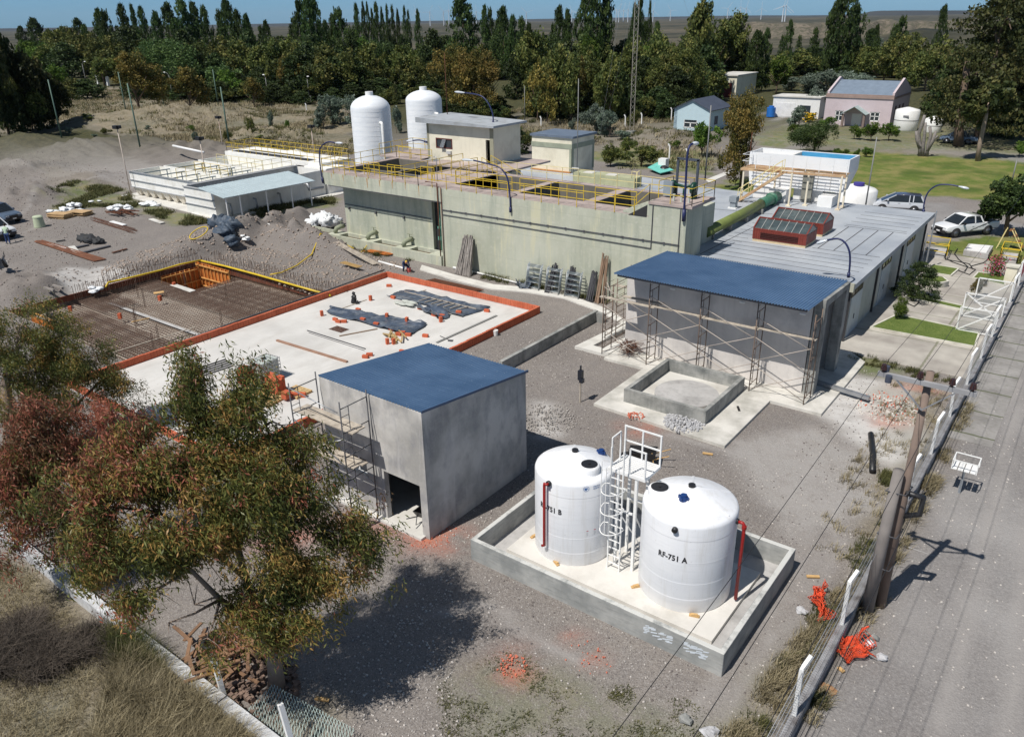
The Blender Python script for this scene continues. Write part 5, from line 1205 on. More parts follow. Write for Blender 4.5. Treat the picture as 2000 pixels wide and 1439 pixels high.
gooseneck([onY(1657, 542, Yh), onY(1660, 515, Yh), onY(1659, 492, Yh), onY(1651, 475, Yh), onY(1637, 466.5, Yh), onY(1616, 469, Yh)], onY(1594, 476, Yh), 'navy gooseneck lamp at the front right corner of the hall roof, arching left')
gooseneck([onY(1803, 418, 65.8), onY(1806, 392, 65.8), onY(1815, 373, 65.8), onY(1832, 362, 65.8), onY(1853, 361, 65.8), onY(1872, 364, 65.8)], onY(1893, 369, 65.8), 'navy gooseneck lamp at the far right corner of the hall roof, arching right')
# small cream building and low green box on the roof slab
def small():
    t = thing('switch_room', 'small windowless cream room with green band and blue-grey roof behind the treatment block', 'building', (-44.7, 67.7, 3.5)); x0, x1, y0, y1 = -47.1, -42.4, 65.7, 69.8
    m = MB(); m.box(x0, x1, y0, y1, 3.1, 6.75); m.build('wall', CREAM, t)
    m = MB(); m.box(x0-.04, x1+.04, y0-.04, y1+.04, 5.75, 6.2); m.box(x1-.25, x1+.03, y0-.03, y0, 3.5, 5.75); m.box(x1, x1+.03, y0-.03, y0+.35, 3.5, 5.75); m.box(x1, x1+.03, y1-.3, y1+.02, 3.5, 5.75); m.build('green_band', M('green_band', srgb(150, 156, 138), .85), t)
    m = MB(); m.prism([(x0-.15, y0-.15), (x1+.25, y0-.15), (x1+.25, y1+.15), (x0-.15, y1+.15)], 6.75, 6.95); m.build('roof', M('bluegrey_sheet', srgb(110, 122, 138), .5, .2), t)
    m = MB(); m.box(x0, x1, y0-.3, y0, 3.5, 3.6); m.build('rusty_ledge', M('ledge_rust', srgb(170, 120, 70), .9), t)
small()
t = thing('concrete_chamber', 'low olive green concrete chamber with pale lids on the roof slab behind the basins', 'chamber', (-36.8, 63, 3.5))
m = MB(); m.box(-40.0, -33.6, 62.25, 63.6, 3.4, 4.32); m.build('wall', M('olive_concrete', srgb(168, 170, 138), .85, streak=.3), t); m = MB()
for x in (-38.6, -36.2): m.cbox(x, 62.9, 4.32, 1.0, .8, .05, .05)
m.build('lid', CONCL, t); m = MB(); m.tube([(-33.4, 62.3, 3.5), (-33.4, 62.3, 4.9), (-33.4, 62.7, 4.95), (-33.4, 63, 4.9), (-33.4, 63, 3.5)], .04, 6); m.tube([(-33.9, 62.3, 4.3), (-33.9, 62.3, 4.95), (-33.4, 62.3, 4.9)], .035, 6); m.build('hand_rail', PYEL, t); m = MB(); m.tube([(-40, 62.1, 4.32), (-40, 62.1, 4.75), (-39.3, 62.1, 4.75), (-39.3, 62.1, 4.32)], .035, 6); m.build('hand_rail', WHITE, t)
# raised rectangular tank
def raised():
    t = thing('raised_tank', 'raised white rectangular tank with rusty walkway and stair standing behind the hall roof', 'water tank', (-20.3, 64.5, 3.5))
    x0, x1, y0, y1 = -24.3, -16.4, 64.5, 67.2
    W = NT('flaking_white'); v = W.pos(); n = W.noise(v, 1.6, 7, .7); n2 = W.noise(v, .5, 5, .6); k = W.mix(W.ramp(n2, .3, .7), srgb(226, 228, 230), srgb(238, 238, 238)); k = W.mix(W.ramp(n, .66, .69), k, srgb(120, 118, 116)); W.col(k); W = W.fin(.5)
    m = MB(); m.box(x0, x1, y0, y0+.1, 6.0, 7.05); m.box(x0, x1, y1-.1, y1, 6.0, 7.05); m.box(x0, x0+.1, y0+.1, y1-.1, 6, 7.05); m.box(x1-.1, x1, y0+.1, y1-.1, 6, 7.05)
    m.add([(x0, y0, 6), (x1, y0, 6), (x1, y1, 6), (x0, y1, 6), (x0+.2, y0+.0, 4.5), (x1-.3, y0+.0, 4.5), (x1-.3, y1-1.0, 4.5), (x0+.2, y1-1.0, 4.5)], [(0, 4, 5, 1), (1, 5, 6, 2), (2, 6, 7, 3), (3, 7, 4, 0), (4, 7, 6, 5)])
    m.build('tank_shell', W, t)
    m = MB(); m.box(x0+.1, x1-.1, y0+.1, y1-.1, 6.0, 6.1)
    m.box(-21.0, -20.9, y0+.1, y1-.1, 6.1, 6.98); m.build('partition', CONCL, t)
    m = MB(); m.box(-20.9, x1-.1, y1-.13, y1-.1, 6.1, 7.0); m.box(x1-.13, x1-.1, y0+.1, y1-.13, 6.1, 7.0); m.build('blue_lining', M('pool_blue', srgb(70, 150, 195), .5), t)
    m = MB(); m.box(-22.0, -20.6, 63.4, 64.48, 3.5, 4.5); m.box(-18.1, -17.0, 63.4, 65.4, 3.5, 4.3); m.box(-23.5, -22.0, 64.0, 65.5, 3.5, 4.5); m.box(-20.5, -18.2, 64.9, 66, 3.5, 4.5); m.build('plinth', WHITE, t)
    RC = M('rusty_cream', srgb(205, 178, 140), .75, var=.2, scale=3, dirt=srgb(150, 95, 55), damt=.9, dscale=1.5)
    for x, y in ((-23.85, 62.4), (-19.95, 62.3), (-18.95, 63.2), (-16.4, 63.0), (-16.35, 64.1), (-21.7, 63.7)):
        m = MB(); m.bar((x, y, 3.5), (x, y, 6.05), .12); m.cbox(x, y, 3.5, .35, .35, .1); m.build('leg', M('cream_steel', srgb(222, 212, 190), .6, dirt=srgb(170, 130, 90), damt=.4), t)
    m = MB()
    for i in range(4): m.box(-24.1, -16.2, 63.3+.3*i, 63.34+.3*i, 6.06, 6.12)
    for i in range(3): m.box(-24.1, -21.0, 62.35+.3*i, 62.4+.3*i, 6.06, 6.12)
    m.bar((-24.1, 62.3, 6.0), (-16.2, 63.2, 6.0), .1, .16); m.build('walkway', RC, t)
    railing(t, [(-24.05, 62.35, 6.12), (-24.05, 64.3, 6.12)], mat=WHITE); railing(t, [(-24.05, 62.35, 6.12), (-21.8, 62.35, 6.12)], mat=WHITE, sp=1.1); railing(t, [(-20.3, 63.25, 6.12), (-16.2, 63.25, 6.12)], mat=WHITE, sp=1.0)
    m = MB()
    for y in (61.7, 62.25): m.bar((-23.9, y, 3.55), (-20.6, y, 6.05), .05, .2)
    for i in range(10): u = (i+.5)/10; m.box(-23.9+3.3*u-.12, -23.9+3.3*u+.12, 61.72, 62.23, 3.55+2.5*u, 3.58+2.5*u)
    m.build('stair', RC, t)
    m = MB()
    for y in (61.7, 62.25):
        for h in (.5, .95): m.bar((-23.9, y, 3.6+h), (-20.6, y, 6.1+h), .035)
        for i in range(5): u = i/4; m.bar((-23.9+3.3*u, y, 3.6+2.5*u), (-23.9+3.3*u, y, 4.55+2.5*u), .035)
    m.build('stair_rail', PYEL, t)
    m = MB(); 
    for i in range(7): x = -23.6+i*1.0; m.bar((x, y0-.03, 4.6), (x, y0-.03, 5.9), .03)
    for z in (4.95, 5.45): m.bar((-23.9, y0-.04, z), (-17, y0-.04, z), .03)
    m.build('stiffener_or_shadow_bar', CONC, t)  # grey bars imitate the grid-shaped shadow cast on the tank front
    m = MB(); m.box(-19.7, -18.9, y0-.25, y0-.01, 3.6, 6.0); m.build('stained_column', M('stained_conc', srgb(130, 130, 122), .9, var=.3, streak=.6), t)
raised()
t = thing('round_tank', 'low white round water tank with violet cap between the raised tank and the parked minivan', 'tank', (*g(1668, 405, 0), 0)); q = g(1668, 405, 0)
m = MB(); r = 1.9; m.lathe(*q, [(r, 0), (r, 1.7), (r*.9, 1.85), (.3, 2.3), (.001, 2.3)], 36); m.build('body', WHITE, t); m = MB(); m.cyl(q[0]+.2, q[1]-.3, 2.2, 2.45, .5, 16); m.build('cap', M('violet_plastic', srgb(70, 60, 140), .4), t)
# left white hopper basins with shelter
def basins():
    t = thing('settling_basins', 'white steel settling basins on hoppers with yellow walkway rails at the left', 'basins', (-79, 51, 0)); zt = 2.7
    W = M('basin_white', srgb(238, 237, 232), .6, var=.04, scale=1, dirt=srgb(195, 188, 170), damt=.4, streak=.15)
    m = MB(); T = .12
    def tub(x0, x1, y0, y1, zb, zt=zt):
        m.box(x0, x1, y0, y0+T, zb, zt); m.box(x0, x1, y1-T, y1, zb, zt); m.box(x0, x0+T, y0+T, y1-T, zb, zt); m.box(x1-T, x1, y0+T, y1-T, zb, zt); m.box(x0+T, x1-T, y0+T, y1-T, zb, zb+.1)
    tub(-87.2, -74.2, 45.2, 48.9, .95); tub(-87.3, -74.2, 49.4, 53.3, .95, zt-.02); tub(-87.4, -74.2, 53.9, 57.9, .95); tub(-74.1, -69.1, 43.6, 57.4, 0, zt-.04)
    m.build('tub', W, t)
    for j, y in enumerate((45.2, 49.4, 53.9)):
        for i in range(9):
            x = -87.0+1.42*i; w = 1.3; m = MB(); m.add([(x, y+.02, .95), (x+w, y+.02, .95), (x+w, y+1.9, .95), (x, y+1.9, .95), (x+w*.28, y+.3, .12), (x+w*.72, y+.3, .12), (x+w*.72, y+1.3, .12), (x+w*.28, y+1.3, .12)], [(0, 4, 5, 1), (1, 5, 6, 2), (2, 6, 7, 3), (3, 7, 4, 0), (4, 7, 6, 5)]); m.build('hopper', M('hopper_cream', srgb(216, 208, 192), .65, streak=.2), t)
    m = MB(); 
    for z in (.98, 1.75): m.box(-87.26, -74.2, 45.1, 45.2, z, z+.08)
    m.box(-87.26, -74.15, 45.06, 45.2, zt-.02, zt+.06)
    for z in (.95, 1.7, 2.6): m.box(-74.15, -69.05, 43.5, 43.6, z, z+.07)
    m.build('stiffener_or_shadow_bar', M('basin_grey', srgb(150, 152, 155), .6), t)
    m = MB()
    for a, b, c, d in ((-87.08, -74.3, 45.35, 48.78), (-87.1, -74.3, 49.55, 53.2), (-87.1, -74.3, 54.05, 57.7)): m.box(a, b, c, d, 1.05, 1.15)
    m.build('basin_floor', M('basin_floor', srgb(198, 196, 180), .8), t)
    m = MB(); m.box(-73.9, -69.3, 43.8, 57.2, .2, 1.9); m.build('basin_water', M('settled_sludge', srgb(95, 97, 100), .6), t)
    for j, (y0, y1) in enumerate(((45.3, 48.8), (49.5, 53.2))):
        for i in range(4): x = -85+2.9*i; m = MB(); m.bar((x, y0, zt-.1), (x, y1, zt-.1), .1); m.bar((x, y1-.4, zt-.1), (x, y1-.4, 1.1), .08); m.build('cross_beam', M('beam_bluegrey', srgb(110, 125, 135), .5), t)
    m = MB(); m.box(-79.5, -74.1, 46.5, 46.52, zt, zt+.02); m.box(-74.2, -73.4, 44, 57.4, zt, zt+.05); m.build('walkway', M('walk_grey', srgb(140, 142, 145), .7), t)
    railing(t, [(-74.25, 45.5, zt), (-74.25, 57.2, zt)], mat=PYEL, sp=1.3); railing(t, [(-80.5, 49.15, zt), (-74.5, 49.15, zt)], mat=YEL, sp=1.5); railing(t, [(-83, 53.6, zt), (-74.5, 53.6, zt)], mat=PYEL, sp=1.5); railing(t, [(-78, 45.4, zt), (-78, 48.7, zt)], mat=YEL, sp=1)
    railing(t, [(-88, 58.4, 3.1), (-70.5, 58.4, 3.1)], mat=YEL, sp=1.2); railing(t, [(-88, 58.4, 3.1), (-88, 62.4, 3.1), (-70.5, 62.4, 3.1), (-70.5, 58.4, 3.1)], mat=YEL, sp=1.2)
    m = MB(); m.box(-88.2, -70.4, 58.2, 62.6, 2.6, 3.1); m.box(-72.5, -68.8, 57.5, 60.2, 0, 2.75); m.build('end_chamber', W, t)
    m = MB(); m.box(-87.5, -73, 58.6, 59.8, 3.1, 3.11); m.box(-86, -76, 60.2, 60.9, 3.1, 3.11); m.build('channel', INT, t)  # flat near-black strips stand in for the shade down in the channels
    m = MB(); m.tube([(-68.9, 54.5, 1.6), (-68.5, 54.5, 1.6), (-68.3, 54.5, 1.1), (-68.3, 56.4, 1.0)], .16, 10)
    for y in (45, 48, 51): m.tube([(-69.05, y, 1.2), (-68.7, y, 1.2), (-68.6, y, .1)], .1, 8)
    m.build('outlet_pipe', STEEL, t)
    m = MB(); m.prism([(-88.2, 44.3), (-74, 43.6), (-68, 42.9), (-67.6, 58), (-68, 60), (-89, 60)], -.05, .05); m.build('footing', CONCL, t)
    s = thing('lean_to_shelter', 'pale blue sheet lean-to roof on thin white posts beside the white basins', 'shelter', (-67.4, 47.6, 0))
    m = MB(); A = [(-69.6, 42.4, 3.12), (-65.6, 42.4, 2.58), (-65.2, 52.9, 2.58), (-69.6, 53.1, 3.12)]; m.add(A+[(a, b, c-.06) for a, b, c in A], [(0, 1, 2, 3), (7, 6, 5, 4), (0, 4, 5, 1), (1, 5, 6, 2), (2, 6, 7, 3), (3, 7, 4, 0)])
    for i in range(26): y = 42.6+.4*i; m.bar((-69.6, y, 3.14), (-65.5, y, 2.6), .03, .03)
    m.build('roof', M('pale_blue_sheet', srgb(182, 196, 200), .5, .1, var=.05), s)
    for y in (42.7, 44.2, 47.2, 50.2, 52.6): m = MB(); m.bar((-65.75, y, 0), (-65.75, y, 2.56), .09); m.build('post', WHITE, s)
basins()
m = MB(); q = onY(338, 285, 62), onY(398, 298, 62); m.tube([q[0], q[1]], .16, 10); tag(m.build('white_pipe', WHITE), 'long white pipe sticking out left of the far end of the white basins', 'pipe')
q = g(578, 322); m = MB(); m.smooth = True; m.blob((q[0], q[1], .9), 1.5, 16, 9, .12, (1.3, 1, .7), 8, zmin=0); tag(m.build('covered_heap', WSACK), 'white plastic covered heap behind the end chamber of the white basins', 'covered heap')
# ---------------- right-hand yard
PAVE = NT('paving_slab'); v = PAVE.pos(); n = PAVE.noise(v, .5, 7, .65); n2 = PAVE.noise(v, 4, 6, .7)
k = PAVE.mix(PAVE.ramp(n, .38, .62), srgb(150, 144, 137), srgb(182, 177, 168)); k = PAVE.mix(PAVE.ramp(n2, .5, .75, 0, .5), k, srgb(146, 140, 132))
s_ = PAVE.new('ShaderNodeSeparateXYZ'); PAVE.l.new(v, s_.inputs[0])
for o_, f_ in ((0, .17), (1, .21)):
    j = PAVE.math('FRACT', PAVE.math('MULTIPLY', PAVE.math('ADD', s_.outputs[o_], PAVE.math('MULTIPLY', n2, .16)), f_)); k = PAVE.mix(PAVE.math('MULTIPLY', PAVE.math('LESS_THAN', j, .02), .6), k, srgb(96, 100, 70))
PAVE.col(k); PAVE = PAVE.fin(.85, 0, None)
m = MB(); m.box(-10.4, -3.7, 43.3, 67.8, -.05, .02); m.build('pavement', PAVE, kind='structure')
SW = NT('worn_sidewalk'); v = SW.pos(); n = SW.noise(v, .6, 7, .7); n2 = SW.noise(v, 5, 6, .7); s_ = SW.new('ShaderNodeSeparateXYZ'); SW.l.new(v, s_.inputs[0]); k = SW.mix(SW.ramp(n, .35, .65), (.20, .19, .18), (.33, .315, .30)); j = SW.math('FRACT', SW.math('MULTIPLY', SW.math('ADD', s_.outputs[1], SW.math('MULTIPLY', n, .25)), .38)); k = SW.mix(SW.math('MULTIPLY', SW.math('LESS_THAN', j, .05), .8), k, (.07, .085, .03)); k = SW.mix(SW.ramp(n2, .5, .75, 0, .5), k, (.14, .14, .10)); SW.col(k)
m = MB(); m.box(-3.3, -1.55, 36.0, 74, -.05, .035); m.build('sidewalk', SW.fin(.9), kind='structure')
def lawnmat():
    t = NT('mown_lawn'); v = t.pos(); n = t.noise(v, 1.1, 6, .65); n2 = t.noise(v, 14, 4, .75)
    k = t.mix(t.ramp(n, .35, .65), (.065, .115, .02), (.125, .175, .04)); k = t.mix(t.ramp(n2, .42, .7, 0, .7), k, (.22, .24, .08)); k = t.mix(t.ramp(n2, .5, .3, 0, .4), k, (.05, .08, .015)); t.col(k); return t.fin(.9, 0, t.bump(n2, .8, .06), .2)
LAWN = lawnmat()
KERB = M('white_kerb', srgb(205, 202, 190), .85, dirt=srgb(150, 146, 130), damt=.6)
for i, (pts, lb) in enumerate((([(1700, 642), (1752, 617), (1912, 652), (1903, 680)], 'largest lawn bed between the hall and the chain-link fence'), ([(1768, 583), (1772, 576), (1897, 604), (1895, 611)], 'narrow lawn strip beyond the largest lawn bed'), ([(1806, 533), (1822, 519), (1872, 527), (1856, 541)], 'small square lawn bed behind the round bush'), ([(1900, 545), (1910, 534), (1962, 541), (1962, 560)], 'lawn bed with the pink flowering shrub'))):
    p = gp(pts); t = thing('lawn_bed', lb, 'lawn', (*p[0], 0)); m = MB(); m.prism(p, -.03, .1); m.build('turf', LAWN, t); m = MB()
    for a, b in zip(p, p[1:]+p[:1]): m.bar((*a, .07), (*b, .07), .1, .13)
    m.build('kerb', KERB, t)
# pavement bits
t = thing('valve_chamber', 'raised concrete chamber with a white lid on the paved yard', 'chamber', (*g(1905, 500), 0)); p = gp([(1880, 499), (1890, 486), (1938, 490), (1928, 507)]); m = MB(); m.prism(p, 0, .42); m.build('wall', CONC, t)
c_ = (sum(a[0] for a in p)/4, sum(a[1] for a in p)/4); m = MB(); m.prism([(c_[0]+(a[0]-c_[0])*.8, c_[1]+(a[1]-c_[1])*.8) for a in p], .42, .47); m.build('lid', WHITE, t)
def pen(pts, label, h=1.05):
    p = gp(pts); t = thing('yellow_guard_rail', label, 'guard rail', (*p[0], 0)); railing(t, [(*a, 0.02) for a in p], h=h, sp=1.2, r=.025, close=True)
    m = MB(); c_ = (sum(a[0] for a in p)/4, sum(a[1] for a in p)/4); m.prism([(c_[0]+(a[0]-c_[0])*.85, c_[1]+(a[1]-c_[1])*.85) for a in p], .02, .3); m.build('pit_kerb', CONC, t)
pen([(1801, 500), (1806, 486), (1852, 492), (1846, 508)], 'yellow square guard rail round a pit left of the white-lidded chamber')
pen([(1950, 512), (1956, 498), (1990, 502), (1986, 517)], 'yellow guard rail behind the pink flowering shrub')
for i, pts in enumerate(([(1850, 508), (1862, 514), (1880, 520), (1905, 528), (1893, 538), (1872, 530)], [(1870, 487), (1864, 497), (1872, 508), (1890, 522), (1884, 532)], [(1932, 506), (1920, 515), (1897, 521), (1896, 525)], [(1772, 594), (1785, 600), (1795, 592), (1790, 585)], [(1846, 508), (1870, 512), (1893, 517), (1900, 527)])):
    m = MB(); m.tube([(*g(a, b), .06) for a, b in pts], .035, 5); tag(m.build('black_hose', CABLE), ['black hose curling left across the paved yard below the yellow rail', 'black hose looping from the white-lidded chamber', 'short black hose at the right side of the white-lidded chamber', 'black hose end beside the small potted bush', 'straight black hose by the yellow rail'][i], 'hose')
q = g(1806, 528); t = thing('steel_mast', 'slim grey lattice mast standing at the corner of the hall by the round bush', 'mast', (*q, 0)); m = MB(); zt = hz(*q, 412); m.bar((q[0], q[1], 0), (q[0], q[1], zt), .09); m.bar((q[0]-.3, q[1], 0), (q[0]-.3, q[1], zt*.62), .08); m.build('pole', STEEL, t)
t = thing('planter', 'white scalloped concrete planter right of the round bush', 'planter', (*g(1822, 556), 0)); q = g(1822, 556); m = MB(); m.cyl(q[0], q[1], 0, .42, .95, 6); m.build('rim', KERB, t); m = MB(); m.cyl(q[0], q[1], .42, .46, .78, 6); m.build('soil', LAWN, t)
q = g(1971, 552); t = thing('gate_pillar', 'cream rendered gate pillar with flat cap beside the chain-link fence', 'pillar', (*q, 0)); m = MB(); m.cbox(q[0], q[1], 0, .7, .6, 1.15); m.build('shaft', CREAM, t); m = MB(); m.cbox(q[0], q[1], 1.15, .85, .75, .1); m.build('cap', KERB, t)
q = g(1994, 540); m = MB(); m.bar((q[0], q[1], 0), (q[0], q[1], hz(*q, 470)), .22); tag(m.build('red_post', M('maroon_paint', srgb(120, 30, 42), .5)), 'maroon post at the right edge of the photo behind the white gates', 'post')
t = thing('step_ladder', 'yellow and brown timber steps beside the fence near the parked pickup', 'steps', (*g(1975, 485), 0)); q = g(1972, 487); m = MB()
for s in (-.4, .4): m.bar((q[0]-.9, q[1]+s, 0), (q[0]-.5, q[1]+s, 1.6), .06); m.bar((q[0]+.9, q[1]+s, 0), (q[0]-.1, q[1]+s, 1.6), .06)
m.build('frame', PYEL, t); m = MB()
for i in range(4): m.box(q[0]-.3+.3*i, q[0]+.0+.3*i, q[1]-.4, q[1]+.4, 1.5-.4*i, 1.55-.4*i)
m.build('tread', M('brown_tread', srgb(120, 84, 50), .8), t)
# ---------------- chain-link fence on the right
def meshmat(name, cell, wire, c):
    t = NT(name); v = t.pos(); s = t.new('ShaderNodeSeparateXYZ'); t.l.new(v, s.inputs[0]); h = t.math('ADD', s.outputs[0], s.outputs[1])
    a = t.math('FRACT', t.math('MULTIPLY', t.math('ADD', h, s.outputs[2]), 1/cell)); b = t.math('FRACT', t.math('MULTIPLY', t.math('SUBTRACT', h, s.outputs[2]), 1/cell))
    k = t.math('MAXIMUM', t.math('LESS_THAN', a, wire), t.math('LESS_THAN', b, wire)); t.col(c); t.inp(t.b, 'Alpha', k); return t.fin(.5, .5)
CHAIN = meshmat('chain_link', .09, .08, srgb(190, 196, 200))
fx_ = -3.45
def fence():
    t = thing('chain_link_fence', 'chain-link fence on a low wall with white angled posts, right of the yard', 'fence', (fx_, 35, 0))
    FB = M('fence_base', srgb(168, 168, 170), .9, var=.2, scale=2, dirt=srgb(100, 94, 92), damt=1., dscale=2, bump=.4); m = MB()
    m.box(fx_-.12, fx_+.12, 8, 74, -.1, .42); m.build('base_wall', FB, t)
    m = MB(); m.box(fx_-.005, fx_+.005, 8, 49.2, .42, 1.95); m.box(fx_-.005, fx_+.005, 56.5, 74, .42, 1.95); m.build('wire_mesh', CHAIN, t)
    ys = [12.4, 16.5, 20.7, 24.9, 29.0, 33.2, 37.3, 41.5, 45.5, 49.2, 56.5, 60.5, 64.5, 68.5, 72.5]; r = random.Random(5)
    for i, y in enumerate(ys):
        m = MB(); l = r.uniform(-.1, .02); m.bar((fx_-.02, y, .0), (fx_-.02+l, y, 2.0), .11, .09); m.bar((fx_-.02+l, y, 1.97), (fx_+.1+l, y+.28, 2.28), .1, .1); m.build('post', WHITE, t)
    m = MB()
    for z in (1.93, 1.2): m.tube([(fx_, 8, z), (fx_, 49.2, z)], .008, 4)
    for k in range(3): m.tube([(fx_+.1+.1*k, 8, 2.07+.09*k), (fx_+.1+.1*k, 49.2, 2.07+.09*k)], .006, 4)
    m.build('strand_wire', STEEL, t)
    m = MB(); pp = [(1575, 1330), (1540, 1400)]
fence()
def gate(x0, x1, y, z1, label, xb=True):
    t = thing('gate_leaf', label, 'gate', ((x0+x1)/2, y, 0)); m = MB()
    for a, b in (((x0, y, .1), (x1, y, .1)), ((x0, y, z1), (x1, y, z1)), ((x0, y, .1), (x0, y, z1)), ((x1, y, .1), (x1, y, z1)), ((x0, y, .1), (x1, y, z1))): m.bar(a, b, .07)
    if xb: m.bar((x0, y, z1), (x1, y, .1), .07)
    m.build('frame', WHITE, t); m = MB(); m.box(x0, x1, y-.004, y+.004, .1, z1); m.build('wire_infill', CHAIN, t)
gate(-5.4, -3.5, 50.4, 1.5, 'white open gate leaf nearest the largest lawn bed', False); gate(-5.6, -3.5, 53.2, 1.55, 'white gate leaf with crossed bracing, middle one of three'); gate(-5.4, -3.5, 56.4, 1.7, 'white meshed gate leaf farthest of three by the fence', False)
# utility pole
def utility():
    x, y = -2.82, 22.75; t = thing('utility_pole', 'tall wooden utility pole with crossarm beside the fence, spliced to a grey stub', 'utility pole', (x, y, 0)); zt = 8.15
    W = M('pole_wood', srgb(124, 108, 98), .85, var=.2, scale=2, streak=.3); m = MB(); m.tube([(x, y, 0), (x, y, zt)], [.15, .10], 12); m.build('pole', W, t)
    S = M('pole_stub', srgb(128, 122, 118), .85, var=.15, scale=2, streak=.3); m = MB(); m.tube([(x-.28, y-.5, 0), (x-.22, y-.36, 5.1)], [.19, .15], 12); m.build('stub', S, t)
    m = MB(); 
    for z in (1.7, 2.9, 4.4): m.tube([(x-.42, y-.5, z), (x+.1, y-.5, z+.02), (x+.16, y+.15, z), (x-.3, y+.1, z), (x-.44, y-.5, z)], .02, 5)
    m.build('binding', SCAFD, t)
    m = MB(); m.box(x-1.28, x+1.22, y-.26, y-.15, 7.79, 7.92); m.build('crossarm', M('arm_grey', srgb(150, 150, 152), .7, var=.15), t)
    m = MB(); m.bar((x-.8, y-.22, 7.8), (x, y-.2, 7.05), .07, .03); m.bar((x+.75, y-.22, 7.8), (x, y-.2, 7.05), .07, .03); m.build('arm_brace', STEEL, t)
    for dx in (-1.15, -.2, .6, 1.1):
        m = MB(); m.cyl(x+dx, y-.21, 7.93, 8.12, .04, 8); m.cyl(x+dx, y-.21, 8.0, 8.16, .09, 10, .06); m.build('insulator', M('brown_porcelain', srgb(60, 36, 34), .3), t)
    for a, b, c, d in ((x-.95, y-.38, 7.72, 7.92), (x-1.1, y-.1, 7.92, 8.08)): m = MB(); m.cyl(a, b, c, d, .09, 10); m.build('fuse_box', M('arm_fitting', srgb(70, 76, 90), .5), t)
    m = MB(); m.tube([(x+.02, y-.1, 4.3), (x+.5, y+.1, 4.2), (x+.5, y+.1, 3.6), (x, y, 3.4)], .09, 6); m.build('cable_joint', BLACK, t)
    lb = ['overhead wire nearest the yard, leftmost of four', 'second overhead wire from the yard side', 'third overhead wire from the yard side', 'overhead wire over the dirt road, rightmost of four']
    for i, dx in enumerate((-1.15, -.2, .6, 1.1)):
        m = MB(); pts = []
        for (ya, yb) in ((-12, y-.21), (y-.21, 74)):
            n = 16
            for k in range(n+(yb > 30)):
                u = k/n; pts.append((x+dx+(0 if yb < 30 else -.2*u), ya+(yb-ya)*u, 8.16-1.3*(yb-ya)/50*4*u*(1-u)*.6))
        m.tube(pts, .007, 4, False); tag(m.build('overhead_wire', CABLE), lb[i], 'wire', 'overhead wires on the utility pole')
utility()
q = g(1133, 785); t = thing('survey_post', 'timber post with a black box on top standing on the gravel before the basin', 'post', (*q, 0)); m = MB(); m.bar((q[0], q[1], 0), (q[0], q[1], 1.3), .06); m.build('post', GREYW if 'GREYW' in globals() else WOOD, t); m = MB(); m.cbox(q[0], q[1], 1.2, .22, .2, .5); m.cbox(q[0]+.1, q[1]-.05, 1.1, .2, .18, .2); m.cyl(q[0], q[1], 1.7, 1.95, .05, 6); m.build('meter_box', M('navy_box', srgb(34, 38, 48), .5), t)
q = g(1873, 962); t = thing('rubbish_basket', 'white slatted rubbish basket on a single post beside the dirt road', 'basket', (*q, 0)); m = MB(); m.bar((q[0], q[1], 0), (q[0], q[1]+.05, 1.1), .09); m.build('post', M('galv_post', srgb(130, 135, 140), .5), t); m = MB(); w, d = .85, .7; x0, y0, z0 = q[0]-w/2, q[1]-d/2+.05, 1.1
for i in range(4): m.box(x0+i*w/4, x0+i*w/4+w/4-.035, y0, y0+d, z0, z0+.025)
m.build('slat', WHITE, t); m = MB()
for a in ((x0, y0), (x0+w, y0), (x0+w, y0+d), (x0, y0+d)): m.bar((*a, z0), (*a, z0+.4), .035)
for z in (.4,):
    for a, b in (((x0, y0), (x0+w, y0)), ((x0+w, y0), (x0+w, y0+d)), ((x0+w, y0+d), (x0, y0+d)), ((x0, y0+d), (x0, y0))): m.bar((*a, z0+z), (*b, z0+z), .035)
m.build('frame', WHITE, t)
m = MB(); a = g(1700, 852); b = g(1703, 925); m.tube([(*a, .12), (*g(1704, 890), .12), (*b, .12)], .13, 10); tag(m.build('black_pipe', BLACK), 'length of black pipe lying on the gravel left of the utility pole', 'pipe')
def net(poly, label, seed, nx, ny):
    o = tarp(poly, .03, seed, label, .12, M('orange_net', srgb(214, 78, 42), .7, var=.25), 'orange_net', nx, ny); o.modifiers.clear(); s = o.modifiers.new('w', 'WIREFRAME'); s.thickness = .022; o['category'] = 'netting'
net(gp([(1584, 1158), (1606, 1155), (1615, 1215), (1598, 1220)]), 'strip of orange safety netting lying inside the fence', 21, 16, 30)
m = MB(); A_, B_, C_ = g(1718, 1050), g(1800, 1078), g(1880, 1104); m.bar((*A_, .02), (*B_, .02), .035, .01); m.bar((*B_, .02), (*C_, .02), .03, .01); m.build('road', CONC, kind='structure')
net(gp([(1632, 1250), (1678, 1250), (1702, 1290), (1636, 1300)]), 'larger heap of orange safety netting lying outside the fence on the road', 22, 34, 22)
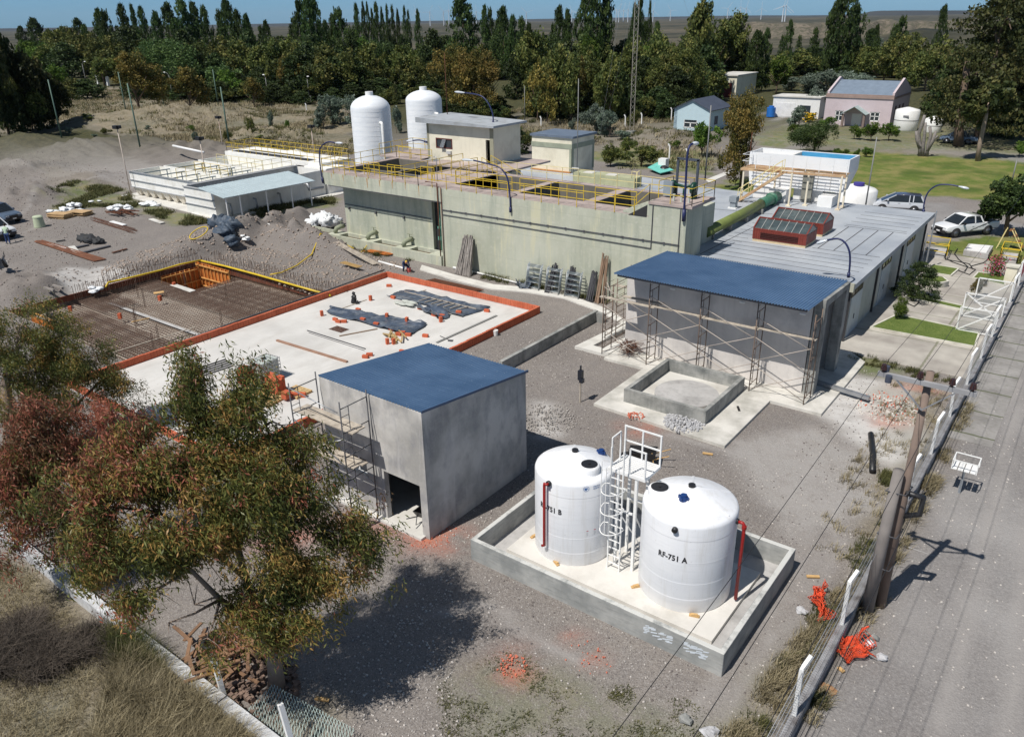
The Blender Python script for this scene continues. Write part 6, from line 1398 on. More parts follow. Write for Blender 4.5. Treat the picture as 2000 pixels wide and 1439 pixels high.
# bottom-left wall
t = thing('boundary_wall', 'low whitewashed boundary wall with leaning white posts at the lower left', 'wall', (-22, 7.9, 0)); WW = M('whitewashed_wall', srgb(200, 202, 204), .9, var=.12, scale=2, dirt=srgb(140, 138, 136), damt=.8, dscale=1.5, bump=.3)
m = MB(); 
for a, b in ((-36, -25.6), (-25.55, -20.4), (-20.3, -16.2), (-16.15, -9)): m.box(a, b, 7.72+.02*sin(a), 8.06, -.1, .42)
m.build('block_course', WW, t)
for x, l in ((-28.4, .1), (-24.2, -.3), (-16.4, -.28), (-13.4, -.35)): m = MB(); m.bar((x, 8.1, 0), (x+l, 8.15, 1.55), .13); m.build('post', WHITE, t)
MG = meshmat('green_wire_mesh', .12, .16, srgb(150, 165, 160)); m = MB(); m.add([(-15.6, 8.15, .1), (-12.2, 8.2, .1), (-12.4, 9.3, .55), (-15.2, 8.9, .75)], [(0, 1, 2, 3)]); tag(m.build('wire_mesh_panel', MG), 'sagging green wire mesh panel leaning behind the boundary wall', 'mesh')
# ---------------- materials leaning on the green wall and around
def sticks(px, py, n, h, spread, label, mat, seed, name='timber_stack', Yw=43.62, z0=0.):
    r = random.Random(seed); q = g(px, py); m = MB()
    for i in range(n):
        x = q[0]+r.uniform(-spread, spread); m.bar((x+r.uniform(-.1, .1), q[1]-r.uniform(0, .35), z0), (q[0]+(x-q[0])*.55+r.uniform(-.15, .15), Yw-.08-r.uniform(0, .15), h*r.uniform(.82, 1.05)), .06)
    return tag(m.build(name, mat), label, 'timber')
GREYW = M('grey_timber', srgb(140, 134, 128), .85, var=.3, scale=4)
sticks(908, 536, 60, 2.75, .75, 'tall bundle of grey props leaning against the green wall', GREYW, 3)
def frames(px, py, label, seed):
    q = g(px, py); t = thing('stacked_scaffold_frames', label, 'scaffold frames', (q[0], q[1], 0)); 
    for j in range(5):
        m = MB(); y = 43.45-.14*j; x = q[0]+.05*j
        a0 = .35
        for dx in (-.55, .55): m.tube([(x+dx, y-.35, 0), (x+dx, y, 1.75)], .022, 5)
        for k in range(5): u = .12+.2*k; m.tube([(x-.55, y-.35*(1-u), 1.75*u), (x+.55, y-.35*(1-u), 1.75*u)], .02, 5)
        m.build('frame', [STEEL, M('bluegrey_steel', srgb(112, 130, 136), .5, .3)][j % 2], t)
frames(1048, 560, 'stack of scaffold frames leaning on the green wall, left of three', 1); frames(1090, 566, 'stack of scaffold frames leaning on the green wall, middle of three', 2); frames(1130, 573, 'stack of scaffold frames leaning on the green wall, right of three', 3)
sticks(1073, 572, 16, 1.9, .2, 'dark timber props between the left and middle scaffold frames', M('dark_timber', srgb(62, 62, 66), .8), 5); sticks(1112, 577, 16, 1.9, .2, 'dark timber props between the middle and right scaffold frames', MC['dark_timber'], 6); sticks(1152, 588, 14, 1.9, .25, 'dark timber props right of the scaffold frames', MC['dark_timber'], 7)
sticks(1172, 590, 18, 3.1, .3, 'tall pale timber props standing right of the scaffold frames', M('tan_timber', srgb(140, 116, 96), .85, var=.2), 8)
tarp([g(1012, 556), g(1040, 552), g(1036, 566), g(1008, 566)], .02, 31, 'crumpled black sheet at the foot of the scaffold frames', .15, nx=14, ny=10)
for i, (a, b, w, mt, lb, z) in enumerate((((886, 525), (922, 535), .3, WHITE, 'white plastic pipe at the foot of the green wall, left piece', .1), ((920, 532), (1010, 555), .22, WHITE, 'white plastic pipe at the foot of the green wall, right piece', .1), ((968, 534), (1030, 550), .4, STEEL, 'stack of galvanised channel lying by the green wall', .15), ((740, 514), (800, 530), .25, WHITE, 'white pipe lying by the kneeling worker', .1), ((842, 548), (938, 570), .5, RUSTB, 'row of rusty bars lying outside the brick edging', .05), ((660, 500), (736, 524), .35, WOOD, 'plank run lying behind the dirt mounds', .3), ((718, 492), (766, 500), .5, FORM, 'orange plywood strip lying below the trough', .1), ((511, 461), (562, 464), .3, WHITE, 'white pipe lying on the dirt mound', .7), ((624, 470), (638, 478), .2, WHITE, 'short white pipe elbow by the trough', .15), ((670, 520), (705, 530), .3, M('timber_yellow', srgb(170, 140, 90), .8), 'yellowish boards lying on the mound', .3))):
    A_, B_ = g(*a), g(*b); m = MB(); zz = max(z, gz(*A_)+.05)
    if mt is WHITE: m.tube([(*A_, zz), (*B_, max(z, gz(*B_)+.05))], w/3, 8)
    else:
        n = 5
        for k in range(n): o_ = (k-n/2)*w/n; m.bar((A_[0]+o_, A_[1]+o_, zz+.02*k), (B_[0]+o_, B_[1]+o_, max(z, gz(*B_)+.05)+.02*k), w/n*.8, .05)
    tag(m.build('pipe' if mt is WHITE else 'board_pile' if mt is not STEEL and mt is not RUSTB else 'bar_pile', mt), lb, 'pipe' if mt is WHITE else 'pile')
# left lot things
m = MB(); A_, B_ = g(68, 474), g(185, 513)
for k in range(9): o_ = .07*k; m.bar((A_[0]+o_*.5, A_[1]+o_*.9, .1+.03*(k % 3)), (B_[0]+o_*.3, B_[1]+o_*1.5, .12), .06)
tag(m.build('rusty_beams', M('rust_beam', srgb(120, 78, 56), .85, var=.25)), 'long bundle of rust-brown steel bars on the dirt lot left of the excavation', 'steel bars')
for i, (a, b, w, c, lb) in enumerate((((155, 497), (215, 482), .3, SCAFD, 'long dark board on the dirt lot, upper right of the bar bundle'), ((127, 490), (173, 480), .3, SCAFD, 'second dark board on the dirt lot beside the black heap'), ((95, 478), (130, 488), .35, WHITE, 'white board next to the rusty bar bundle'), ((140, 484), (152, 497), .5, CONCL, 'short white panel across the dark boards'), ((220, 496), (248, 488), .2, RUSTB, 'brown stakes lying nearest the excavation mound'), ((110, 474), (128, 471), .15, BLACK, 'short black bar on the dirt lot'), ((218, 435), (244, 442), .4, WHITE, 'white board lying near the basins grass'), ((295, 430), (318, 438), .45, CONCL, 'short white plank lying in the weeds below the basins'))):
    A_, B_ = g(*a), g(*b); m = MB(); m.bar((*A_, gz(*A_)+.1), (*B_, gz(*B_)+.1), w, .08); tag(m.build('loose_board', c), lb, 'board')
q = g(175, 472); m = MB(); m.smooth = True
for k in range(5): m.blob((q[0]-.8+.5*k, q[1]+random.uniform(-.3, .3), .2), .55, 12, 8, .4, (1.2, .8, .55), 200+k, zmin=0)
tag(m.build('black_net_heap', M('black_net', (.03, .032, .035), .8)), 'heap of black netting on the dirt lot', 'heap')
m = MB(); m.smooth = True
for k, (x, y, r_) in enumerate(((430, 470, .75), (446, 472, .8), (460, 476, .7), (438, 484, .65), (456, 488, .6), (446, 480, .7))): q = g(x, y); m.blob((q[0], q[1], gz(*q)+.2), r_, 18, 12, .3, (1.2, .9, .8), 90+k)
tag(m.build('draped_tarp', M('bluegrey_tarp', srgb(66, 78, 92), .6, var=.35, scale=3)), 'large blue-grey tarp draped over a pile above the excavation corner', 'tarp')
tarp([g(-6, 528), g(16, 534), g(20, 552), g(-6, 556)], .9, 43, 'black tarp over the mound at the left edge of the photo', .2, BLACK, nx=14, ny=10)
sheetpile(482, 470, .5, 'small white bag heap right of the blue-grey tarp', WSACK, 4, 9, hgt=.7, z0=.5)
sheetpile(125, 415, 1.5, 'white plastic sheets thrown over pallets, left heap', WSACK, 8, 11, hgt=.6); sheetpile(150, 408, 1.0, 'white plastic sheets over stacked boards, right of the left heap', WSACK, 6, 12, hgt=1.1); sheetpile(235, 412, 1.2, 'white plastic sheets on a rusty rack left of the basins', WSACK, 7, 13, hgt=.9)
sheetpile(298, 403, 1.4, 'white and blue plastic bags in the weeds at the foot of the basins', WSACK, 7, 14, hgt=.5); sheetpile(180, 395, .8, 'single white bag in the weeds above the plastic sheets', WSACK, 3, 15, hgt=.5)
def bagheap():
    q = g(634, 443); m = MB(); m.smooth = True; r = random.Random(8)
    for i in range(26): a = r.uniform(0, 2*pi); d = r.uniform(0, 1.7); m.blob((q[0]+d*cos(a), q[1]+d*sin(a)*.7, .25+(1.7-d)*.45), .5, 12, 8, .5, (1, 1, .8), 300+i, zmin=0)
    tag(m.build('bag_heap', WSACK), 'big heap of white woven bags beside the left end of the green block', 'bags')
bagheap()
for i, (x, y) in enumerate(((118, 425), (158, 420))):
    q = g(x, y); m = MB(); r = random.Random(i)
    for k in range(5): m.cbox(q[0]+r.uniform(-.1, .1), q[1]+r.uniform(-.1, .1), .02+.09*k, 2.2, 1.2, .06, r.uniform(-.2, .2)+.3)
    tag(m.build('board_stack', M('plywood_yellow', srgb(182, 152, 112), .8, var=.2)), ['low stack of yellow plywood under the white sheets, left one', 'taller stack of boards and rusty panels, right one'][i], 'boards')
q = g(78, 443); m = MB(); m.cyl(q[0], q[1], 0, .95, .5, 16, .42); m.cyl(q[0], q[1], .95, 1.05, .46, 12, .36); tag(m.build('jute_sack_drum', M('pale_green_sack', srgb(176, 186, 160), .85, streak=.3)), 'pale green upright bulk sack standing beside the parked cars', 'sack')
m = MB(); r = random.Random(3)
for i in range(16): a, b = g(180+r.uniform(-8, 8), 429+r.uniform(-4, 4)), g(262+r.uniform(-8, 8), 452+r.uniform(-6, 6)); m.tube([(*a, gz(*a)+.06), (*b, gz(*b)+.08)], .014, 4)
tag(m.build('rebar_bundle', RUSTB), 'long spread of rusty bars lying on the dirt lot below the white sheets', 'rebar')
m = MB(); r = random.Random(13); q = g(235, 420)
for i in range(16): m.bar((q[0]+r.uniform(-2, 0), q[1]+r.uniform(-1, 1), .3), (q[0]+r.uniform(0, 2.5), q[1]+r.uniform(-1, 1), .3+r.uniform(-.2, .3)), .08)
tag(m.build('rusty_rack', RUSTB), 'rusty steel rack under the right-hand white plastic sheets', 'rack')
q = g(110, 583); m = MB()
for s in (-.3, .3): m.bar((q[0]-.7, q[1]+s, .75), (q[0]+.7, q[1]+s, .8), .14); m.bar((q[0]-.4+s, q[1], 0), (q[0]-.4+s, q[1], .9), .07)
tag(m.build('trestle', GREYW), 'small grey timber trestle on the bank left of the excavation', 'trestle')
q = g(795, 480); m = MB(); m.smooth = True; m.blob((q[0], q[1]-.3, .4), .42, 12, 8, .1, (1, 1, 1.1), 5, zmin=0); tag(m.build('mixer_drum', M('dark_green_drum', srgb(50, 56, 40), .7)), 'dark drum-shaped mixer by the low trough', 'mixer')
# wheelbarrow behind the ladder tower, rubble heaps
wheelbarrow((*g(1258, 905), .02), radians(200), 'black wheelbarrow with wooden handles on the gravel behind the ladder tower', handle=WOODY, sc=1.1)
def rubble(px, py, n, R_, s, mat, label, seed, name='rubble_heap', stuff=True, z=0.):
    r = random.Random(seed); q = g(px, py, z); m = MB()
    for i in range(n):
        a = r.uniform(0, 2*pi); d = R_*sqrt(r.random()); k = s*r.uniform(.5, 1.3); zz = max(0, (1-d/R_))*s*2.2*r.random()
        x, y = q[0]+d*cos(a), q[1]+d*sin(a); vs = [(x+k*r.uniform(.3, .5)*sx, y+k*r.uniform(.3, .5)*sy, z+(gz(x, y) if z == 0 else 0)+zz+(k*r.uniform(.3, .5)*sz+k*.25)) for sz in (-1, 1) for sy in (-1, 1) for sx in (-1, 1)]
        m.add(vs, [(0, 2, 3, 1), (4, 5, 7, 6), (0, 1, 5, 4), (2, 6, 7, 3), (0, 4, 6, 2), (1, 3, 7, 5)])
    return tag(m.build(name, mat, kind='stuff'), label, 'rubble')
STONE = M('crushed_stone', srgb(178, 178, 180), .9, var=.2, scale=12); REDR = M('brick_rubble', srgb(204, 116, 92), .9, var=.2, scale=12)
rubble(1335, 826, 420, .95, .1, STONE, 'scatter of pale crushed stone at the near corner of the square basin', 1, z=.13)
rubble(1003+240, 812, 60, .42, .06, REDR, 'small scatter of orange brick crumbs on the apron left of the basin', 2, z=.13)
rubble(1065, 818, 420, 1.6, .07, M('dusty_rubble', srgb(160, 155, 150), .95), 'low heap of grey rubble right of the near grey building', 3); rubble(1000, 1300, 80, .45, .045, REDR, 'scatter of orange brick crumbs left of the bund front', 4)
rubble(1150, 1283, 26, .8, .04, REDR, 'few orange brick crumbs in front of the bund', 5); rubble(840, 1040, 120, 1.0, .035, REDR, 'orange brick crumbs at the doorway of the near grey building', 6); rubble(1740, 800, 260, 1.6, .08, M('white_rubble', srgb(205, 200, 192), .9), 'pale rubble spread right of the shed apron', 7)
rubble(1735, 790, 120, 1.5, .06, REDR, 'pinkish brick crumbs right of the shed apron', 8)
rubble(480, 1355, 420, 1.5, .13, M('mixed_rubble', srgb(120, 100, 88), .9, var=.35, scale=6), 'heap of broken bricks and rubble under the large foreground tree', 9)
rubble(470, 1300, 200, 1.6, .1, MC['mixed_rubble'], 'loose rubble behind the boundary wall under the tree', 10)
m = MB(); r = random.Random(17)
for i in range(30):
    q = g(440+r.uniform(-70, 70), 1280+r.uniform(-40, 60)); a = r.uniform(0, pi); L_ = r.uniform(.3, .9); z = .25+r.uniform(-.1, .3); m.bar((q[0]-cos(a)*L_, q[1]-sin(a)*L_, z), (q[0]+cos(a)*L_, q[1]+sin(a)*L_, z+r.uniform(-.2, .2)), .1, .04)
tag(m.build('timber_heap', M('brown_offcuts', srgb(128, 98, 74), .85, var=.3)), 'heap of discarded timber under the large foreground tree', 'timber')
q = g(415, 1268); m = MB(); m.lathe(q[0], q[1], [(.2, .1), (.34, .08), (.38, .2), (.34, .32), (.2, .3), (.2, .1)], 20); tag(m.build('old_tyre', M('tyre_rubber', (.03, .03, .032), .85)), 'old tyre lying among the debris under the large foreground tree', 'tyre')
for i, (a, b, lb) in enumerate((((1372, 886), (1392, 889), 'short timber offcut on the gravel between shed and tanks'), ((1575, 1127), (1600, 1128), 'short pale timber on the gravel right of the bund'), ((616, 1365), (643, 1369), 'short white board under the shade of the tree'), ((1637, 1305), (1648, 1314), 'short pale batten on the road below the orange netting'), ((1440, 800), (1443, 808), 'short black bar on the shed apron'), ((1268+2, 1246), (1271+2, 1254), 'thin stake in the gravel'))):
    A_, B_ = g(*a), g(*b); m = MB(); z = .18 if 'apron' in lb else .05; m.bar((*A_, z), (*B_, z), .1, .05); tag(m.build('timber_offcut', BLACK if 'black' in lb else WOODY), lb, 'offcut')
q = g(1610, 1345); m = MB(); m.blob((*q, .02), .3, 10, 5, .2, (1, .7, .12), 3, zmin=0); tag(m.build('cardboard_scrap', M('cardboard', srgb(168, 128, 92), .9)), 'brown cardboard scrap on the road beside the fence', 'scrap')
for i, (x, y, s, c, lb) in enumerate(((1697, 1259, .12, WSACK, 'crushed white paper cup on the road beside the orange netting'), (1722, 1287, .14, STONE, 'grey stone on the road right of the orange netting'), (1708, 1247, .11, CONCD, 'dark stone on the road behind the white cup'), (1340, 1408, .16, CONCD, 'dark grey stone at the bottom of the yard'), (1387, 1435, .2, STONE, 'pale stone at the bottom edge of the photo'), (1566, 1196, .15, STONE, 'pale stone right of the bund near the fence'))):
    q = g(x, y); m = MB(); m.blob((*q, s*.5), s, 9, 6, .25, (1.2, 1, .7), i+60, zmin=0); tag(m.build('stone', c), lb, 'stone' if i else 'cup')
# ---------------- houses
SLATE = M('slate_roof', srgb(70, 76, 90), .6, var=.15)
def house_pink():
    t = thing('pink_house', 'pale pink house with blue-grey gabled roof, raised end walls and small porch', 'house', (-37, 150, 0)); x0, x1, y0, y1 = -42.3, -31.6, 145, 157
    PK = M('pink_render', srgb(196, 182, 186), .85, var=.05, streak=.15); zt = hz(-37, 145, 188); zr = hz(-37, 151, 157); zc = zt+.45
    w1 = [onY(a, b, y0) for a, b in ((1632, 216), (1645, 237), (1664, 222), (1680, 246), (1700, 219), (1716, 238))]
    m = MB(); wall_xz(m, x0, x1, y0, y0+.3, -.2, zt, [(w1[0][0], w1[1][0], w1[1][2], w1[0][2]), (w1[2][0], w1[3][0], 0, w1[2][2]), (w1[4][0], w1[5][0], w1[5][2], w1[4][2])])
    m.box(x0, x1, y1-.3, y1, -.2, zt); ym = (y0+y1)/2
    for xa in (x0, x1-.35):
        m.prism([(xa, y0+.3), (xa+.35, y0+.3), (xa+.35, ym), (xa, ym)], -.2, lambda x, y: zt+.5+(zr-zt)*(y-y0)/(ym-y0)); m.prism([(xa, ym), (xa+.35, ym), (xa+.35, y1-.3), (xa, y1-.3)], -.2, lambda x, y: zt+.5+(zr-zt)*(y1-y)/(ym-y0))
    m.build('wall', PK, t)
    m = MB(); m.box(x0-.1, x1+.1, y0-.15, y0, zt-.35, zt); m.box(x0-.05, x1+.05, y0, y0+.3, zt, zt+.25); m.box(x1, x1+.1, y0, y1, zt-.35, zt-.05); m.build('cornice', M('brown_cornice', srgb(150, 130, 122), .85), t)
    m = MB(); 
    for s, (ya, yb) in enumerate(((y0+.35, ym), (y1-.35, ym))): m.add([(x0+.35, ya, zt+.15), (x1-.35, ya, zt+.15), (x1-.35, yb, zr), (x0+.35, yb, zr)], [(0, 1, 2, 3) if s == 0 else (3, 2, 1, 0)])
    m.build('roof', M('bluegrey_roof', srgb(128, 142, 158), .5, .2, var=.08, streak=.2), t)
    G = MC['window_glass']
    for i, (a, b) in enumerate(((0, 1), (4, 5))):
        A_, B_ = w1[a], w1[b]; m = MB(); 
        for q in ((A_[0], B_[0], B_[2], B_[2]+.15), (A_[0], A_[0]+.12, B_[2], A_[2]), (B_[0]-.12, B_[0], B_[2], A_[2]), ((A_[0]+B_[0])/2-.06, (A_[0]+B_[0])/2+.06, B_[2], A_[2]), (A_[0], B_[0], A_[2]-.12, A_[2]), (A_[0], B_[0], (A_[2]+B_[2])/2, (A_[2]+B_[2])/2+.1)): m.box(q[0], q[1], y0+.05, y0+.12, q[2], q[3])
        w = m.build('window', WHITE, t); m = MB(); m.box(A_[0], B_[0], y0+.1, y0+.11, B_[2], A_[2]); m.build('pane', G, w)
    A_, B_ = w1[2], w1[3]; m = MB(); m.box(A_[0], B_[0], y0+.1, y0+.16, 0, A_[2]); m.build('door', WHITE, t)
    for y in (147.5, 150, 152.5): m = MB(); m.box(x1, x1+.03, y-.5, y+.5, 1.0, 3.2); m.build('shutter', M('dark_maroon', srgb(70, 45, 48), .6), t)
    p = [onY(a, b, 143) for a, b in ((1645, 222), (1690, 223), (1668, 208))]; m = MB(); xa, xb, za, zb = p[0][0], p[1][0], p[0][2], p[2][2]; xm = (xa+xb)/2
    for s in (-1, 1):
        e = xa-.2 if s < 0 else xb+.2; v_ = [(e, 142.8, za), (xm, 142.8, zb), (xm, 145, zb), (e, 145, za)]; m.add(v_+[(a, b, c-.1) for a, b, c in v_], [(0, 1, 2, 3), (7, 6, 5, 4), (0, 4, 5, 1), (1, 5, 6, 2), (2, 6, 7, 3), (3, 7, 4, 0)])
    m.build('porch_roof', M('porch_sheet', srgb(160, 176, 176), .5), t); m = MB()
    for x in (xa+.15, xb-.15): m.box(x-.17, x+.17, 143, 143.35, 0, za-.05)
    m.build('porch_pillar', M('porch_pillar', srgb(128, 112, 106), .9), t)
house_pink()
def house_blue():
    t = thing('gabled_house', 'pale turquoise gabled cottage with dark slate roof and white window', 'house', (-58, 129, 0)); x0, x1, y0, y1 = -61.1, -54.8, 126, 134; ze = hz(x1, y0, 215); za = hz(-58, y0, 196); PT = M('turquoise_render', srgb(184, 206, 214), .85, var=.04); xm = (x0+x1)/2
    a, b = onY(1336, 234, y0), onY(1361, 251, y0); m = MB(); wall_xz(m, x0, x1, y0, y0+.25, -.3, ze, [(a[0], b[0], b[2], a[2])]); m.add([(x0, y0, ze), (x1, y0, ze), (xm, y0, za), (x0, y0+.25, ze), (x1, y0+.25, ze), (xm, y0+.25, za)], [(0, 1, 2), (5, 4, 3)]); m.box(x1-.25, x1, y0+.25, y1, -.3, ze); m.box(x0, x0+.25, y0+.25, y1, -.3, ze); m.box(x0+.25, x1-.25, y1-.25, y1, -.3, ze); m.build('wall', PT, t)
    m = MB()
    for s in (-1, 1): e = xm+s*(xm-x0+.35); zE = ze-.12; v_ = [(e, y0-.3, zE), (xm, y0-.3, za+.12), (xm, y1+.3, za+.12), (e, y1+.3, zE)]; m.add(v_+[(p, q, r-.12) for p, q, r in v_], [(0, 1, 2, 3), (7, 6, 5, 4), (0, 4, 5, 1), (1, 5, 6, 2), (2, 6, 7, 3), (3, 7, 4, 0)])
    m.build('roof', SLATE, t); m = MB()
    for q in ((a[0], b[0], b[2], b[2]+.12), (a[0], a[0]+.1, b[2], a[2]), (b[0]-.1, b[0], b[2], a[2]), ((a[0]+b[0])/2-.1, (a[0]+b[0])/2+.1, b[2], a[2]-.45), (a[0], b[0], a[2]-.5, a[2]-.4)): m.box(q[0], q[1], y0-.03, y0+.1, q[2], q[3])
    w = m.build('window', WHITE, t); m = MB(); m.box(a[0], b[0], y0+.08, y0+.09, b[2], a[2]); m.build('pane', MC['window_glass'], w); m = MB(); m.box(x1, x1+.04, 128, 129.3, .9, 2.2); m.build('side_window', SLATE, t)
house_blue()
def garage():
    t = thing('white_garage', 'long low white outbuilding with double garage door left of the pink house', 'garage', (-49, 155, 0)); x0, x1, y0, y1 = -54.2, -45.6, 153, 158; zt = hz(-52, y0, 190)
    m = MB(); m.box(x0, x1, y0, y1, -.3, zt); m.build('wall', WHITE, t); m = MB(); m.box(x0-.15, x1+.15, y0-.2, y1+.2, zt, zt+.2); m.build('roof', CONCL, t)
    m = MB(); m.box(x0+.5, x0+4.2, y0-.05, y0-.002, 0, zt-1.0); m.build('garage_door', M('white_door', srgb(222, 222, 222), .5), t); a, b = onY(1563, 206, y0), onY(1582, 220, y0)
    m = MB(); m.box(a[0], b[0], y0-.05, y0, b[2], a[2]); m.build('window', MC['window_glass'], t)
garage()
def maroon():
    t = thing('white_workshop', 'white flat-roofed workshop with tall maroon doors half hidden behind the turquoise cottage', 'building', (-76, 188, 0)); y0 = 184; a, b = onY(1393, 148, y0), onY(1440, 150, y0); zt = a[2]
    m = MB(); m.box(onY(1387, 170, y0)[0], b[0], y0, y0+12, -.3, zt); m.build('wall', CREAM, t); c, d = onY(1405, 162, y0), onY(1428, 190, y0); m = MB(); m.box(c[0], d[0], y0-.08, y0-.002, 0, c[2]); m.build('maroon_door', M('maroon_door', srgb(96, 34, 32), .6), t)
    m = MB(); m.box(a[0]-.3, b[0]+.3, y0-.3, y0+12.2, zt, zt+.25); m.build('roof', CONCL, t)
maroon()
def wtank(px, py, wpx, yt, label, two=True):
    q = g(px, py); D = sqrt(q[0]**2+q[1]**2+H0**2); r = wpx*D/F0/2; zt = hz(q[0], q[1]+0, yt); t = thing('water_tank', label, 'tank', (*q, 0)); m = MB(); m.lathe(*q, [(r*.96, 0), (r, .1), (r, zt-.15), (r*.92, zt), (.3, zt+.35), (.001, zt+.35)], 32); m.build('body', WHITE, t)
    m = MB(); m.lathe(*q, [(r+.01, zt*.5-.06), (r+.04, zt*.5), (r+.01, zt*.5+.06)], 32); m.build('joint_band', M('band_grey', srgb(130, 130, 130), .7), t)
    if two:
        a = angto(*q, px+4, 225, r, zt*.7); m = MB(); m.box(q[0]+(r+.01)*cos(a)-.5, q[0]+(r+.01)*cos(a)+.3, q[1]+(r+.04)*sin(a)-.06, q[1]+(r+.04)*sin(a), zt*.68, zt*.76); m.build('faded_print', M('print_grey', srgb(120, 120, 125), .7), t)
wtank(1767, 254, 38, 214, 'large white cylindrical water tank at the right end of the pink house'); wtank(1820, 258, 27, 232, 'smaller white water tank behind the dead tree stump', False)
# green-roofed box in the grass
q = g(1290, 335); t = thing('pump_shelter', 'low turquoise sheet roof with a white box on the grass behind the green block', 'shelter', (*q, 0)); m = MB(); pp = [g3(1265, 327, .5), g3(1284, 317, .9), g3(1316, 332, .5), g3(1290, 338, .35)]; m.add(pp+[(a, b, c-.08) for a, b, c in pp], [(3, 2, 1, 0), (0, 1, 2, 3), (4, 5, 6, 7), (0, 4, 5, 1), (1, 5, 6, 2), (2, 6, 7, 3), (3, 7, 4, 0)]); m.build('roof', M('turquoise_sheet', srgb(110, 190, 178), .5), t); m = MB(); q2 = g(1295, 334); m.cbox(*q2, 0, 1.0, .9, 1.5); m.build('white_box', WHITE, t); m = MB(); m.smooth = True; m.blob((q[0]+.8, q[1]-.6, .3), .7, 12, 7, .1, (1, 1, .8), 4, zmin=0); m.build('dark_cover', BLACK, t)
# lattice mast with guys
def lattice():
    q = g(1232, 266); zt = 47; t = thing('lattice_mast', 'very tall slim guyed lattice mast rising out of the top of the photo', 'mast', (*q, 0)); w = .42; c = [(q[0]+w*cos(a), q[1]+w*sin(a)) for a in (.5, .5+2*pi/3, .5+4*pi/3)]
    SM = M('mast_grey', srgb(168, 162, 150), .6, .3); m = MB()
    for a in c: m.bar((*a, 0), (*a, zt), .07)
    m.build('mast_leg', SM, t); m = MB(); z = 0; k = 0
    while z < zt-.8:
        for i in range(3):
            a, b = c[i], c[(i+1) % 3]; m.bar((*(a if k % 2 else b), z), (*(b if k % 2 else a), z+.8), .035)
        z += .8; k += 1
    m.build('lacing', SM, t)
    for i, (px, py, z) in enumerate(((1180, 262, 22), (1170, 275, 36), (1340, 200, 22), (1400, 195, 36), (1060, 230, 36))):
        e = g(px, py); m = MB(); m.tube([(q[0], q[1], z), (*e, 0)], .012, 3, False); m.build('guy_wire', STEEL, t)
    m = MB(); m.cbox(q[0], q[1], 0, 1.2, 1.2, .8); m.build('base', CONCD, t)
lattice()
def polez(px, py, yt, r, mat, label, kind='pole', head=None, z=0., name=None, hx=0):
    q = g(px, py, z); zt = hz(*q, yt); nm = name or kind; t = thing(nm, label, kind if kind != 'street_lamp' else 'street lamp', (*q, z)); m = MB(); m.tube([(q[0], q[1], z), (q[0], q[1], zt)], [r, r*.7], 7); m.build('shaft', mat, t)
    if head == 'flood': m = MB(); m.bar((q[0]-.35, q[1], zt), (q[0]+.35, q[1], zt), .07); m.cbox(q[0]-.1, q[1]-.1, zt, .55, .4, .35, .3); m.cbox(q[0]+.25, q[1]+.15, zt+.05, .4, .35, .3, -.4); m.build('floodlight', BLACK, t)
    if head == 'lamp': m = MB(); m.tube([(q[0], q[1], zt), (q[0]+hx*.8, q[1], zt+.5), (q[0]+hx*1.6, q[1], zt+.6)], .05, 6); m.build('arm', mat, t); m = MB(); m.smooth = True; m.blob((q[0]+hx*1.9, q[1], zt+.6), .32, 10, 6, 0, (1.3, .6, .45), 1); m.build('lamp_head', WHITE, t)
GP = M('green_pole', srgb(86, 110, 98), .6, .1); RP = M('white_rusty_pole', srgb(198, 184, 172), .6, streak=.5, dirt=srgb(140, 90, 60), damt=.5); GRP = M('grey_pole', srgb(128, 128, 126), .6)
for px, py, yt, lb in ((123, 279, 156, 'slanting green steel pole, leftmost in front of the dark trees'), (276, 299, 163, 'green steel pole in front of the rust-tipped tree, right one'), (250, 236, 141, 'green steel pole behind the rust-tipped tree, farther left one'), (450, 294, 170, 'green steel pole behind the white basins'), (428, 216, 136, 'thin green pole beside the bright green small tree'), (322, 216, 163, 'thin grey-green pole between the two trees in the dry field')): polez(px, py, yt, .13, GP, lb)
for px, py, yt, lb in ((257, 385, 252, 'rusty white floodlight pole at the left end of the white basins'), (408, 378, 274, 'rusty white floodlight pole rising through the middle of the white basins'), (437, 298, 232, 'rusty white floodlight pole behind the basins, left of the yellow end rail'), (617, 330, 250, 'rusty white floodlight pole between the basins and the green block')): polez(px, py, yt, .07, RP, lb, 'pole', 'flood', name='floodlight_pole')
for px, py, yt, hx, lb in ((338, 194, 147, -1, 'white-headed street lamp between the field trees'), (172, 178, 125, 1, 'white-headed street lamp by the entrance road'), (525, 202, 152, -.3, 'street lamp in front of the dark poplars, left'), (752, 192, 160, .6, 'street lamp just left of the right silo'), (92, 150, 108, -1, 'street lamp farthest left beside the road'), (605, 200, 155, .2, 'plain grey lamp column left of the silver bushes')): polez(px, py, yt, .09, GRP, lb, 'street_lamp', 'lamp', hx=hx)
for px, py, yt, z, r, lb in ((1127, 338, 154, 3.5, .05, 'thin grey aerial pole fixed to the small cream room'), (1377, 352, 206, 3.5, .07, 'thin grey pole between the pump platform and the raised tank'), (1691, 400, 268, 3.5, .06, 'thin slanting grey pole at the back edge of the hall roof'), (874, 232, 104, 9.1, .04, 'thin rusty aerial on the control room roof'), (1025, 243, 168, 0, .07, 'thin grey pole behind the control room'), (1462, 330, 258, 3.5, .05, 'rusty thin pole at the left end of the raised tank'), (1975, 360, 312, 0, .08, 'pale thin pole at the far right of the lawn')): polez(px, py, yt, r, GRP if 'rusty' not in lb else RUSTB, lb, 'pole', z=z)
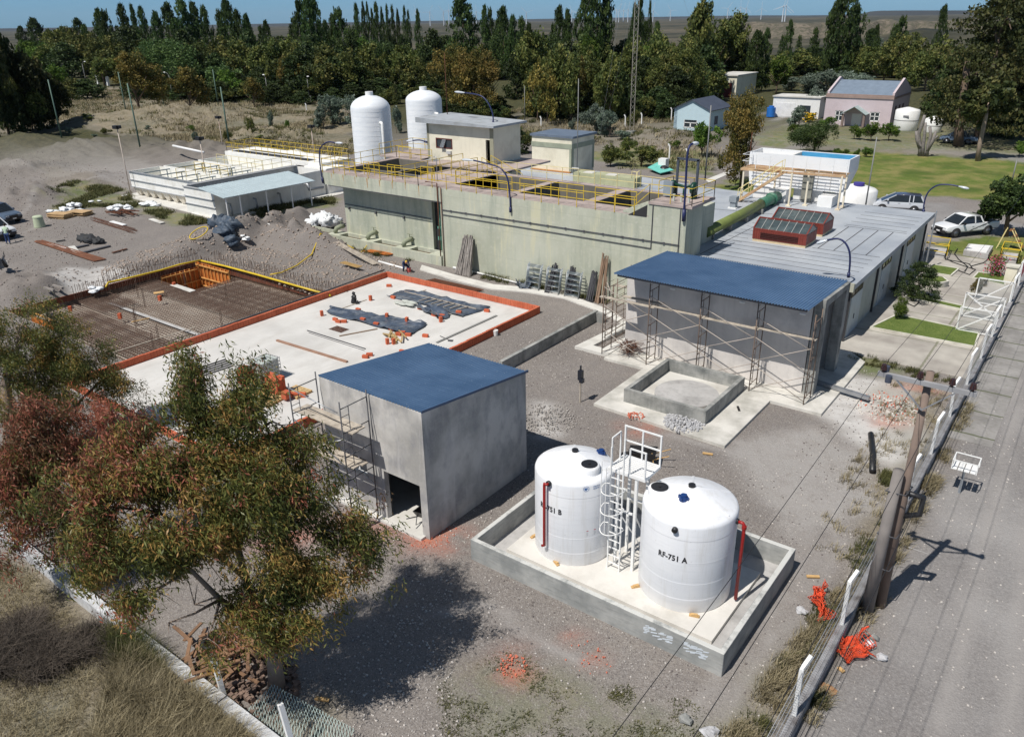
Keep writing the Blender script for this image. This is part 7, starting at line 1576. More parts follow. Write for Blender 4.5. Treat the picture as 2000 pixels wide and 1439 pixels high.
# concrete fence posts beyond the plant
q0 = [(1221, 248, 226), (1253, 243, 222), (1279, 232, 217), (1311, 237, 212), (1057, 247, 229), (1307, 312, 284), (1341, 326, 294), (776, 225, 208), (625, 211, 200), (599, 216, 203)]
for i, (px, py, yt) in enumerate(sorted(q0)):
    q = g(px, py); z = hz(*q, yt+3); m = MB(); m.bar((*q, 0), (*q, z), .16); m.bar((*q, z), (q[0]-.25, q[1], z+.4), .14); tag(m.build('fence_post', WHITE), 'white angled concrete fence post beyond the plant, %s from left' % OR[i], 'post', 'white concrete posts beyond the plant')
t = thing('entrance_gate', 'pair of white gate pillars on the distant entrance road', 'gate', (*g(205, 167), 0))
for px, py in ((193, 165), (207, 166), (212, 168)): q = g(px, py); m = MB(); m.cbox(*q, 0, .7, .7, 2.9); m.build('pillar', WHITE, t)
a, b = g(188, 164), g(195, 165); m = MB(); m.bar((*g(190, 165), 2.8), (*g(196, 166), 2.8), .3); m.build('lintel', WHITE, t)
t = thing('white_bench', 'white slatted railing far behind the silver bushes', 'railing', (*g(598, 201), 0)); a, b = g(587, 200), g(608, 201); m = MB()
for z in (.4, .9, 1.4): m.bar((*a, z), (*b, z), .12)
for u in (0, .5, 1): m.bar((a[0]+(b[0]-a[0])*u, a[1]+(b[1]-a[1])*u, 0), (a[0]+(b[0]-a[0])*u, a[1]+(b[1]-a[1])*u, 1.5), .15)
m.build('slat', WHITE, t)
q = g(1505, 228); m = MB(); m.cyl(*q, 0, 1.6, .8, 14); m.cyl(*q, 1.6, 1.9, .5, 12); tag(m.build('blue_barrel', M('bright_blue', srgb(40, 110, 190), .5)), 'bright blue barrel at the left end of the white garage', 'barrel')
# boundary sheds / distant vehicle glimpses
m = MB(); p = gp([(1445, 350), (1470, 349), (1400, 352), (1478, 318)]); 
PA, PB = gp([(1378, 352), (1385, 358), (1440, 333), (1436, 329)]), None; m = MB(); m.prism(PA, 0, .06); m.build('path', CONCL, kind='structure')
# ---------------- wind turbines on the horizon
TW = M('turbine_white', srgb(205, 210, 216), .5)
tl = [(575, 27), (696, 28), (839, 24), (866, 23), (876, 22), (930, 23), (1028, 25), (1117, 24), (1128, 25), (1204, 19), (1209, 20), (1218, 20), (1227, 19), (1276, 21), (1422, 17), (1447, 14), (1458, 16), (1488, 17), (1531, 12), (1536, 11), (812, 22), (1310, 21)]
for i, (px, py) in enumerate(sorted(tl)):
    r = random.Random(i); D = 4300+r.uniform(0, 1400)
    if px in (1531, 1536): D = 3300
    p = atD(px, py, D); t = thing('wind_turbine', 'white wind turbine on the horizon, %s from left' % OR[i], 'wind turbine', (p[0], p[1], -4), group='wind turbines along the horizon'); zt = p[2]; m = MB(); m.cyl(p[0], p[1], -4, zt, 2.4, 8, 1.5); m.build('tower', TW, t)
    u = Vector((-p[0], -p[1], 0)).normalized(); s = Vector((-u.y, u.x, 0)); hub = Vector(p)+u*3.5; a0 = r.uniform(0, 2); m = MB()
    for k in range(3): a = a0+2*pi*k/3; d = s*cos(a)+Vector((0, 0, sin(a))); m.bar(hub, hub+d*38, 1.1, .5, u)
    m.build('rotor_blade', TW, t); m = MB(); m.bar(Vector(p)-u*3, Vector(p)+u*4.2, 3.4); m.build('nacelle', TW, t)
# distant mesa
def mesa(pts, D, name, col, dep=900):
    m = MB(); A_ = [atD(x, y, D) for x, y in pts]; B_ = [(a*(1+dep/D), b*(1+dep/D), z) for a, b, z in A_]; n = len(A_); F_ = [(a*.97, b*.97, -14) for a, b, z in A_]; G_ = [(a, b, -14) for a, b, z in B_]
    m.add(F_+A_+B_+G_, [(k*n+i, k*n+i+1, (k+1)*n+i+1, (k+1)*n+i) for k in range(3) for i in range(n-1)]); m.build(name, col, kind='structure')
MS = M('mesa_scrub', (.03, .032, .03), .95, var=.3, scale=.002)
mesa([(1560, 34), (1600, 32), (1640, 29), (1680, 28), (1700, 23), (1720, 21.5), (1780, 21), (1900, 21), (2000, 20), (2080, 20)], 11000, 'mesa', MS)
mesa([(-100, 57), (0, 56), (60, 55.5), (200, 53), (400, 49), (600, 45.5), (800, 42), (1000, 38.5), (1200, 35), (1400, 31.5), (1500, 30.5), (1560, 31), (1700, 29.5), (2080, 24)], 14000, 'hills', MS, 4000)
def bluff():
    n, k = 260, 14; V = []; r = random.Random(2)
    for j in range(k+1):
        u = j/k
        for i in range(n+1):
            x = 1380+i*2.7; y = 76-(x-1380)*.012; D = hypot(*g(x, y))
            e = mnoise.noise(Vector((x*.02, 0, 3))); rg = mnoise.noise(Vector((x*.09, u*1.2, 1))); D2 = D+u*70+e*60*(1)+rg*16*sin(pi*min(1, u*1.1)); a = atD(x, 70, D2); h = (11+3*e)*min(1, u*1.25)**.8*min(1, i/14)+rg*1.6*sin(pi*u)
            V.append((a[0], a[1], h-2.5*(1-u)))
    F = [(j*(n+1)+i, j*(n+1)+i+1, (j+1)*(n+1)+i+1, (j+1)*(n+1)+i) for j in range(k) for i in range(n)]
    t = NT('bluff_clay'); v = t.pos(); a = t.noise(v, .06, 7, .7); b = t.noise(v, .3, 5, .7); c = t.mix(t.ramp(a, .4, .6), (.19, .155, .12), (.10, .085, .065)); t.col(t.mix(t.ramp(b, .42, .58, 0, .85), c, (.05, .055, .03))); m = MB(); m.smooth = True; m.add(V, F); m.build('bluff', t.fin(.95), kind='structure')
bluff()
# ---------------- vehicles
GLS = M('car_glass', (.02, .025, .03), .08, spec=.7); TYR = M('tyre_black', (.02, .02, .022), .8); RIM = M('alloy', srgb(120, 122, 126), .35, .7)
def paint(name, c): 
    if name in MC: return MC[name]
    t = NT(name); t.col(c); t.b.inputs['Coat Weight'].default_value = .6; MC[name] = t.fin(.3, 0); return MC[name]
def car(label, col, wheelF, wheelR, kind='pickup', side=1, black_front=False, decal=False, z=0., wb=3.2):
    """wheelF / wheelR: ground points under the near-side wheels; side=+1 if the near side is the car's left"""
    f, r = Vector(wheelF), Vector(wheelR); h = (f-r).normalized(); c = (f+r)/2; W = 1.85
    nrm = Vector((-h.y, h.x)); 
    c = c-nrm*side*(W/2-.12); t = thing({'pickup': 'pickup_truck', 'van': 'minivan', 'suv': 'off_road_car'}[kind], label, 'pickup' if kind == 'pickup' else 'car')
    if kind == 'pickup': L0, L1 = wb/2+.95, -wb/2-1.15; belt = [(L1, .62, 1.08), (L1+.03, .5, 1.12), (-.9, .42, 1.12), (.9, .42, 1.1), (1.35, .42, 1.08), (L0-.5, .45, 1.0), (L0-.12, .5, .92), (L0, .55, .78)]; gh = [(-1.05, 1.12, 0), (-.8, 1.12, 1.68), (.1, 1.11, 1.76), (.55, 1.1, 1.72), (1.4, 1.08, 0)]
    elif kind == 'van': L0, L1 = wb/2+.85, -wb/2-.85; belt = [(L1, .5, .95), (L1+.05, .38, 1.02), (-.9, .36, 1.0), (.9, .36, .98), (1.3, .36, .96), (L0-.4, .4, .86), (L0-.08, .42, .72), (L0, .45, .6)]; gh = [(L1+.08, 1.0, 0), (L1+.4, 1.0, 1.6), (-.5, 1.0, 1.66), (.3, .98, 1.62), (1.5, .93, 0)]
    else: L0, L1 = wb/2+.85, -wb/2-.95; belt = [(L1, .6, 1.08), (L1+.05, .48, 1.14), (-.9, .42, 1.14), (.9, .42, 1.12), (1.15, .42, 1.1), (L0-.5, .45, 1.04), (L0-.12, .48, .95), (L0, .55, .8)]; gh = [(L1+.1, 1.12, 0), (L1+.25, 1.12, 1.8), (-.2, 1.12, 1.85), (.4, 1.12, 1.8), (1.15, 1.1, 0)]
    def loft(m, st, fn):
        n = None; vs = []
        for s in st: c_ = fn(*s); n = len(c_); vs += c_
        k = len(st); m.add(vs, [(i*n+j, i*n+(j+1) % n, (i+1)*n+(j+1) % n, (i+1)*n+j) for i in range(k-1) for j in range(n)]+[tuple(range(n-1, -1, -1)), tuple((k-1)*n+j for j in range(n))])
    w = W/2
    def sec(x, zb, zt):
        e = max(0, (abs(x)-1.7))*.07; q = w-e
        return [(x, -q*.86, zb), (x, -q, zb+.12), (x, -q, zt-.2), (x, -q*.95, zt-.03), (x, -q*.85, zt), (x, q*.85, zt), (x, q*.95, zt-.03), (x, q, zt-.2), (x, q, zb+.12), (x, q*.86, zb)]
    m = MB(); m.smooth = True; loft(m, belt, lambda x, zb, zt: sec(x, zb, zt)); b = m.build('body', col, t); e_ = b.modifiers.new('e', 'EDGE_SPLIT'); e_.split_angle = radians(35)
    # cabin: glass core, painted roof and pillars
    (xa, za, _), (xb, zb_, rb), (xm, _, rm), (xc, _, rc), (xd, zd, _) = gh; wi, wt = w*.93, w*.74
    m = MB(); V_ = [(xa, -wi, za), (xa, wi, za), (xd, wi, zd), (xd, -wi, zd), (xb, -wt, rb-.04), (xb, wt, rb-.04), (xc, wt, rc-.04), (xc, -wt, rc-.04)]
    m.add(V_, [(0, 1, 5, 4), (1, 2, 6, 5), (2, 3, 7, 6), (3, 0, 4, 7), (4, 5, 6, 7)]); m.build('windows', GLS, t)
    m = MB(); m.smooth = True; loft(m, [(xb-.03, rb-.08, rb), (xm, rm-.1, rm), (xc+.03, rc-.08, rc)], lambda x, a, bb: [(x, -wt-.02, a), (x, -wt*.96, bb-.01), (x, -wt*.7, bb+.02), (x, wt*.7, bb+.02), (x, wt*.96, bb-.01), (x, wt+.02, a)]); m.build('roof_panel', col if kind != 'van' else paint('van_roof', srgb(70, 76, 96)), t)
    m = MB()
    for s in (-1, 1):
        m.bar((xa, s*wi, za), (xb, s*wt, rb-.03), .1); m.bar((xd, s*wi, zd), (xc, s*wt, rc-.03), .07); xk = (xb+xc)/2-.1; m.bar((xk, s*(wi+.005), (za+zd)/2), (xk, s*(wt+.01), rm-.06), .07)
        if kind != 'pickup': m.bar((xa+.95, s*(wi+.005), za), (xa+.95, s*(wt+.01), rm-.06), .08)
    m.build('pillar', col, t)
    for x in (wb/2, -wb/2):
        for s in (-1, 1):
            R_ = .38 if kind != 'van' else .32; m = MB(); m.tube([(x, s*(w-.24), R_), (x, s*(w+.02), R_)], R_, 20); wh = m.build('wheel', TYR, t); m = MB(); m.tube([(x, s*(w+.015), R_), (x, s*(w+.035), R_)], R_*.6, 16); m.build('rim', RIM, wh)
            m = MB(); vs = [(x+(R_+.1)*cos(a), s*(w+.008), R_+(R_+.1)*sin(a)) for a in [pi*k/12 for k in range(13)]]+[(x-(R_+.1), s*(w+.008), .35), (x+(R_+.1), s*(w+.008), .35)]; m.add(vs, [tuple(range(13))+(13, 14) if s > 0 else tuple(reversed(tuple(range(13))+(13, 14)))]); m.build('wheel_arch', INT, t)
    for s in (-1, 1):
        m = MB(); m.box(L0-.22, L0-.005, s*.6-.16, s*.6+.16, .72, .88); m.build('headlight', M('headlight_glass', srgb(190, 195, 200), .15), t); m = MB(); m.cbox(1.0 if kind != 'suv' else .85, s*(w+.1), 1.1, .14, .2, .16); m.build('mirror', BLACK if black_front else col, t); m = MB(); m.box(L1-.01, L1+.05, s*.72-.09, s*.72+.09, .75, 1.0); m.build('tail_light', M('tail_red', srgb(150, 30, 30), .3), t)
    m = MB(); m.box(L0-.06, L0+.04, -w*.86, w*.86, .42, .62); m.box(L0-.08, L0+.025, -.42, .42, .66, .86); m.build('front_bumper', BLACK if black_front or kind != 'van' else col, t); m = MB(); m.box(L0+.04, L0+.05, -.18, .18, .5, .6); m.build('number_plate', WHITE, t)
    m = MB(); m.box(L1-.06, L1+.02, -w*.8, w*.8, .45, .6); m.build('rear_bumper', SCAFD, t)
    if kind == 'pickup':
        m = MB(); m.box(L1+.1, -1.1, -w*.78, w*.78, 1.118, 1.128); m.build('load_bed', BLACK, t); m = MB(); m.tube([(-1.15, -w*.8, 1.12), (-1.25, -w*.75, 1.62), (-1.25, w*.75, 1.62), (-1.15, w*.8, 1.12)], .04, 7); m.build('roll_bar', BLACK, t)
    if decal:
        m = MB()
        for s in (-1, 1):
            for k in range(5): x = .35-.42*k; zz = .52+.13*k; v_ = [(x, s*(w+.004), zz), (x-.5, s*(w+.004), zz+.2), (x-.62, s*(w+.004), zz+.2), (x-.25, s*(w+.004), zz)]; m.add(v_, [(0, 1, 2, 3) if s < 0 else (3, 2, 1, 0)])
        m.build('side_stripe', BLACK, t)
    for s in (-1, 1):
        for k in (0, 1): m = MB(); m.box(-.1-.95*k, .08-.95*k, s*(w+.0)-.015, s*(w+.0)+.015, .86, .89); m.build('door_handle', STEEL, t)
    t.location = (c.x, c.y, z+(gz(c.x, c.y) if z == 0 else 0)); t.rotation_euler = (0, 0, atan2(h.y, h.x))
car('white double-cab pickup with black bumper and side stripes parked beyond the hall', paint('white_car', srgb(226, 228, 230)), g(1863, 465), g(1925, 459), 'pickup', 1, True, True)
car('silver minivan with dark roof parked behind the round water tank', paint('silver_car', srgb(196, 200, 206)), g(1727, 413), g(1778, 416), 'van', 1, wb=2.75)
car('blue-grey coupe utility parked in the shade of the big tree by the pink house', paint('steel_blue', srgb(92, 108, 128)), g(1849, 281), g(1888, 283), 'pickup', 1, wb=2.7)
car('slate-blue off-road car at the left edge, farther of the two', paint('slate_blue', srgb(84, 98, 116)), g(18, 441), g(-45, 433), 'suv', -1, wb=2.75)
car('white off-road car with black front at the left edge, nearer of the two', paint('white_car', srgb(226, 228, 230)), g(6, 474), g(-62, 462), 'suv', -1, True, wb=2.75)
# ---------------- people
def person(label, loc, rz, joints, cloth, skinc, hair, hat=None, shoes=None):
    """joints in metres, local frame facing +x"""
    t = thing('person', label, 'person'); J = joints
    names = ['pel', 'chest', 'neck', 'head0', 'sL', 'eL', 'hL', 'sR', 'eR', 'hR', 'kL', 'aL', 'tL', 'kR', 'aR', 'tR', 'hipL', 'hipR']
    rad = dict(pel=.13, chest=.14, neck=.055, head0=.06, sL=.06, eL=.045, hL=.03, sR=.06, eR=.045, hR=.03, kL=.06, aL=.045, tL=.04, kR=.06, aR=.045, tR=.04, hipL=.09, hipR=.09)
    ed = [('pel', 'chest'), ('chest', 'neck'), ('neck', 'head0'), ('chest', 'sL'), ('sL', 'eL'), ('eL', 'hL'), ('chest', 'sR'), ('sR', 'eR'), ('eR', 'hR'), ('pel', 'hipL'), ('hipL', 'kL'), ('kL', 'aL'), ('aL', 'tL'), ('pel', 'hipR'), ('hipR', 'kR'), ('kR', 'aR'), ('aR', 'tR')]
    me = bpy.data.meshes.new('body'); me.from_pydata([J[n] for n in names], [(names.index(a), names.index(b)) for a, b in ed], []); o = bpy.data.objects.new('body', me); COL.objects.link(o); o.parent = t
    sk = o.modifiers.new('s', 'SKIN'); sk.use_smooth_shade = True
    for i, n in enumerate(names): me.skin_vertices[0].data[i].radius = (rad[n], rad[n]*(1.15 if n in ('chest',) else 1)); 
    me.skin_vertices[0].data[0].use_root = True
    sb = o.modifiers.new('u', 'SUBSURF'); sb.levels = 2; sb.render_levels = 2
    T = NT('clothing_'+label[:12]); v = T.pos(True); s = T.new('ShaderNodeSeparateXYZ'); T.l.new(v, s.inputs[0])
    T.col(cloth[0]); me.materials.append(T.fin(.85)); 
    # trousers as a slightly larger skin over the legs
    me2 = bpy.data.meshes.new('trousers'); n2 = ['pel', 'hipL', 'kL', 'aL', 'hipR', 'kR', 'aR']; me2.from_pydata([J[n] for n in n2], [(0, 1), (1, 2), (2, 3), (0, 4), (4, 5), (5, 6)], []); o2 = bpy.data.objects.new('trousers', me2); COL.objects.link(o2); o2.parent = t
    k2 = o2.modifiers.new('s', 'SKIN'); k2.use_smooth_shade = True
    for i, n in enumerate(n2): me2.skin_vertices[0].data[i].radius = (rad[n]+.014,)*2
    me2.skin_vertices[0].data[0].use_root = True; u2 = o2.modifiers.new('u', 'SUBSURF'); u2.levels = 2; u2.render_levels = 2; me2.materials.append(M('trousers_'+label[:10], cloth[1], .85))
    h = Vector(J['head']); SK = M('skin', srgb(170, 120, 92), .6); m = MB(); m.smooth = True; m.blob(h, .105, 14, 10, .02, (1, .85, 1.18), 1); m.blob(h+Vector((.11, 0, -.01)), .02, 6, 5, 0, (1, .8, 1.3), 1)
    for s in (-1, 1): m.blob(h+Vector((-.005, s*.09, 0)), .025, 6, 5, 0, (.7, .5, 1.2), 1); 
    m.build('head', SK, t); m = MB(); m.smooth = True; m.blob(h+Vector((-.02, 0, .035)), .108, 12, 8, .03, (1, .9, 1.05), 2); m.build('hat' if hat else 'hair', hat or hair, t)
    for k in ('hL', 'hR'):
        p = Vector(J[k]); e = Vector(J['e'+k[1]]); d = (p-e).normalized(); m = MB(); m.smooth = True; m.blob(p+d*.04, .045, 8, 6, 0, (1, .7, 1), 1); sd = d.cross(Vector((0, 0, 1))).normalized() if abs(d.z) < .95 else Vector((0, 1, 0))
        for i in range(4): a_ = p+d*.07+sd*(.03-.02*i); m.tube([a_, a_+d*(.045+.01*(i in (1, 2))), a_+d*.075+Vector((0, 0, -.02))], [.011, .01, .008], 5)
        m.tube([p+sd*.035+d*.02, p+sd*.06+d*.06], [.012, .009], 5); m.build('hand', SK, t)
    for k in ('L', 'R'):
        a = Vector(J['a'+k]); b = Vector(J['t'+k]); m = MB(); m.smooth = True; m.blob((a+b)/2+Vector((0, 0, 0)), .1, 10, 7, 0, (1.3, .5, .55), 1); m.build('shoe', shoes or BLACK, t)
    t.location = loc; t.rotation_euler = (0, 0, rz); return t
lean = dict(pel=(0, 0, .92), chest=(.16, 0, 1.3), neck=(.26, 0, 1.45), head0=(.3, 0, 1.53), head=(.34, 0, 1.62), sL=(.18, .2, 1.36), eL=(.35, .24, 1.12), hL=(.58, .2, 1.1), sR=(.18, -.2, 1.36), eR=(.36, -.22, 1.12), hR=(.58, -.16, 1.1), hipL=(0, .1, .86), kL=(.04, .12, .48), aL=(0, .13, .09), tL=(.14, .14, .04), hipR=(0, -.1, .86), kR=(-.06, -.12, .48), aR=(-.2, -.13, .09), tR=(-.06, -.14, .04))
ml = g(17, 476); person('person in pale green shirt and blue jeans leaning on the nearer white car', (*ml, gz(*ml)), radians(150), lean, (srgb(176, 196, 170), srgb(44, 66, 110)), None, M('dark_hair', (.02, .015, .012), .8))
bend = dict(pel=(0, 0, .62), chest=(.34, 0, .88), neck=(.48, 0, .92), head0=(.55, 0, .92), head=(.62, 0, .9), sL=(.36, .2, .88), eL=(.46, .24, .6), hL=(.6, .15, .4), sR=(.36, -.2, .88), eR=(.46, -.24, .6), hR=(.6, -.12, .42), hipL=(0, .11, .58), kL=(.3, .16, .46), aL=(.05, .16, .09), tL=(.18, .17, .04), hipR=(0, -.11, .58), kR=(.26, -.16, .44), aR=(-.02, -.16, .09), tR=(.12, -.17, .04))
mk = g(792, 531); person('crouching person in navy work clothes and yellow hard hat by the red bucket', (*mk, 0), radians(-35), bend, (srgb(38, 56, 92), srgb(34, 48, 80)), None, None, M('yellow_helmet', srgb(220, 180, 40), .4))
q = g(799, 532); m = MB(); m.cyl(*q, 0, .36, .14, 14, .17); tag(m.build('bucket', M('red_bucket', srgb(200, 80, 80), .5)), 'faded red bucket beside the crouching worker', 'bucket')
pw = g(86, 655, PITZ); person('person in black clothes bending at the near left corner of the excavation', (PIT[0]+4.2, PIT[2]+1.1, PITZ+.1), radians(200), bend, ((.02, .02, .024), (.02, .02, .024)), None, None, M('dark_cap', (.03, .03, .04), .8))
def leafmat(name, cols, rough=.6, trans=.25, rand_obj=True):
    """cols: list of 3 base colours chosen per leaf by the 'lf' attribute"""
    t = NT(name); a = t.new('ShaderNodeAttribute', attribute_name='lf'); s = t.new('ShaderNodeSeparateColor'); t.l.new(a.outputs['Color'], s.inputs[0])
    k = t.mix(t.ramp(s.outputs[0], .2, .55), cols[0], cols[1]); k = t.mix(t.ramp(s.outputs[0], .6, .95), k, cols[2])
    k = t.mix(t.ramp(s.outputs[1], 0, 1, 0, .5), k, tuple(x*.35 for x in cols[0]))
    if rand_obj:
        oi = t.new('ShaderNodeObjectInfo'); hs = t.new('ShaderNodeHueSaturation'); t.l.new(k, hs.inputs['Color']); t.inp(hs, 'Value', t.ramp(oi.outputs['Random'], 0, 1, .75, 1.25)); t.inp(hs, 'Hue', t.ramp(oi.outputs['Random'], 0, 1, .485, .512)); k = hs.outputs[0]
    t.col(k); t.inp(t.b, 'Roughness', rough); t.b.inputs['Specular IOR Level'].default_value = .25
    tr = t.new('ShaderNodeBsdfTranslucent'); t.l.new(k, tr.inputs[0]); mx = t.new('ShaderNodeMixShader'); mx.inputs[0].default_value = trans; t.l.new(t.b.outputs[0], mx.inputs[1]); t.l.new(tr.outputs[0], mx.inputs[2]); t.l.new(mx.outputs[0], t.out.inputs[0]); return t.m
BARK = M('bark', srgb(104, 88, 74), .9, var=.25, scale=3, streak=.4, obj=True); BARKP = M('pale_bark', srgb(142, 126, 112), .9, var=.25, scale=3, obj=True)
LM = dict(
 poplar=leafmat('poplar_leaf', [(.03, .056, .016), (.06, .10, .026), (.11, .155, .042)]),
 euc=leafmat('eucalypt_leaf', [(.055, .08, .022), (.14, .165, .042), (.26, .245, .07)]),
 rust=leafmat('rusty_eucalypt_leaf', [(.075, .085, .022), (.20, .165, .04), (.33, .24, .065)]),
 dark=leafmat('dark_conifer_leaf', [(.024, .042, .014), (.05, .078, .024), (.09, .12, .038)]),
 willow=leafmat('willow_leaf', [(.045, .08, .026), (.08, .13, .036), (.13, .18, .055)]),
 darkeuc=leafmat('dark_gum_leaf', [(.02, .034, .012), (.042, .058, .02), (.10, .095, .03)]),
 silver=leafmat('silver_leaf', [(.10, .14, .10), (.18, .235, .175), (.30, .35, .29)]),
 bright=leafmat('bright_leaf', [(.05, .10, .015), (.10, .17, .022), (.19, .26, .05)]),
 pine=leafmat('pine_leaf', [(.036, .052, .017), (.085, .10, .03), (.16, .15, .05)]))
def quads(C, N, S, asp=1.0, R_=rng, droop=0.):
    """leaf quads at centres C with random orientation, size S"""
    n = len(C); a = R_.normal(size=(n, 3)); a /= np.linalg.norm(a, axis=1)[:, None]
    if droop: a[:, 2] = -abs(a[:, 2])-droop; a /= np.linalg.norm(a, axis=1)[:, None]
    b = np.cross(a, R_.normal(size=(n, 3))); b /= np.linalg.norm(b, axis=1)[:, None]
    S = np.asarray(S).reshape(-1, 1) if np.ndim(S) else S
    A = a*S*asp*.5; B = b*S*.5
    V = np.stack([C-A-B*.6, C+A*.2-B, C+A*1.15, C+A*.1+B], 1).reshape(-1, 3); F = np.arange(4*n).reshape(-1, 4); return V, F
def crown_pts(kind, n, seed):
    """unit crown: height 1, radius about .5 ; returns points, tint"""
    r = np.random.default_rng(seed); P_ = []; T = []
    if kind == 'poplar':
        nc = 150; z = .04+.95*r.random(nc)**.9; env = np.minimum(1, (1-z)*2.4+.06)**.75*np.minimum(1, z*6+.35); th = r.random(nc)*2*pi; rr = env*.5*np.sqrt(r.random(nc))*(.75+.5*r.random(nc))
        cc = np.stack([rr*np.cos(th), rr*np.sin(th), z], 1); cr = np.stack([.11*np.ones(nc), .11*np.ones(nc), .055+.0*z], 1)*(.6+.8*r.random((nc, 1)))
    elif kind in ('pine',):
        nc = 170; z = .12+.86*r.random(nc); env = np.clip((1-z)*1.25+.12, 0, 1)**.8; th = r.random(nc)*2*pi; rr = env*.5*np.sqrt(.15+.85*r.random(nc))*(.7+.5*r.random(nc)); cc = np.stack([rr*np.cos(th), rr*np.sin(th), z], 1); cr = np.stack([.14*np.ones(nc)]*2+[.03*np.ones(nc)], 1)*(.6+.8*r.random((nc, 1)))
    elif kind == 'dark':
        nc = 130; z = .02+.96*r.random(nc); env = np.clip(1.25*(1-z**1.6), 0, 1)**.7; th = r.random(nc)*2*pi; rr = env*.5*np.sqrt(r.random(nc))*(.8+.4*r.random(nc)); cc = np.stack([rr*np.cos(th), rr*np.sin(th), z], 1); cr = np.stack([.12*np.ones(nc)]*2+[.06*np.ones(nc)], 1)*(.6+.8*r.random((nc, 1)))
    else:
        lobes = r.integers(5, 8); L = np.stack([r.normal(0, .19, lobes), r.normal(0, .19, lobes), .26+.52*r.random(lobes)], 1); L[0] = (0, 0, .78); nc = 150; li = r.integers(0, lobes, nc); d = r.normal(size=(nc, 3)); d /= np.linalg.norm(d, axis=1)[:, None]; R0 = (.17+.08*r.random(lobes))[li]
        cc = L[li]+d*(R0*(.55+.55*r.random(nc)))[:, None]*np.array([1, 1, .95]); cc[:, 2] = np.clip(cc[:, 2], .06 if kind in ('willow', 'silver', 'bright') else .16, 1); cr = np.ones((nc, 3))*.075*(.6+.9*r.random((nc, 1)))
        if kind in ('willow',): cr[:, 2] *= 1.8
    k = n//len(cc); tint = r.random(len(cc))
    for i in range(len(cc)):
        d = r.normal(size=(k, 3)); d /= np.linalg.norm(d, axis=1)[:, None]; q = cc[i]+d*(.45+.6*r.random((k, 1)))*cr[i]; P_.append(q); T.append(np.stack([np.clip(tint[i]*.75+r.normal(0, .17, k)+.12, 0, 1), r.random(k)*(.7*(r.random(k) < .5))], 1))
    return np.concatenate(P_), np.concatenate(T)
TPL = {}
def template(kind, var, hd=0):
    kv = (kind, var, hd)
    if kv in TPL: return TPL[kv]
    if (kind, var) in TPL: return TPL[(kind, var)]
    mk_ = {'poplar': 'poplar', 'pine': 'pine', 'dark': 'dark'}.get(kind, kind if kind in ('willow', 'silver', 'bright') else 'euc')
    n = (5600, 15000)[hd]; pts, T = crown_pts(mk_, n, 100*var+hash_(kind)); sz = {'poplar': .031, 'pine': .03, 'dark': .034}.get(mk_, .03)*(1, .55)[hd]
    r_ = np.random.default_rng(var+7); H_ = {'poplar': (.34, 1.), }.get(mk_, (1., 1.))
    # x,y normalised to radius .5 ; scaled per tree
    V, F = quads(pts, None, sz*(.6+.9*r_.random(len(pts))), 1.4, r_, .0); V[:, 2] = np.maximum(V[:, 2], .0)
    T4 = np.repeat(np.concatenate([T, np.zeros((len(T), 1)), np.ones((len(T), 1))], 1), 4, 0)
    c = np_mesh('crown', V, F, LM[kind], attr={'lf': T4}); COL.objects.unlink(c)
    m = MB(); top = {'poplar': .9, 'pine': .92, 'dark': .6}.get(mk_, .62); rt_ = .025
    m.tube([(0, 0, -.02), (.01, 0, top*.3), (0, .015, top*.65), (0, 0, top)], [rt_, rt_*.8, rt_*.5, rt_*.15], 7)
    rr = random.Random(var)
    if mk_ not in ('poplar', 'dark'):
        for i in range(7): a = rr.uniform(0, 2*pi); z = rr.uniform(.12, .45) if mk_ != 'pine' else rr.uniform(.2, .8); m.tube([(0, 0, z), (.12*cos(a), .12*sin(a), z+.12), (.27*cos(a), .27*sin(a), z+.26 if mk_ != 'pine' else z+.05)], [.013, .009, .003], 5)
    tr = m.build('trunk', BARK if kind != 'silver' else BARKP, fl=True); COL.objects.unlink(tr); tr.location = (0, 0, 0)
    TPL[kv] = (c, tr); return TPL[kv]
WX = dict(poplar=1.25, euc=1.5, rust=1.35, dark=1.4, willow=1.3, silver=1.25, bright=1.2, pine=1.2, darkeuc=1.4)
def hash_(s): return sum(ord(c)*(i+1) for i, c in enumerate(s)) % 97
NAMES = dict(darkeuc='eucalyptus_tree', poplar='poplar_tree', euc='eucalyptus_tree', rust='eucalyptus_tree', dark='evergreen_tree', willow='willow_tree', silver='silver_bush', bright='broadleaf_tree', pine='pine_tree')
DESC = dict(darkeuc='tall shadowy eucalyptus', poplar='tall dark columnar poplar', euc='olive-green eucalyptus', rust='rust-tinged eucalyptus', dark='dense dark evergreen tree', willow='rounded green willow', silver='silvery grey-green bush', bright='bright green leafy tree', pine='dark layered conifer')
def place(kind, px, yt, yb, w, label=None, group=None, var=None, cat=None, name=None):
    q = g(px, yb); z0 = gz(*q); D = sqrt(q[0]**2+q[1]**2+H0**2); h = max(.6, hz(*q, yt)-z0); W_ = w*D/F0; var = (int(px)*7+int(yt)) % 3 if var is None else var
    c, tr = template(kind, var, int(w > 62 or D < 95)); t = thing(name or NAMES[kind], label, cat or ('bush' if kind == 'silver' or h < 3.2 else 'tree'), (q[0], q[1], z0), (px*1.7) % 6.28, group)
    for s in (c, tr):
        o = s.copy(); COL.objects.link(o); o.parent = t; o.scale = (W_*WX[kind], W_*WX[kind], h); o.location = (0, 0, 0)
        if s is tr: f = min(1., .35*h/W_/ .6) if W_ > 0 else 1; 
    return t
TREES = []
def T_(kind, lst, zone, group):
    lst = sorted(lst)
    for i, a in enumerate(lst): TREES.append((kind, *a, (DESC[kind]+' '+zone+(', %s from left' % OR[i] if len(lst) > 1 else '')), group))
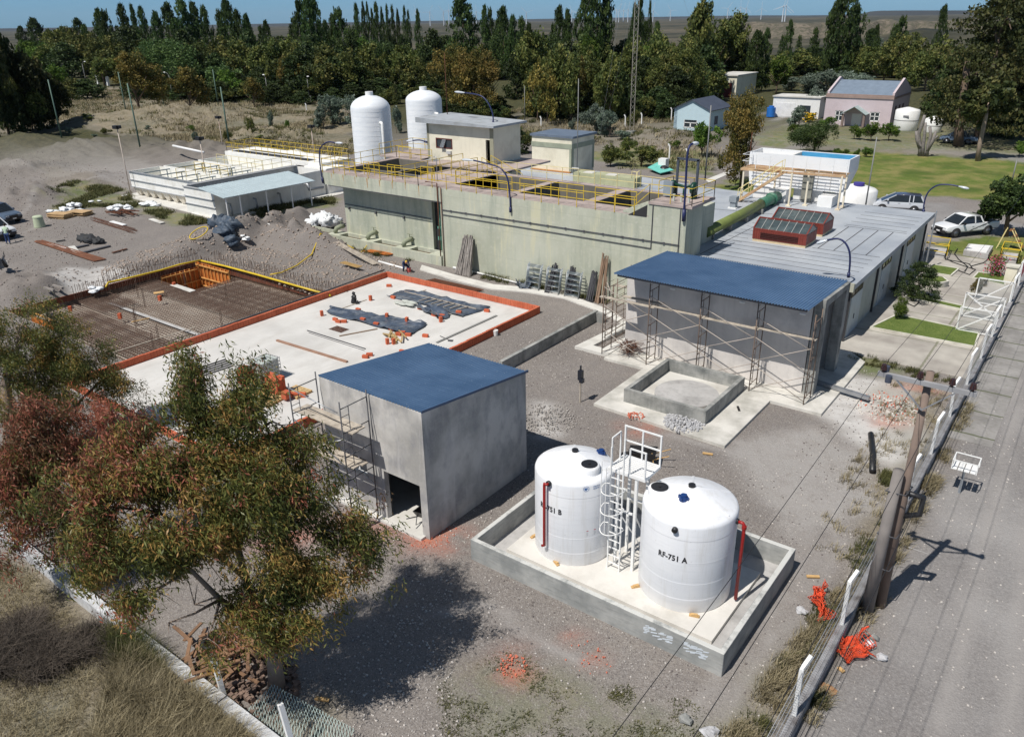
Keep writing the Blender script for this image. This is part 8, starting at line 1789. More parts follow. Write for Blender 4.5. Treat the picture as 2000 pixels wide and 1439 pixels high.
T_('poplar', [(85, 37, 128, 26), (56, 53, 124, 18), (110, 60, 130, 20), (170, 38, 134, 24), (182, 50, 136, 18), (215, 20, 142, 22), (227, 22, 146, 22), (260, 11, 140, 22), (280, 12, 138, 13), (297, 16, 142, 18), (325, 25, 150, 22), (350, 9, 150, 28), (377, 1, 152, 34), (398, 8, 150, 26), (418, 14, 152, 22), (446, 22, 154, 20), (462, 2, 156, 28), (480, 22, 158, 22), (497, 30, 160, 20)], 'in the far left belt', 'poplars of the left belt')
T_('poplar', [(530, 42, 138, 17), (518, 52, 130, 14), (585, 38, 150, 22), (600, 0, 158, 26), (617, -6, 160, 30), (628, 0, 156, 26), (645, 42, 150, 20), (672, 18, 150, 30), (660, 30, 150, 22)], 'left of the silos', 'poplars left of the silos')
T_('poplar', [(705, 10, 132, 13), (718, 7, 130, 9), (726, 7, 128, 8), (734, 20, 128, 9), (743, 7, 130, 14), (753, 17, 126, 8), (763, 11, 126, 9), (773, 13, 126, 9), (783, 20, 126, 8), (796, 14, 126, 9), (803, 22, 126, 8), (821, 21, 128, 11), (763, 60, 140, 16), (790, 70, 140, 16)], 'in the thin row behind the silos', 'thin poplars behind the silos')
T_('poplar', [(908, -6, 160, 46), (950, 14, 150, 18), (960, 18, 148, 16), (985, 16, 155, 28), (1003, 32, 160, 22), (1020, 36, 168, 22), (1034, 48, 168, 20), (975, 40, 150, 20)], 'behind the control room', 'poplars behind the control room')
T_('poplar', [(1080, 48, 150, 16), (1092, 14, 150, 22), (1107, 22, 150, 20), (1142, -30, 165, 30), (1163, -60, 168, 50), (1180, -10, 160, 22), (1234, 10, 170, 16), (1244, -5, 168, 16), (1263, 3, 160, 9), (1278, 45, 165, 20), (1255, 45, 160, 20)], 'around the lattice mast', 'poplars around the lattice mast')
T_('poplar', [(1487, 58, 178, 20), (1470, 62, 180, 32), (1535, 41, 128, 14), (1523, 70, 126, 10), (1556, 70, 126, 10), (1585, 56, 132, 16), (1636, -30, 150, 42), (1618, 0, 150, 26), (1655, 10, 148, 28), (1690, 58, 140, 22), (1701, 50, 138, 12), (1745, 34, 150, 24), (1823, 12, 138, 16), (1735, 50, 148, 20)], 'behind the pink house row', 'poplars behind the houses')
T_('euc', [(130, 56, 140, 40), (145, 50, 138, 34), (192, 60, 150, 40), (235, 70, 165, 50), (205, 110, 168, 40), (440, 72, 175, 60), (405, 85, 180, 50), (470, 80, 178, 50), (545, 70, 180, 55), (580, 85, 195, 50), (640, 90, 196, 60), (690, 95, 195, 55), (720, 85, 190, 50), (820, 110, 190, 45), (745, 115, 192, 45), (785, 100, 190, 42), (520, 90, 185, 50)], 'in the wood behind the silos', 'eucalypts of the left wood')
T_('euc', [(1055, 62, 200, 60), (1085, 85, 236, 62), (1115, 100, 238, 50), (1145, 90, 215, 55), (1190, 105, 238, 46), (1165, 120, 228, 50), (1225, 80, 215, 45), (1275, 70, 215, 55), (1300, 85, 220, 55), (1330, 70, 222, 70), (1362, 4, 196, 58), (1395, 36, 172, 56), (1425, 28, 168, 56), (1290, 110, 222, 50), (1350, 110, 215, 60)], 'in the wood right of the control room', 'eucalypts of the middle wood')
T_('euc', [(1500, 110, 165, 40), (1525, 100, 160, 45), (1680, 90, 150, 40), (1712, 92, 152, 40), (1765, 62, 165, 50), (1790, 75, 170, 50), (1825, 70, 175, 45), (1725, 80, 160, 40), (1805, 100, 180, 45), (1560, 95, 145, 50)], 'beyond the pink house', 'eucalypts beyond the pink house')
T_('rust', [(275, 96, 230, 78), (375, 128, 223, 54), (497, 150, 209, 34), (900, 90, 232, 74), (948, 96, 236, 74), (1070, 130, 245, 40), (925, 110, 236, 60)], 'before the darker wood', 'rust-tinged eucalypts')
T_('rust', [(150, 50, 136, 26), (560, 110, 195, 34), (612, 120, 196, 34), (1050, 120, 236, 40), (1130, 105, 232, 36)], 'half buried in the wood edge', 'buried rusty eucalypts')
T_('dark', [(265, 52, 160, 56), (370, 60, 168, 44), (385, 90, 185, 40), (600, 95, 196, 60), (655, 110, 196, 60), (565, 120, 195, 46), (700, 120, 194, 46), (500, 60, 165, 40), (430, 105, 188, 46), (515, 130, 190, 40), (625, 70, 190, 60), (1255, 110, 222, 40), (1205, 130, 228, 40), (1315, 130, 225, 50), (1372, 90, 200, 50), (1440, 80, 168, 50), (850, 60, 175, 40), (835, 90, 178, 40), (1010, 100, 190, 40), (855, 120, 190, 34)], 'in the shade of the wood', 'dark evergreens in the wood')
T_('willow', [(345, 80, 188, 100), (690, 55, 150, 40), (1430, 100, 166, 50), (440, 130, 192, 60), (1368, 100, 190, 40), (735, 80, 160, 30)], 'bulging out of the wood', 'round willows of the wood')
T_('bright', [(450, 135, 196, 46), (115, 126, 186, 40), (170, 162, 189, 18), (90, 85, 150, 40), (60, 80, 148, 36), (1145, 72, 190, 30), (700, 60, 145, 24), (850, 70, 140, 24), (1515, 108, 185, 48)], 'lighter than its neighbours', 'light green trees')
T_('darkeuc', [(18, 34, 262, 62), (0, 62, 270, 56), (50, 84, 256, 58), (84, 118, 252, 54), (106, 148, 250, 34), (-20, 40, 275, 60)], 'in the dark clump at the left edge', 'tall trees of the dark clump')
T_('dark', [(66, 160, 256, 26), (88, 172, 252, 24), (30, 170, 262, 24)], 'in the dark clump at the left edge', 'dark clump at the left edge')
T_('euc', [(115, 165, 248, 44), (15, 38, 200, 40), (38, 130, 258, 50)], 'on the fringe of the dark clump at the left edge', 'fringe of the left clump')
T_('silver', [(690, 188, 256, 50), (650, 184, 252, 44), (633, 205, 256, 30), (1165, 205, 262, 50), (1190, 218, 272, 40), (1215, 255, 280, 30), (775, 210, 260, 20)], 'in the dry field beyond the plant', 'silvery bushes beyond the plant')
T_('silver', [(1580, 148, 186, 60), (1610, 138, 186, 60), (1650, 140, 180, 60), (1590, 170, 226, 34), (1560, 208, 246, 34), (1700, 70, 120, 40), (1840, 110, 160, 60), (1545, 150, 178, 40), (1860, 160, 200, 50)], 'around the pink house and garage', 'silvery bushes by the houses')
T_('willow', [(1590, 240, 301, 72)], 'weeping between raised tank and pink house', None)
T_('bright', [(1370, 240, 306, 48), (1618, 228, 250, 26)], 'standing on the grass near the houses', None)
T_('rust', [(1446, 180, 366, 76)], 'with open crown close behind the raised tank', None)
T_('bright', [(1668, 244, 272, 22), (1700, 238, 276, 34), (1735, 241, 275, 28), (1548, 242, 262, 18), (1635, 290, 306, 14), (1651, 291, 306, 13), (1675, 290, 308, 12), (1691, 287, 307, 18), (1990, 275, 305, 24)], 'clipped low before the pink house', 'clipped bushes on the lawn')
T_('euc', [(1192, 280, 325, 34), (1252, 285, 326, 50), (1010, 245, 300, 30), (1225, 268, 300, 26), (1140, 262, 285, 26)], 'as low shrub behind the plant', 'shrubs behind the plant')
T_('dark', [(1012, 250, 300, 30), (1990, 40, 258, 60), (1960, 120, 262, 60), (2000, -30, 268, 70), (1850, 110, 235, 50), (1835, 130, 228, 40)], 'filling the wood at the right side', 'dark trees at the right side')
T_('pine', [(1905, -20, 282, 150)], 'towering over the parked blue-grey utility', None)
T_('pine', [(1945, -60, 262, 130), (774, 165, 208, 14)], 'apart from the giant one', 'other conifers')
T_('dark', [(1788, 512, 585, 50)], 'as a round bush on the paved yard', None); T_('bright', [(1757, 580, 622, 30)], 'small on a stem by the largest lawn bed', None)
T_('rust', [(1904, 542, 580, 18)], 'tiny beside the gate leaves', None)
for i, (a, b, c, d) in enumerate(((135, 248, 262, 10), (170, 222, 246, 14), (178, 235, 247, 12), (533, 218, 254, 11), (562, 235, 256, 9), (495, 228, 275, 13), (290, 245, 254, 12), (375, 245, 256, 14), (446, 255, 282, 14), (385, 258, 282, 12), (512, 268, 282, 14), (1240, 215, 252, 18), (1120, 232, 262, 14), (1100, 300, 315, 16), (205, 250, 262, 14), (185, 262, 270, 10), (1320, 275, 292, 20), (1300, 252, 268, 16))):
    TREES.append((['silver', 'bright', 'euc'][i % 3], a, b, c, d, 'small wild shrub in the scrubland, %s counted across' % OR[i], 'wild shrubs in the scrubland'))
r_ = random.Random(44); und = []; mid = []
for i in range(44):
    x = 100+i*21+r_.uniform(-8, 8); mid.append((x, r_.uniform(70, 98), 150+r_.uniform(-12, 14)-(x < 260)*10, r_.uniform(34, 52)))
for i in range(14): x = 1030+i*23+r_.uniform(-8, 8); mid.append((x, r_.uniform(66, 96), 180+r_.uniform(-16, 14), r_.uniform(38, 56)))
for i, a in enumerate(sorted(mid)): TREES.append((['euc', 'willow', 'dark', 'euc', 'bright'][i % 5], *a, 'rounded crown filling the middle of the wood, number %d counted from the left edge' % (i+1), 'rounded crowns in the middle of the wood'))
for i in range(64):
    x = 130+i*13.6; x += r_.uniform(-5, 5)
    if 180 < x < 260: continue
    yb = (186 if x < 330 else 196 if x < 860 else 236)+r_.uniform(-6, 8); und.append((x, yb-r_.uniform(24, 50), yb, r_.uniform(26, 46)))
for i in range(30):
    x = 1040+i*11.5+r_.uniform(-4, 4); yb = 226+r_.uniform(-12, 10); und.append((x, yb-r_.uniform(28, 60), yb, r_.uniform(26, 44)))
for i in range(26):
    x = 1500+i*15+r_.uniform(-4, 4); yb = 128+r_.uniform(-14, 26); und.append((x, yb-r_.uniform(14, 34), yb, r_.uniform(30, 60)))
for i, a in enumerate(sorted(und)): TREES.append((['dark', 'euc', 'dark', 'poplar'][i % 4] if i % 4 != 3 else 'dark', *a, 'dark undergrowth bush at the foot of the wood, number %d counted from the left edge' % (i+1), 'undergrowth at the foot of the wood'))
for i, a in enumerate(TREES): place(a[0], a[1], a[2], a[3], a[4], a[5], a[6], cat='bush' if 'undergrowth' in a[5] else None, name='undergrowth_bush' if 'undergrowth' in a[5] else None)
print('trees', len(TREES))
# flowering bush, tall stemmed small tree by the pickup, slanting trunk, dead stump
def dots(px, py, yt, w, n, col, label, name, cat, s=.12):
    q = g(px, py); h = hz(*q, yt); D = hypot(*q); W_ = w*D/F0; r = np.random.default_rng(px); pts = np.stack([q[0]+r.normal(0, W_*.28, n), q[1]+r.normal(0, W_*.28, n), h*(.15+.85*r.random(n))], 1); V, F = quads(pts, None, s, 1., r); T4 = np.repeat(np.stack([r.random(n), r.random(n)*.3, np.zeros(n), np.ones(n)], 1), 4, 0)
    t = thing(name, label, cat, (*q, 0)); V = V-np.array([q[0], q[1], 0]); np_mesh('blossom', V[:4*(n//2)], F[:n//2], M(name+'_bloom', col, .7), t, attr={'lf': T4[:4*(n//2)]}); np_mesh('foliage', V[4*(n//2):], F[:n-n//2], LM['bright'], t, attr={'lf': T4[4*(n//2):]}); m = MB(); m.tube([(*q, 0), (*q, h*.7)], .04, 5); m.build('stem', BARK, t)
dots(1579, 238, 221, 20, 500, srgb(210, 170, 30), 'yellow flowering bush between garage and pink house', 'flowering_bush', 'bush', .3); dots(1943, 540, 500, 26, 700, srgb(190, 90, 110), 'pink flowering shrub in the small lawn bed near the gates', 'flowering_shrub', 'shrub', .12)
def custom_tree(px, py, name, label, cat, stems, blobs, lm, leafs, sz, bark=BARK, ncl=30):
    q = g(px, py); t = thing(name, label, cat, (*q, 0)); D = hypot(*q); m = MB()
    for st in stems:
        pts = []; rs = []
        for (x, y, w) in st: a = atD(x, y, D+0); pts.append((a[0], a[1], max(a[2], -.1))); rs.append(w*D/F0/2)
        m.tube(pts, rs, 8)
    m.build('trunk', bark, t)
    if blobs:
        r = np.random.default_rng(px); P_ = []; TT = []
        for (x, y, w) in blobs:
            R0 = w*D/F0/2; a = atD(x, y, D+r.normal(0, R0*.7)); 
            for c in range(ncl):
                d = r.normal(size=3); d /= np.linalg.norm(d); cc = np.array(a)+d*R0*(.4+.65*r.random()); k = leafs//ncl; dd = r.normal(size=(k, 3)); dd /= np.linalg.norm(dd, axis=1)[:, None]; P_.append(cc+dd*R0*.3*(r.random((k, 1))**.4)); tt = r.random(); TT.append(np.stack([np.clip(tt*.8+r.normal(0, .15, k)+.1, 0, 1), r.random(k)*.5], 1))
        pts = np.concatenate(P_); T2 = np.concatenate(TT); V, F = quads(pts, None, sz*(.6+.8*r.random(len(pts))), 1.5, r); T4 = np.repeat(np.concatenate([T2, np.zeros((len(T2), 1)), np.ones((len(T2), 1))], 1), 4, 0); V = V-np.array([q[0], q[1], 0]); np_mesh('crown', V, F, LM[lm], t, attr={'lf': T4})
custom_tree(1963, 462, 'small_tree', 'small dark green tree with a thin trunk leaning over the white pickup', 'tree', [[(1963, 470, 8), (1967, 435, 7), (1972, 405, 5), (1975, 380, 3)], [(1967, 435, 4), (1985, 422, 3), (2004, 412, 2)]], [(1945, 405, 44), (1970, 385, 56), (1985, 368, 50), (1930, 412, 30), (2000, 395, 40), (1960, 372, 40)], 'poplar', 1500, .16)
custom_tree(1910, 315, 'slanting_tree', 'slanting bare-trunked pine standing on the lawn right of the dead stump', 'tree', [[(1909, 316, 8), (1914, 280, 7), (1924, 235, 6), (1932, 200, 4)]], [(1925, 215, 50), (1945, 195, 60), (1905, 200, 44)], 'pine', 1200, .35, BARKP)
DEAD = M('dead_wood', srgb(128, 122, 118), .95, var=.3, scale=5, streak=.6, bump=.4)
custom_tree(1805, 306, 'dead_stump', 'grey dead tree stump with lopped limbs on the lawn before the white tanks', 'tree stump', [[(1796, 307, 6), (1797, 285, 6), (1794, 262, 6), (1802, 240, 6), (1806, 225, 4)], [(1797, 290, 7), (1791, 272, 6), (1790, 256, 5)], [(1802, 306, 6), (1803, 285, 6), (1806, 262, 5), (1808, 240, 4)], [(1810, 307, 6), (1812, 285, 5), (1818, 265, 5), (1816, 248, 5)], [(1811, 295, 6), (1822, 275, 6), (1828, 256, 4)], [(1820, 279, 4), (1827, 270, 3), (1832, 265, 2)]], None, None, 0, 0, DEAD)
custom_tree(1872, 286, 'big_trunk', 'broad dark trunk of the giant conifer beside the blue-grey utility', 'tree trunk', [[(1872, 286, 16), (1873, 250, 14), (1880, 200, 12), (1890, 120, 9)]], None, None, 0, 0, BARK)

# ---------------- foreground eucalypts with real drooping leaves
LEUC = leafmat('gum_leaf', [(.08, .10, .03), (.225, .235, .065), (.52, .31, .105)], .4, .38, False)
LRED = leafmat('gum_leaf_red', [(.16, .10, .05), (.38, .12, .08), (.50, .20, .13)], .5, .3, False)
def gum(name, label, base, D0, blobs, stems, n_sprig, seed, red=None):
    r = np.random.default_rng(seed); q = g(*base); D0 = hypot(*q) if D0 is None else D0; t = thing(name, label, 'tree', (q[0], q[1], 0)); m = MB()
    for st in stems:
        pts = []; rs = []
        for (x, y, w, dd) in st:
            a = atD(x, y, D0+dd); pts.append((a[0], a[1], max(a[2], -.2))); rs.append(w*D0*1.35/F0/2)
        m.tube(pts, rs, 9)
    # twigs towards blobs
    r2 = random.Random(seed); jn = [(s[-1][0], s[-1][1], s[-1][3]) for s in stems]+[(s[len(s)//2][0], s[len(s)//2][1], s[len(s)//2][3]) for s in stems]
    C0 = []
    for (x, y, w, dd) in blobs:
        a = np.array(atD(x, y, D0+dd)); Dr = sqrt((D0+dd)**2+(H0-a[2])**2); R0 = w*Dr/F0/2; C0.append((a, R0, x, y))
        j = min(jn, key=lambda p: hypot(p[0]-x, p[1]-y)); b = atD(j[0], j[1], D0+j[2]); mid = [(a[i]+b[i])/2+r2.uniform(-.2, .2) for i in range(3)]; m.tube([b, mid, tuple(a)], [.045, .03, .012], 5)
        for k in range(4): d = r.normal(size=3); d /= np.linalg.norm(d); m.tube([tuple(a), tuple(a+d*R0*.5), tuple(a+d*R0*.95+np.array([0, 0, -.05]))], [.016, .01, .004], 4)
    m.build('trunk', BARKP, t)
    tot = sum(b[2]**2 for b in blobs); S = []; TI = []; RD = []
    for (a, R0, x, y) in C0:
        n = int(n_sprig*(R0/ (sum(c[1] for c in C0)/len(C0)))**2/len(C0)); d = r.normal(size=(n, 3)); d /= np.linalg.norm(d, axis=1)[:, None]; m_ = max(3, n//7); s = a+d[:m_]*R0*(.3+.8*r.random((m_, 1))**.6)*np.array([1, 1, .85]); s = s[r.integers(0, m_, n)]+r.normal(0, 1, (n, 3))*np.array([.2, .2, .2]); S.append(s)
        tb = r.normal(.42, .12); TI.append(np.clip(tb+np.array([mnoise.noise(Vector(tuple(p*1.7)))*.55 for p in s])+r.normal(0, .12, n), 0, 1)); RD.append(np.full(n, red(x, y) if red else 0.))
    S = np.concatenate(S); TI = np.concatenate(TI); RD = np.concatenate(RD)
    # noise-gated gaps
    keep = np.array([mnoise.noise(Vector(tuple(p*1.1))) > -.04 and mnoise.noise(Vector(tuple(p*.5))) > -.32 for p in S]) & (S[:, 2] > .25); S = S[keep]; TI = TI[keep]; RD = RD[keep]
    def emit(S, TI, mat, nm):
        if len(S) == 0: return
        k = 44; n = len(S)*k; c = np.repeat(S, k, 0)+r.normal(0, 1, (n, 3))*np.array([.15, .15, .17]); L = .145*(.6+.8*r.random(n)); Wd = .034*(.7+.6*r.random(n))
        a = r.normal(0, .7, (n, 3)); a[:, 2] = -.9+r.normal(0, .6, n); wind = np.array([.35, .15, 0]); a += wind; a /= np.linalg.norm(a, axis=1)[:, None]; b = np.cross(a, r.normal(size=(n, 3))); b /= np.linalg.norm(b, axis=1)[:, None]
        A = a*L[:, None]; B = b*Wd[:, None]*.5; Cn = np.cross(a, b)*Wd[:, None]*.6
        V = np.stack([c, c+A*.4-B+Cn*.3, c+A+Cn, c+A*.45+B+Cn*.3], 1).reshape(-1, 3); F = np.arange(4*n).reshape(-1, 4)
        t0 = np.clip(np.repeat(TI, k)+.02+r.normal(0, .22, n), 0, 1); T4 = np.repeat(np.stack([t0, r.random(n)*.45, np.zeros(n), np.ones(n)], 1), 4, 0); V = V-np.array([q[0], q[1], 0]); np_mesh(nm, V, F, mat, t, attr={'lf': T4})
    isr = r.random(len(S)) < RD; emit(S[~isr], TI[~isr], LEUC, 'crown'); emit(S[isr], TI[isr], LRED, 'red_foliage')
    return t
def redness(x, y):
    v = 0.
    for a, b, s, w in ((70, 850, 100, .9), (200, 850, 100, .9), (60, 960, 80, .7), (30, 1070, 60, .75), (110, 1010, 70, .6), (250, 860, 50, .6), (330, 1250, 60, .25), (180, 950, 90, .45), (270, 900, 70, .4)): v = max(v, w*math.exp(-((x-a)**2+(y-b)**2)/s**2))
    return v+.06
B1 = [(345, 730, 70, 1.5), (400, 760, 90, 1.2), (450, 740, 70, 1), (500, 790, 110, .8), (440, 830, 120, .6), (550, 830, 110, .6), (590, 880, 110, .4), (370, 800, 80, 1.0), (520, 900, 130, 0), (610, 930, 70, .2), (440, 920, 150, 0), (350, 920, 140, .2), (280, 880, 110, .6), (300, 960, 140, -.2), (230, 930, 120, .2), (380, 1000, 150, -.6), (480, 1000, 150, -.6), (570, 1000, 120, -.5), (640, 985, 80, -.2), (660, 1040, 110, -.6), (720, 1040, 90, -.6), (740, 1075, 60, -.7), (600, 1090, 120, -1), (500, 1090, 130, -1.2), (400, 1090, 140, -1.2), (300, 1060, 130, -.9), (210, 1030, 130, -.5), (150, 980, 110, 0), (620, 1150, 80, -1.3), (560, 1160, 90, -1.4), (480, 1180, 90, -1.6), (380, 1180, 110, -1.6), (300, 1150, 110, -1.3), (225, 1110, 90, -.9), (262, 1180, 60, -1.5), (330, 1215, 70, -1.8), (405, 1245, 70, -1.9), (455, 1250, 60, -1.8), (565, 1212, 80, -1.7), (610, 1215, 60, -1.5), (520, 1240, 44, -1.8), (700, 1110, 40, -.9), (740, 1135, 22, -.9)]
S1 = [[(542, 1345, 30, 0), (535, 1290, 26, 0), (520, 1240, 22, 0), (500, 1190, 17, -.1), (480, 1130, 13, -.2), (460, 1050, 9, 0), (450, 950, 6, .3)], [(520, 1240, 14, 0), (480, 1205, 12, -.5), (430, 1170, 9, -1), (370, 1110, 6, -1)], [(500, 1190, 13, -.1), (530, 1120, 9, -.2), (560, 1040, 7, -.1), (570, 950, 4, .2)], [(480, 1130, 9, -.2), (400, 1060, 7, -.3), (310, 1000, 4, 0)], [(560, 1100, 6, -.5), (630, 1090, 5, -.6), (690, 1070, 3, -.6)], [(460, 1050, 6, 0), (420, 940, 5, .5), (390, 830, 4, 1)], [(560, 1040, 5, 0), (545, 920, 4, .4), (520, 830, 3, .7)]]
B2 = [(20, 620, 90, .5), (70, 650, 110, .5), (130, 680, 110, .5), (30, 700, 120, 0), (180, 700, 90, .6), (110, 750, 130, 0), (210, 750, 100, .4), (30, 780, 100, -.4), (240, 790, 70, .3), (150, 810, 110, -.2), (60, 600, 60, .7), (-10, 660, 90, .3), (90, 700, 90, .3)]
S2 = [[(22, 900, 20, 0), (20, 850, 18, 0), (18, 800, 16, 0), (10, 750, 12, 0), (30, 690, 7, .2)], [(20, 830, 10, 0), (80, 770, 7, .1), (130, 720, 4, .3)], [(100, 830, 5, 0), (150, 790, 4, .2), (200, 740, 3, .4)]]
B3 = [(60, 840, 110, 0), (120, 870, 110, -.1), (200, 840, 90, .1), (180, 900, 110, -.2), (80, 920, 120, -.3), (20, 900, 90, -.2), (140, 960, 110, -.4), (50, 990, 110, -.6), (110, 1040, 100, -.8), (30, 1065, 80, -.9), (170, 1050, 90, -.8), (0, 960, 70, -.4), (250, 880, 80, 0), (-10, 1030, 60, -.7)]
S3 = [[(150, 1120, 16, 0), (140, 1050, 13, -.1), (120, 980, 9, -.1), (90, 900, 5, 0)], [(140, 1050, 8, -.1), (190, 960, 5, -.1), (210, 880, 3, 0)], [(120, 1000, 6, -.2), (60, 960, 4, -.4), (20, 930, 3, -.3)]]
gum('eucalyptus_tree', 'large foreground eucalyptus with olive drooping leaves leaning over the boundary wall', (542, 1345), None, B1, S1, 5600, 1, redness)
gum('eucalyptus_tree', 'foreground eucalyptus at the left edge in front of the excavation, farthest of three', (22, 905), None, B2, S2, 2200, 2, lambda x, y: .05)
gum('eucalyptus_tree', 'foreground eucalyptus with many reddish leaves at the lower left edge', (150, 1120), None, B3, S3, 2900, 3, redness)
# ---------------- grass, weeds and pebbles (nobody could count them)
def pinside(poly, n, r):
    a = np.array(poly); x0, y0 = a.min(0); x1, y1 = a.max(0); out = []
    while len(out) < n:
        x = r.uniform(x0, x1, n); y = r.uniform(y0, y1, n); c = np.zeros(n, bool); m = len(poly)
        for i in range(m):
            X1, Y1 = poly[i]; X2, Y2 = poly[(i+1) % m]
            if Y1 == Y2: continue
            c ^= ((Y1 > y) != (Y2 > y)) & (x < (X2-X1)*(y-Y1)/(Y2-Y1)+X1)
        out += list(zip(x[c], y[c]))
    return np.array(out[:n])
def blades(name, label, polys, ntuft, per, h, w, mat, spread=.12, seed=1, lean=.5, cat='grass', patch=0.):
    r = np.random.default_rng(seed); C = []
    for p, f in polys: C.append(pinside(p, max(3, int(ntuft*f)), r))
    C = np.concatenate(C)
    if patch: C = C[np.array([mnoise.noise(Vector((x*patch, y*patch, seed))) > -.02 for x, y in C])]
    z = np.array([gz(x, y) for x, y in C]); n = len(C)*per; hs = np.repeat(.55+.9*r.random(len(C)), per)
    b = np.repeat(np.column_stack([C, z]), per, 0)+np.column_stack([r.normal(0, spread, n), r.normal(0, spread, n), np.zeros(n)]); th = r.random(n)*2*pi; ln = (r.random(n)*lean+.1)[:, None]
    d = np.column_stack([np.cos(th)+.35, np.sin(th), np.zeros(n)])*ln; H_ = (h*hs*(.6+.6*r.random(n)))[:, None]; up_ = np.array([0, 0, 1.])
    s = np.column_stack([-np.sin(th), np.cos(th), np.zeros(n)])*w*.5; mid = b+up_*H_*.55+d*H_*.35; top = b+up_*H_*.9+d*H_*1.1
    V = np.stack([b-s, b+s, mid+s*.8, mid-s*.8, top+s*.15, top-s*.15], 1).reshape(-1, 3); i = np.arange(n)*6; F = np.concatenate([np.stack([i, i+1, i+2, i+3], 1), np.stack([i+3, i+2, i+4, i+5], 1)])
    t0 = np.repeat(r.random(len(C)), per)*.7+r.random(n)*.3; T4 = np.repeat(np.stack([t0, r.random(n)*.5, np.zeros(n), np.ones(n)], 1), 6, 0); o = np_mesh(name, V, F, mat, attr={'lf': T4}); tag(o, label, cat, kind='stuff')
STRAW = leafmat('straw_blade', [(.19, .16, .10), (.36, .305, .185), (.52, .45, .30)], .7, .2, False); GRN = leafmat('weed_blade', [(.06, .07, .025), (.12, .125, .045), (.24, .215, .09)], .7, .25, False); BRN = leafmat('dry_shrub_twig', [(.05, .042, .036), (.105, .085, .068), (.22, .185, .15)], .85, .1, False)
fgp = gp([(200, 1439), (230, 1290), (300, 1310), (400, 1390), (500, 1470), (430, 1500), (180, 1500)])
blades('tall_dry_grass', 'tall straw-coloured grass below the boundary wall at the lower left', [(fgp, 1.)], 420, 60, .62, .016, STRAW, .13, 3, .7)
blades('tall_dry_grass', 'olive grass tussocks against the boundary wall', [(gp([(250, 1240), (300, 1290), (330, 1340), (260, 1320), (200, 1250)]), 1.)], 120, 60, .6, .014, GRN, .14, 4, .6)
blades('dry_shrubs', 'dark brown dry shrubs outside the boundary wall at the lower left', [(gp([(-20, 1210), (140, 1190), (250, 1290), (180, 1330), (60, 1330), (-20, 1320)]), 1.), (gp([(100, 1170), (170, 1200), (150, 1230), (90, 1200)]), .3)], 210, 90, .5, .016, BRN, .2, 5, 1.4, 'shrub', patch=.8)
blades('short_dry_grass', 'short dry grass and litter of leaves at the lower left corner', [(gp([(-60, 1080), (30, 1090), (120, 1180), (250, 1330), (300, 1480), (-80, 1500)]), 1.)], 1500, 14, .13, .014, STRAW, .14, 6, 1.2)
blades('yard_weeds', 'patches of low weeds on the gravel at the front of the yard', [(gp([(860, 1330), (1000, 1270), (1120, 1350), (1240, 1340), (1420, 1400), (1420, 1450), (860, 1450)]), 1.), (gp([(1190, 1345), (1230, 1345), (1230, 1370), (1190, 1370)]), .05)], 520, 12, .06, .02, GRN, .09, 7, 1.1, patch=.9)
blades('fence_grass', 'strip of dry and green grass along both sides of the chain-link fence', [([(-4.9, 14), (-3.6, 14), (-3.6, 24), (-4.3, 22)], .5), ([(-3.3, 16), (-2.9, 16), (-2.9, 40), (-3.3, 40)], .35), ([(-5.6, 24), (-3.6, 24), (-3.6, 41), (-6.6, 41)], .25), (gp([(1725, 900), (1760, 900), (1750, 960), (1720, 950)]), .15), (gp([(1800, 930), (1840, 920), (1830, 960), (1800, 950)]), .1)], 900, 22, .26, .018, STRAW, .1, 8, .8, patch=.6)
blades('fence_weeds', 'green weeds along the foot of the chain-link fence', [([(-4.6, 13), (-3.55, 13), (-3.55, 30), (-4.4, 30)], .6), (gp([(1722, 925), (1750, 920), (1745, 950), (1722, 945)]), .15), (gp([(1570, 1370), (1605, 1360), (1600, 1400), (1570, 1400)]), .12), ([(-9.5, 42.3), (-5, 41.6), (-4, 42.6), (-9.5, 43.6)], .2)], 500, 24, .22, .02, GRN, .09, 9, .8, patch=.5)
blades('basin_weeds', 'green weeds growing round the foot of the white basins', [(gp(p), f) for p, f in ((ZGREEN[4], .7), (ZGREEN[5], .3))], 2600, 14, .3, .05, GRN, .2, 10, .9, patch=.3)
blades('wall_weeds', 'green weeds at the foot of the green treatment block', [([(-38.5, 42.7), (-25, 43.0), (-25, 43.6), (-38.5, 43.6)], .7), ([(-52, 42.6), (-42, 42.6), (-42, 43.4), (-52, 43.4)], .2)], 260, 22, .28, .03, GRN, .12, 11, .8, patch=.5)
blades('field_grass', 'pale dry grass covering the scrubland beyond the basins', [(gp(ZDRY[0]), .75), (gp(ZDRY[1]), .3), (gp([(200, 260), (700, 240), (700, 300), (560, 310), (300, 280)]), .2)], 7000, 9, .55, .09, STRAW, .45, 12, .8, patch=.06)
blades('field_scrub', 'grey-green scrub in the field beyond the basins', [(gp(ZDRY[0]), .75), (gp(ZDRY[1]), .4), (gp([(400, 230), (700, 215), (700, 300), (560, 310), (420, 290)]), .3)], 2200, 14, .5, .09, GRN, .35, 13, 1., patch=.09)
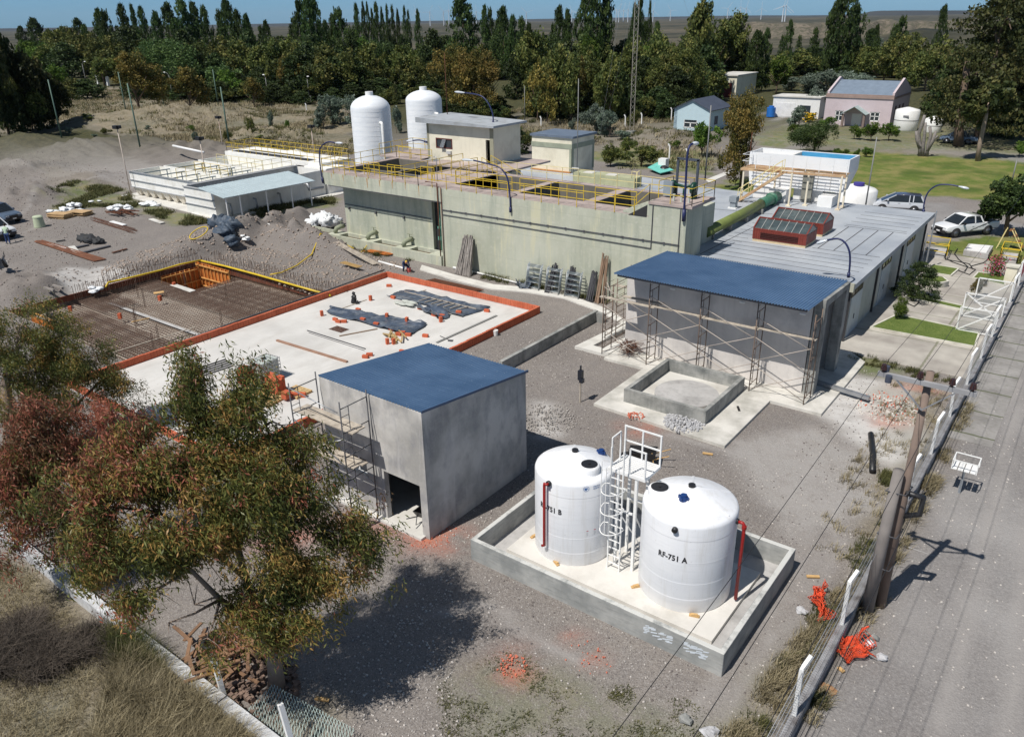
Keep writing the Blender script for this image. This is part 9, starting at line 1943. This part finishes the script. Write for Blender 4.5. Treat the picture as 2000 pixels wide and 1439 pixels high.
def pebbles(name, label, poly, n, s0, s1, mat, seed, kind='stuff'):
    r = np.random.default_rng(seed); C = pinside(poly, n, r); keep = ~((C[:, 0] > -15) & (C[:, 0] < -5.6) & (C[:, 1] > 17) & (C[:, 1] < 23)) & ~((C[:, 0] > -22.2) & (C[:, 0] < -16.8) & (C[:, 1] > 16.8) & (C[:, 1] < 23)) & ~((C[:, 0] > -20.3) & (C[:, 0] < -8.3) & (C[:, 1] > 29.3)); C = C[keep]; n = len(C)
    base = np.array([(x, y, z) for z in (-.35, .5) for y in (-.5, .5) for x in (-.5, .5)]); f = np.array([(0, 2, 3, 1), (4, 5, 7, 6), (0, 1, 5, 4), (2, 6, 7, 3), (0, 4, 6, 2), (1, 3, 7, 5)]); s = (s0+(s1-s0)*r.random(n)**3)[:, None, None]; z = np.array([gz(x, y) for x, y in C])
    V = base[None]*s*(1+r.normal(0, .25, (n, 8, 3))); th = r.random(n)*pi; c, q = np.cos(th)[:, None], np.sin(th)[:, None]; V = np.stack([V[:, :, 0]*c-V[:, :, 1]*q, V[:, :, 0]*q+V[:, :, 1]*c, V[:, :, 2]], 2); V += np.stack([C[:, 0], C[:, 1], z+.005], 1)[:, None, :]
    F = (f[None]+(np.arange(n)*8)[:, None, None]).reshape(-1, 4); o = np_mesh(name, V.reshape(-1, 3), F, mat); tag(o, label, 'gravel', kind='stuff')
yard = [(-27, 14), (-3.8, 14), (-3.8, 42), (-27, 39)]; 
pebbles('pale_gravel', 'loose pale gravel scattered over the yard', yard, 9000, .01, .055, M('pale_pebble', srgb(186, 180, 174), .9, var=.2, scale=9), 1); pebbles('dark_gravel', 'loose dark gravel scattered over the yard', yard, 6000, .01, .05, M('dark_pebble', srgb(104, 96, 94), .9, var=.3, scale=9), 2)
pebbles('road_gravel', 'small stones scattered over the dirt road', [(-3.2, 14), (6, 14), (6, 60), (-1.4, 60), (-3.2, 33)], 3500, .012, .06, MC['pale_pebble'], 3)
pebbles('dirt_clods', 'clods of earth on the mounds around the excavation', gp([(200, 520), (420, 440), (520, 410), (640, 470), (800, 520), (640, 590), (480, 530), (390, 500), (200, 560)]), 5000, .03, .16, M('clod', srgb(158, 144, 132), .95, var=.25, scale=5), 4)
pebbles('lot_stones', 'stones scattered over the dirt lot at the left', gp([(0, 300), (250, 330), (260, 470), (200, 560), (0, 600)]), 3000, .03, .13, M('clod2', srgb(140, 130, 124), .95), 5)
pebbles('front_stones', 'loose stones and chips beside the boundary wall', gp([(560, 1340), (880, 1100), (900, 1440), (640, 1440)]), 1200, .012, .06, MC['pale_pebble'], 6)
m = MB(); m.box(-25000, 8000, -400, 27000, -60, 420)
hz_ = bpy.data.materials.new('air'); hz_.use_nodes = True; hn = hz_.node_tree; hn.nodes.clear(); ho = hn.nodes.new('ShaderNodeOutputMaterial'); hv = hn.nodes.new('ShaderNodeVolumePrincipled'); hv.inputs['Color'].default_value = (.62, .78, 1, 1); hv.inputs['Density'].default_value = .000014; hn.links.new(hv.outputs[0], ho.inputs['Volume'])
m.build('haze', hz_, kind='stuff', fl=True)
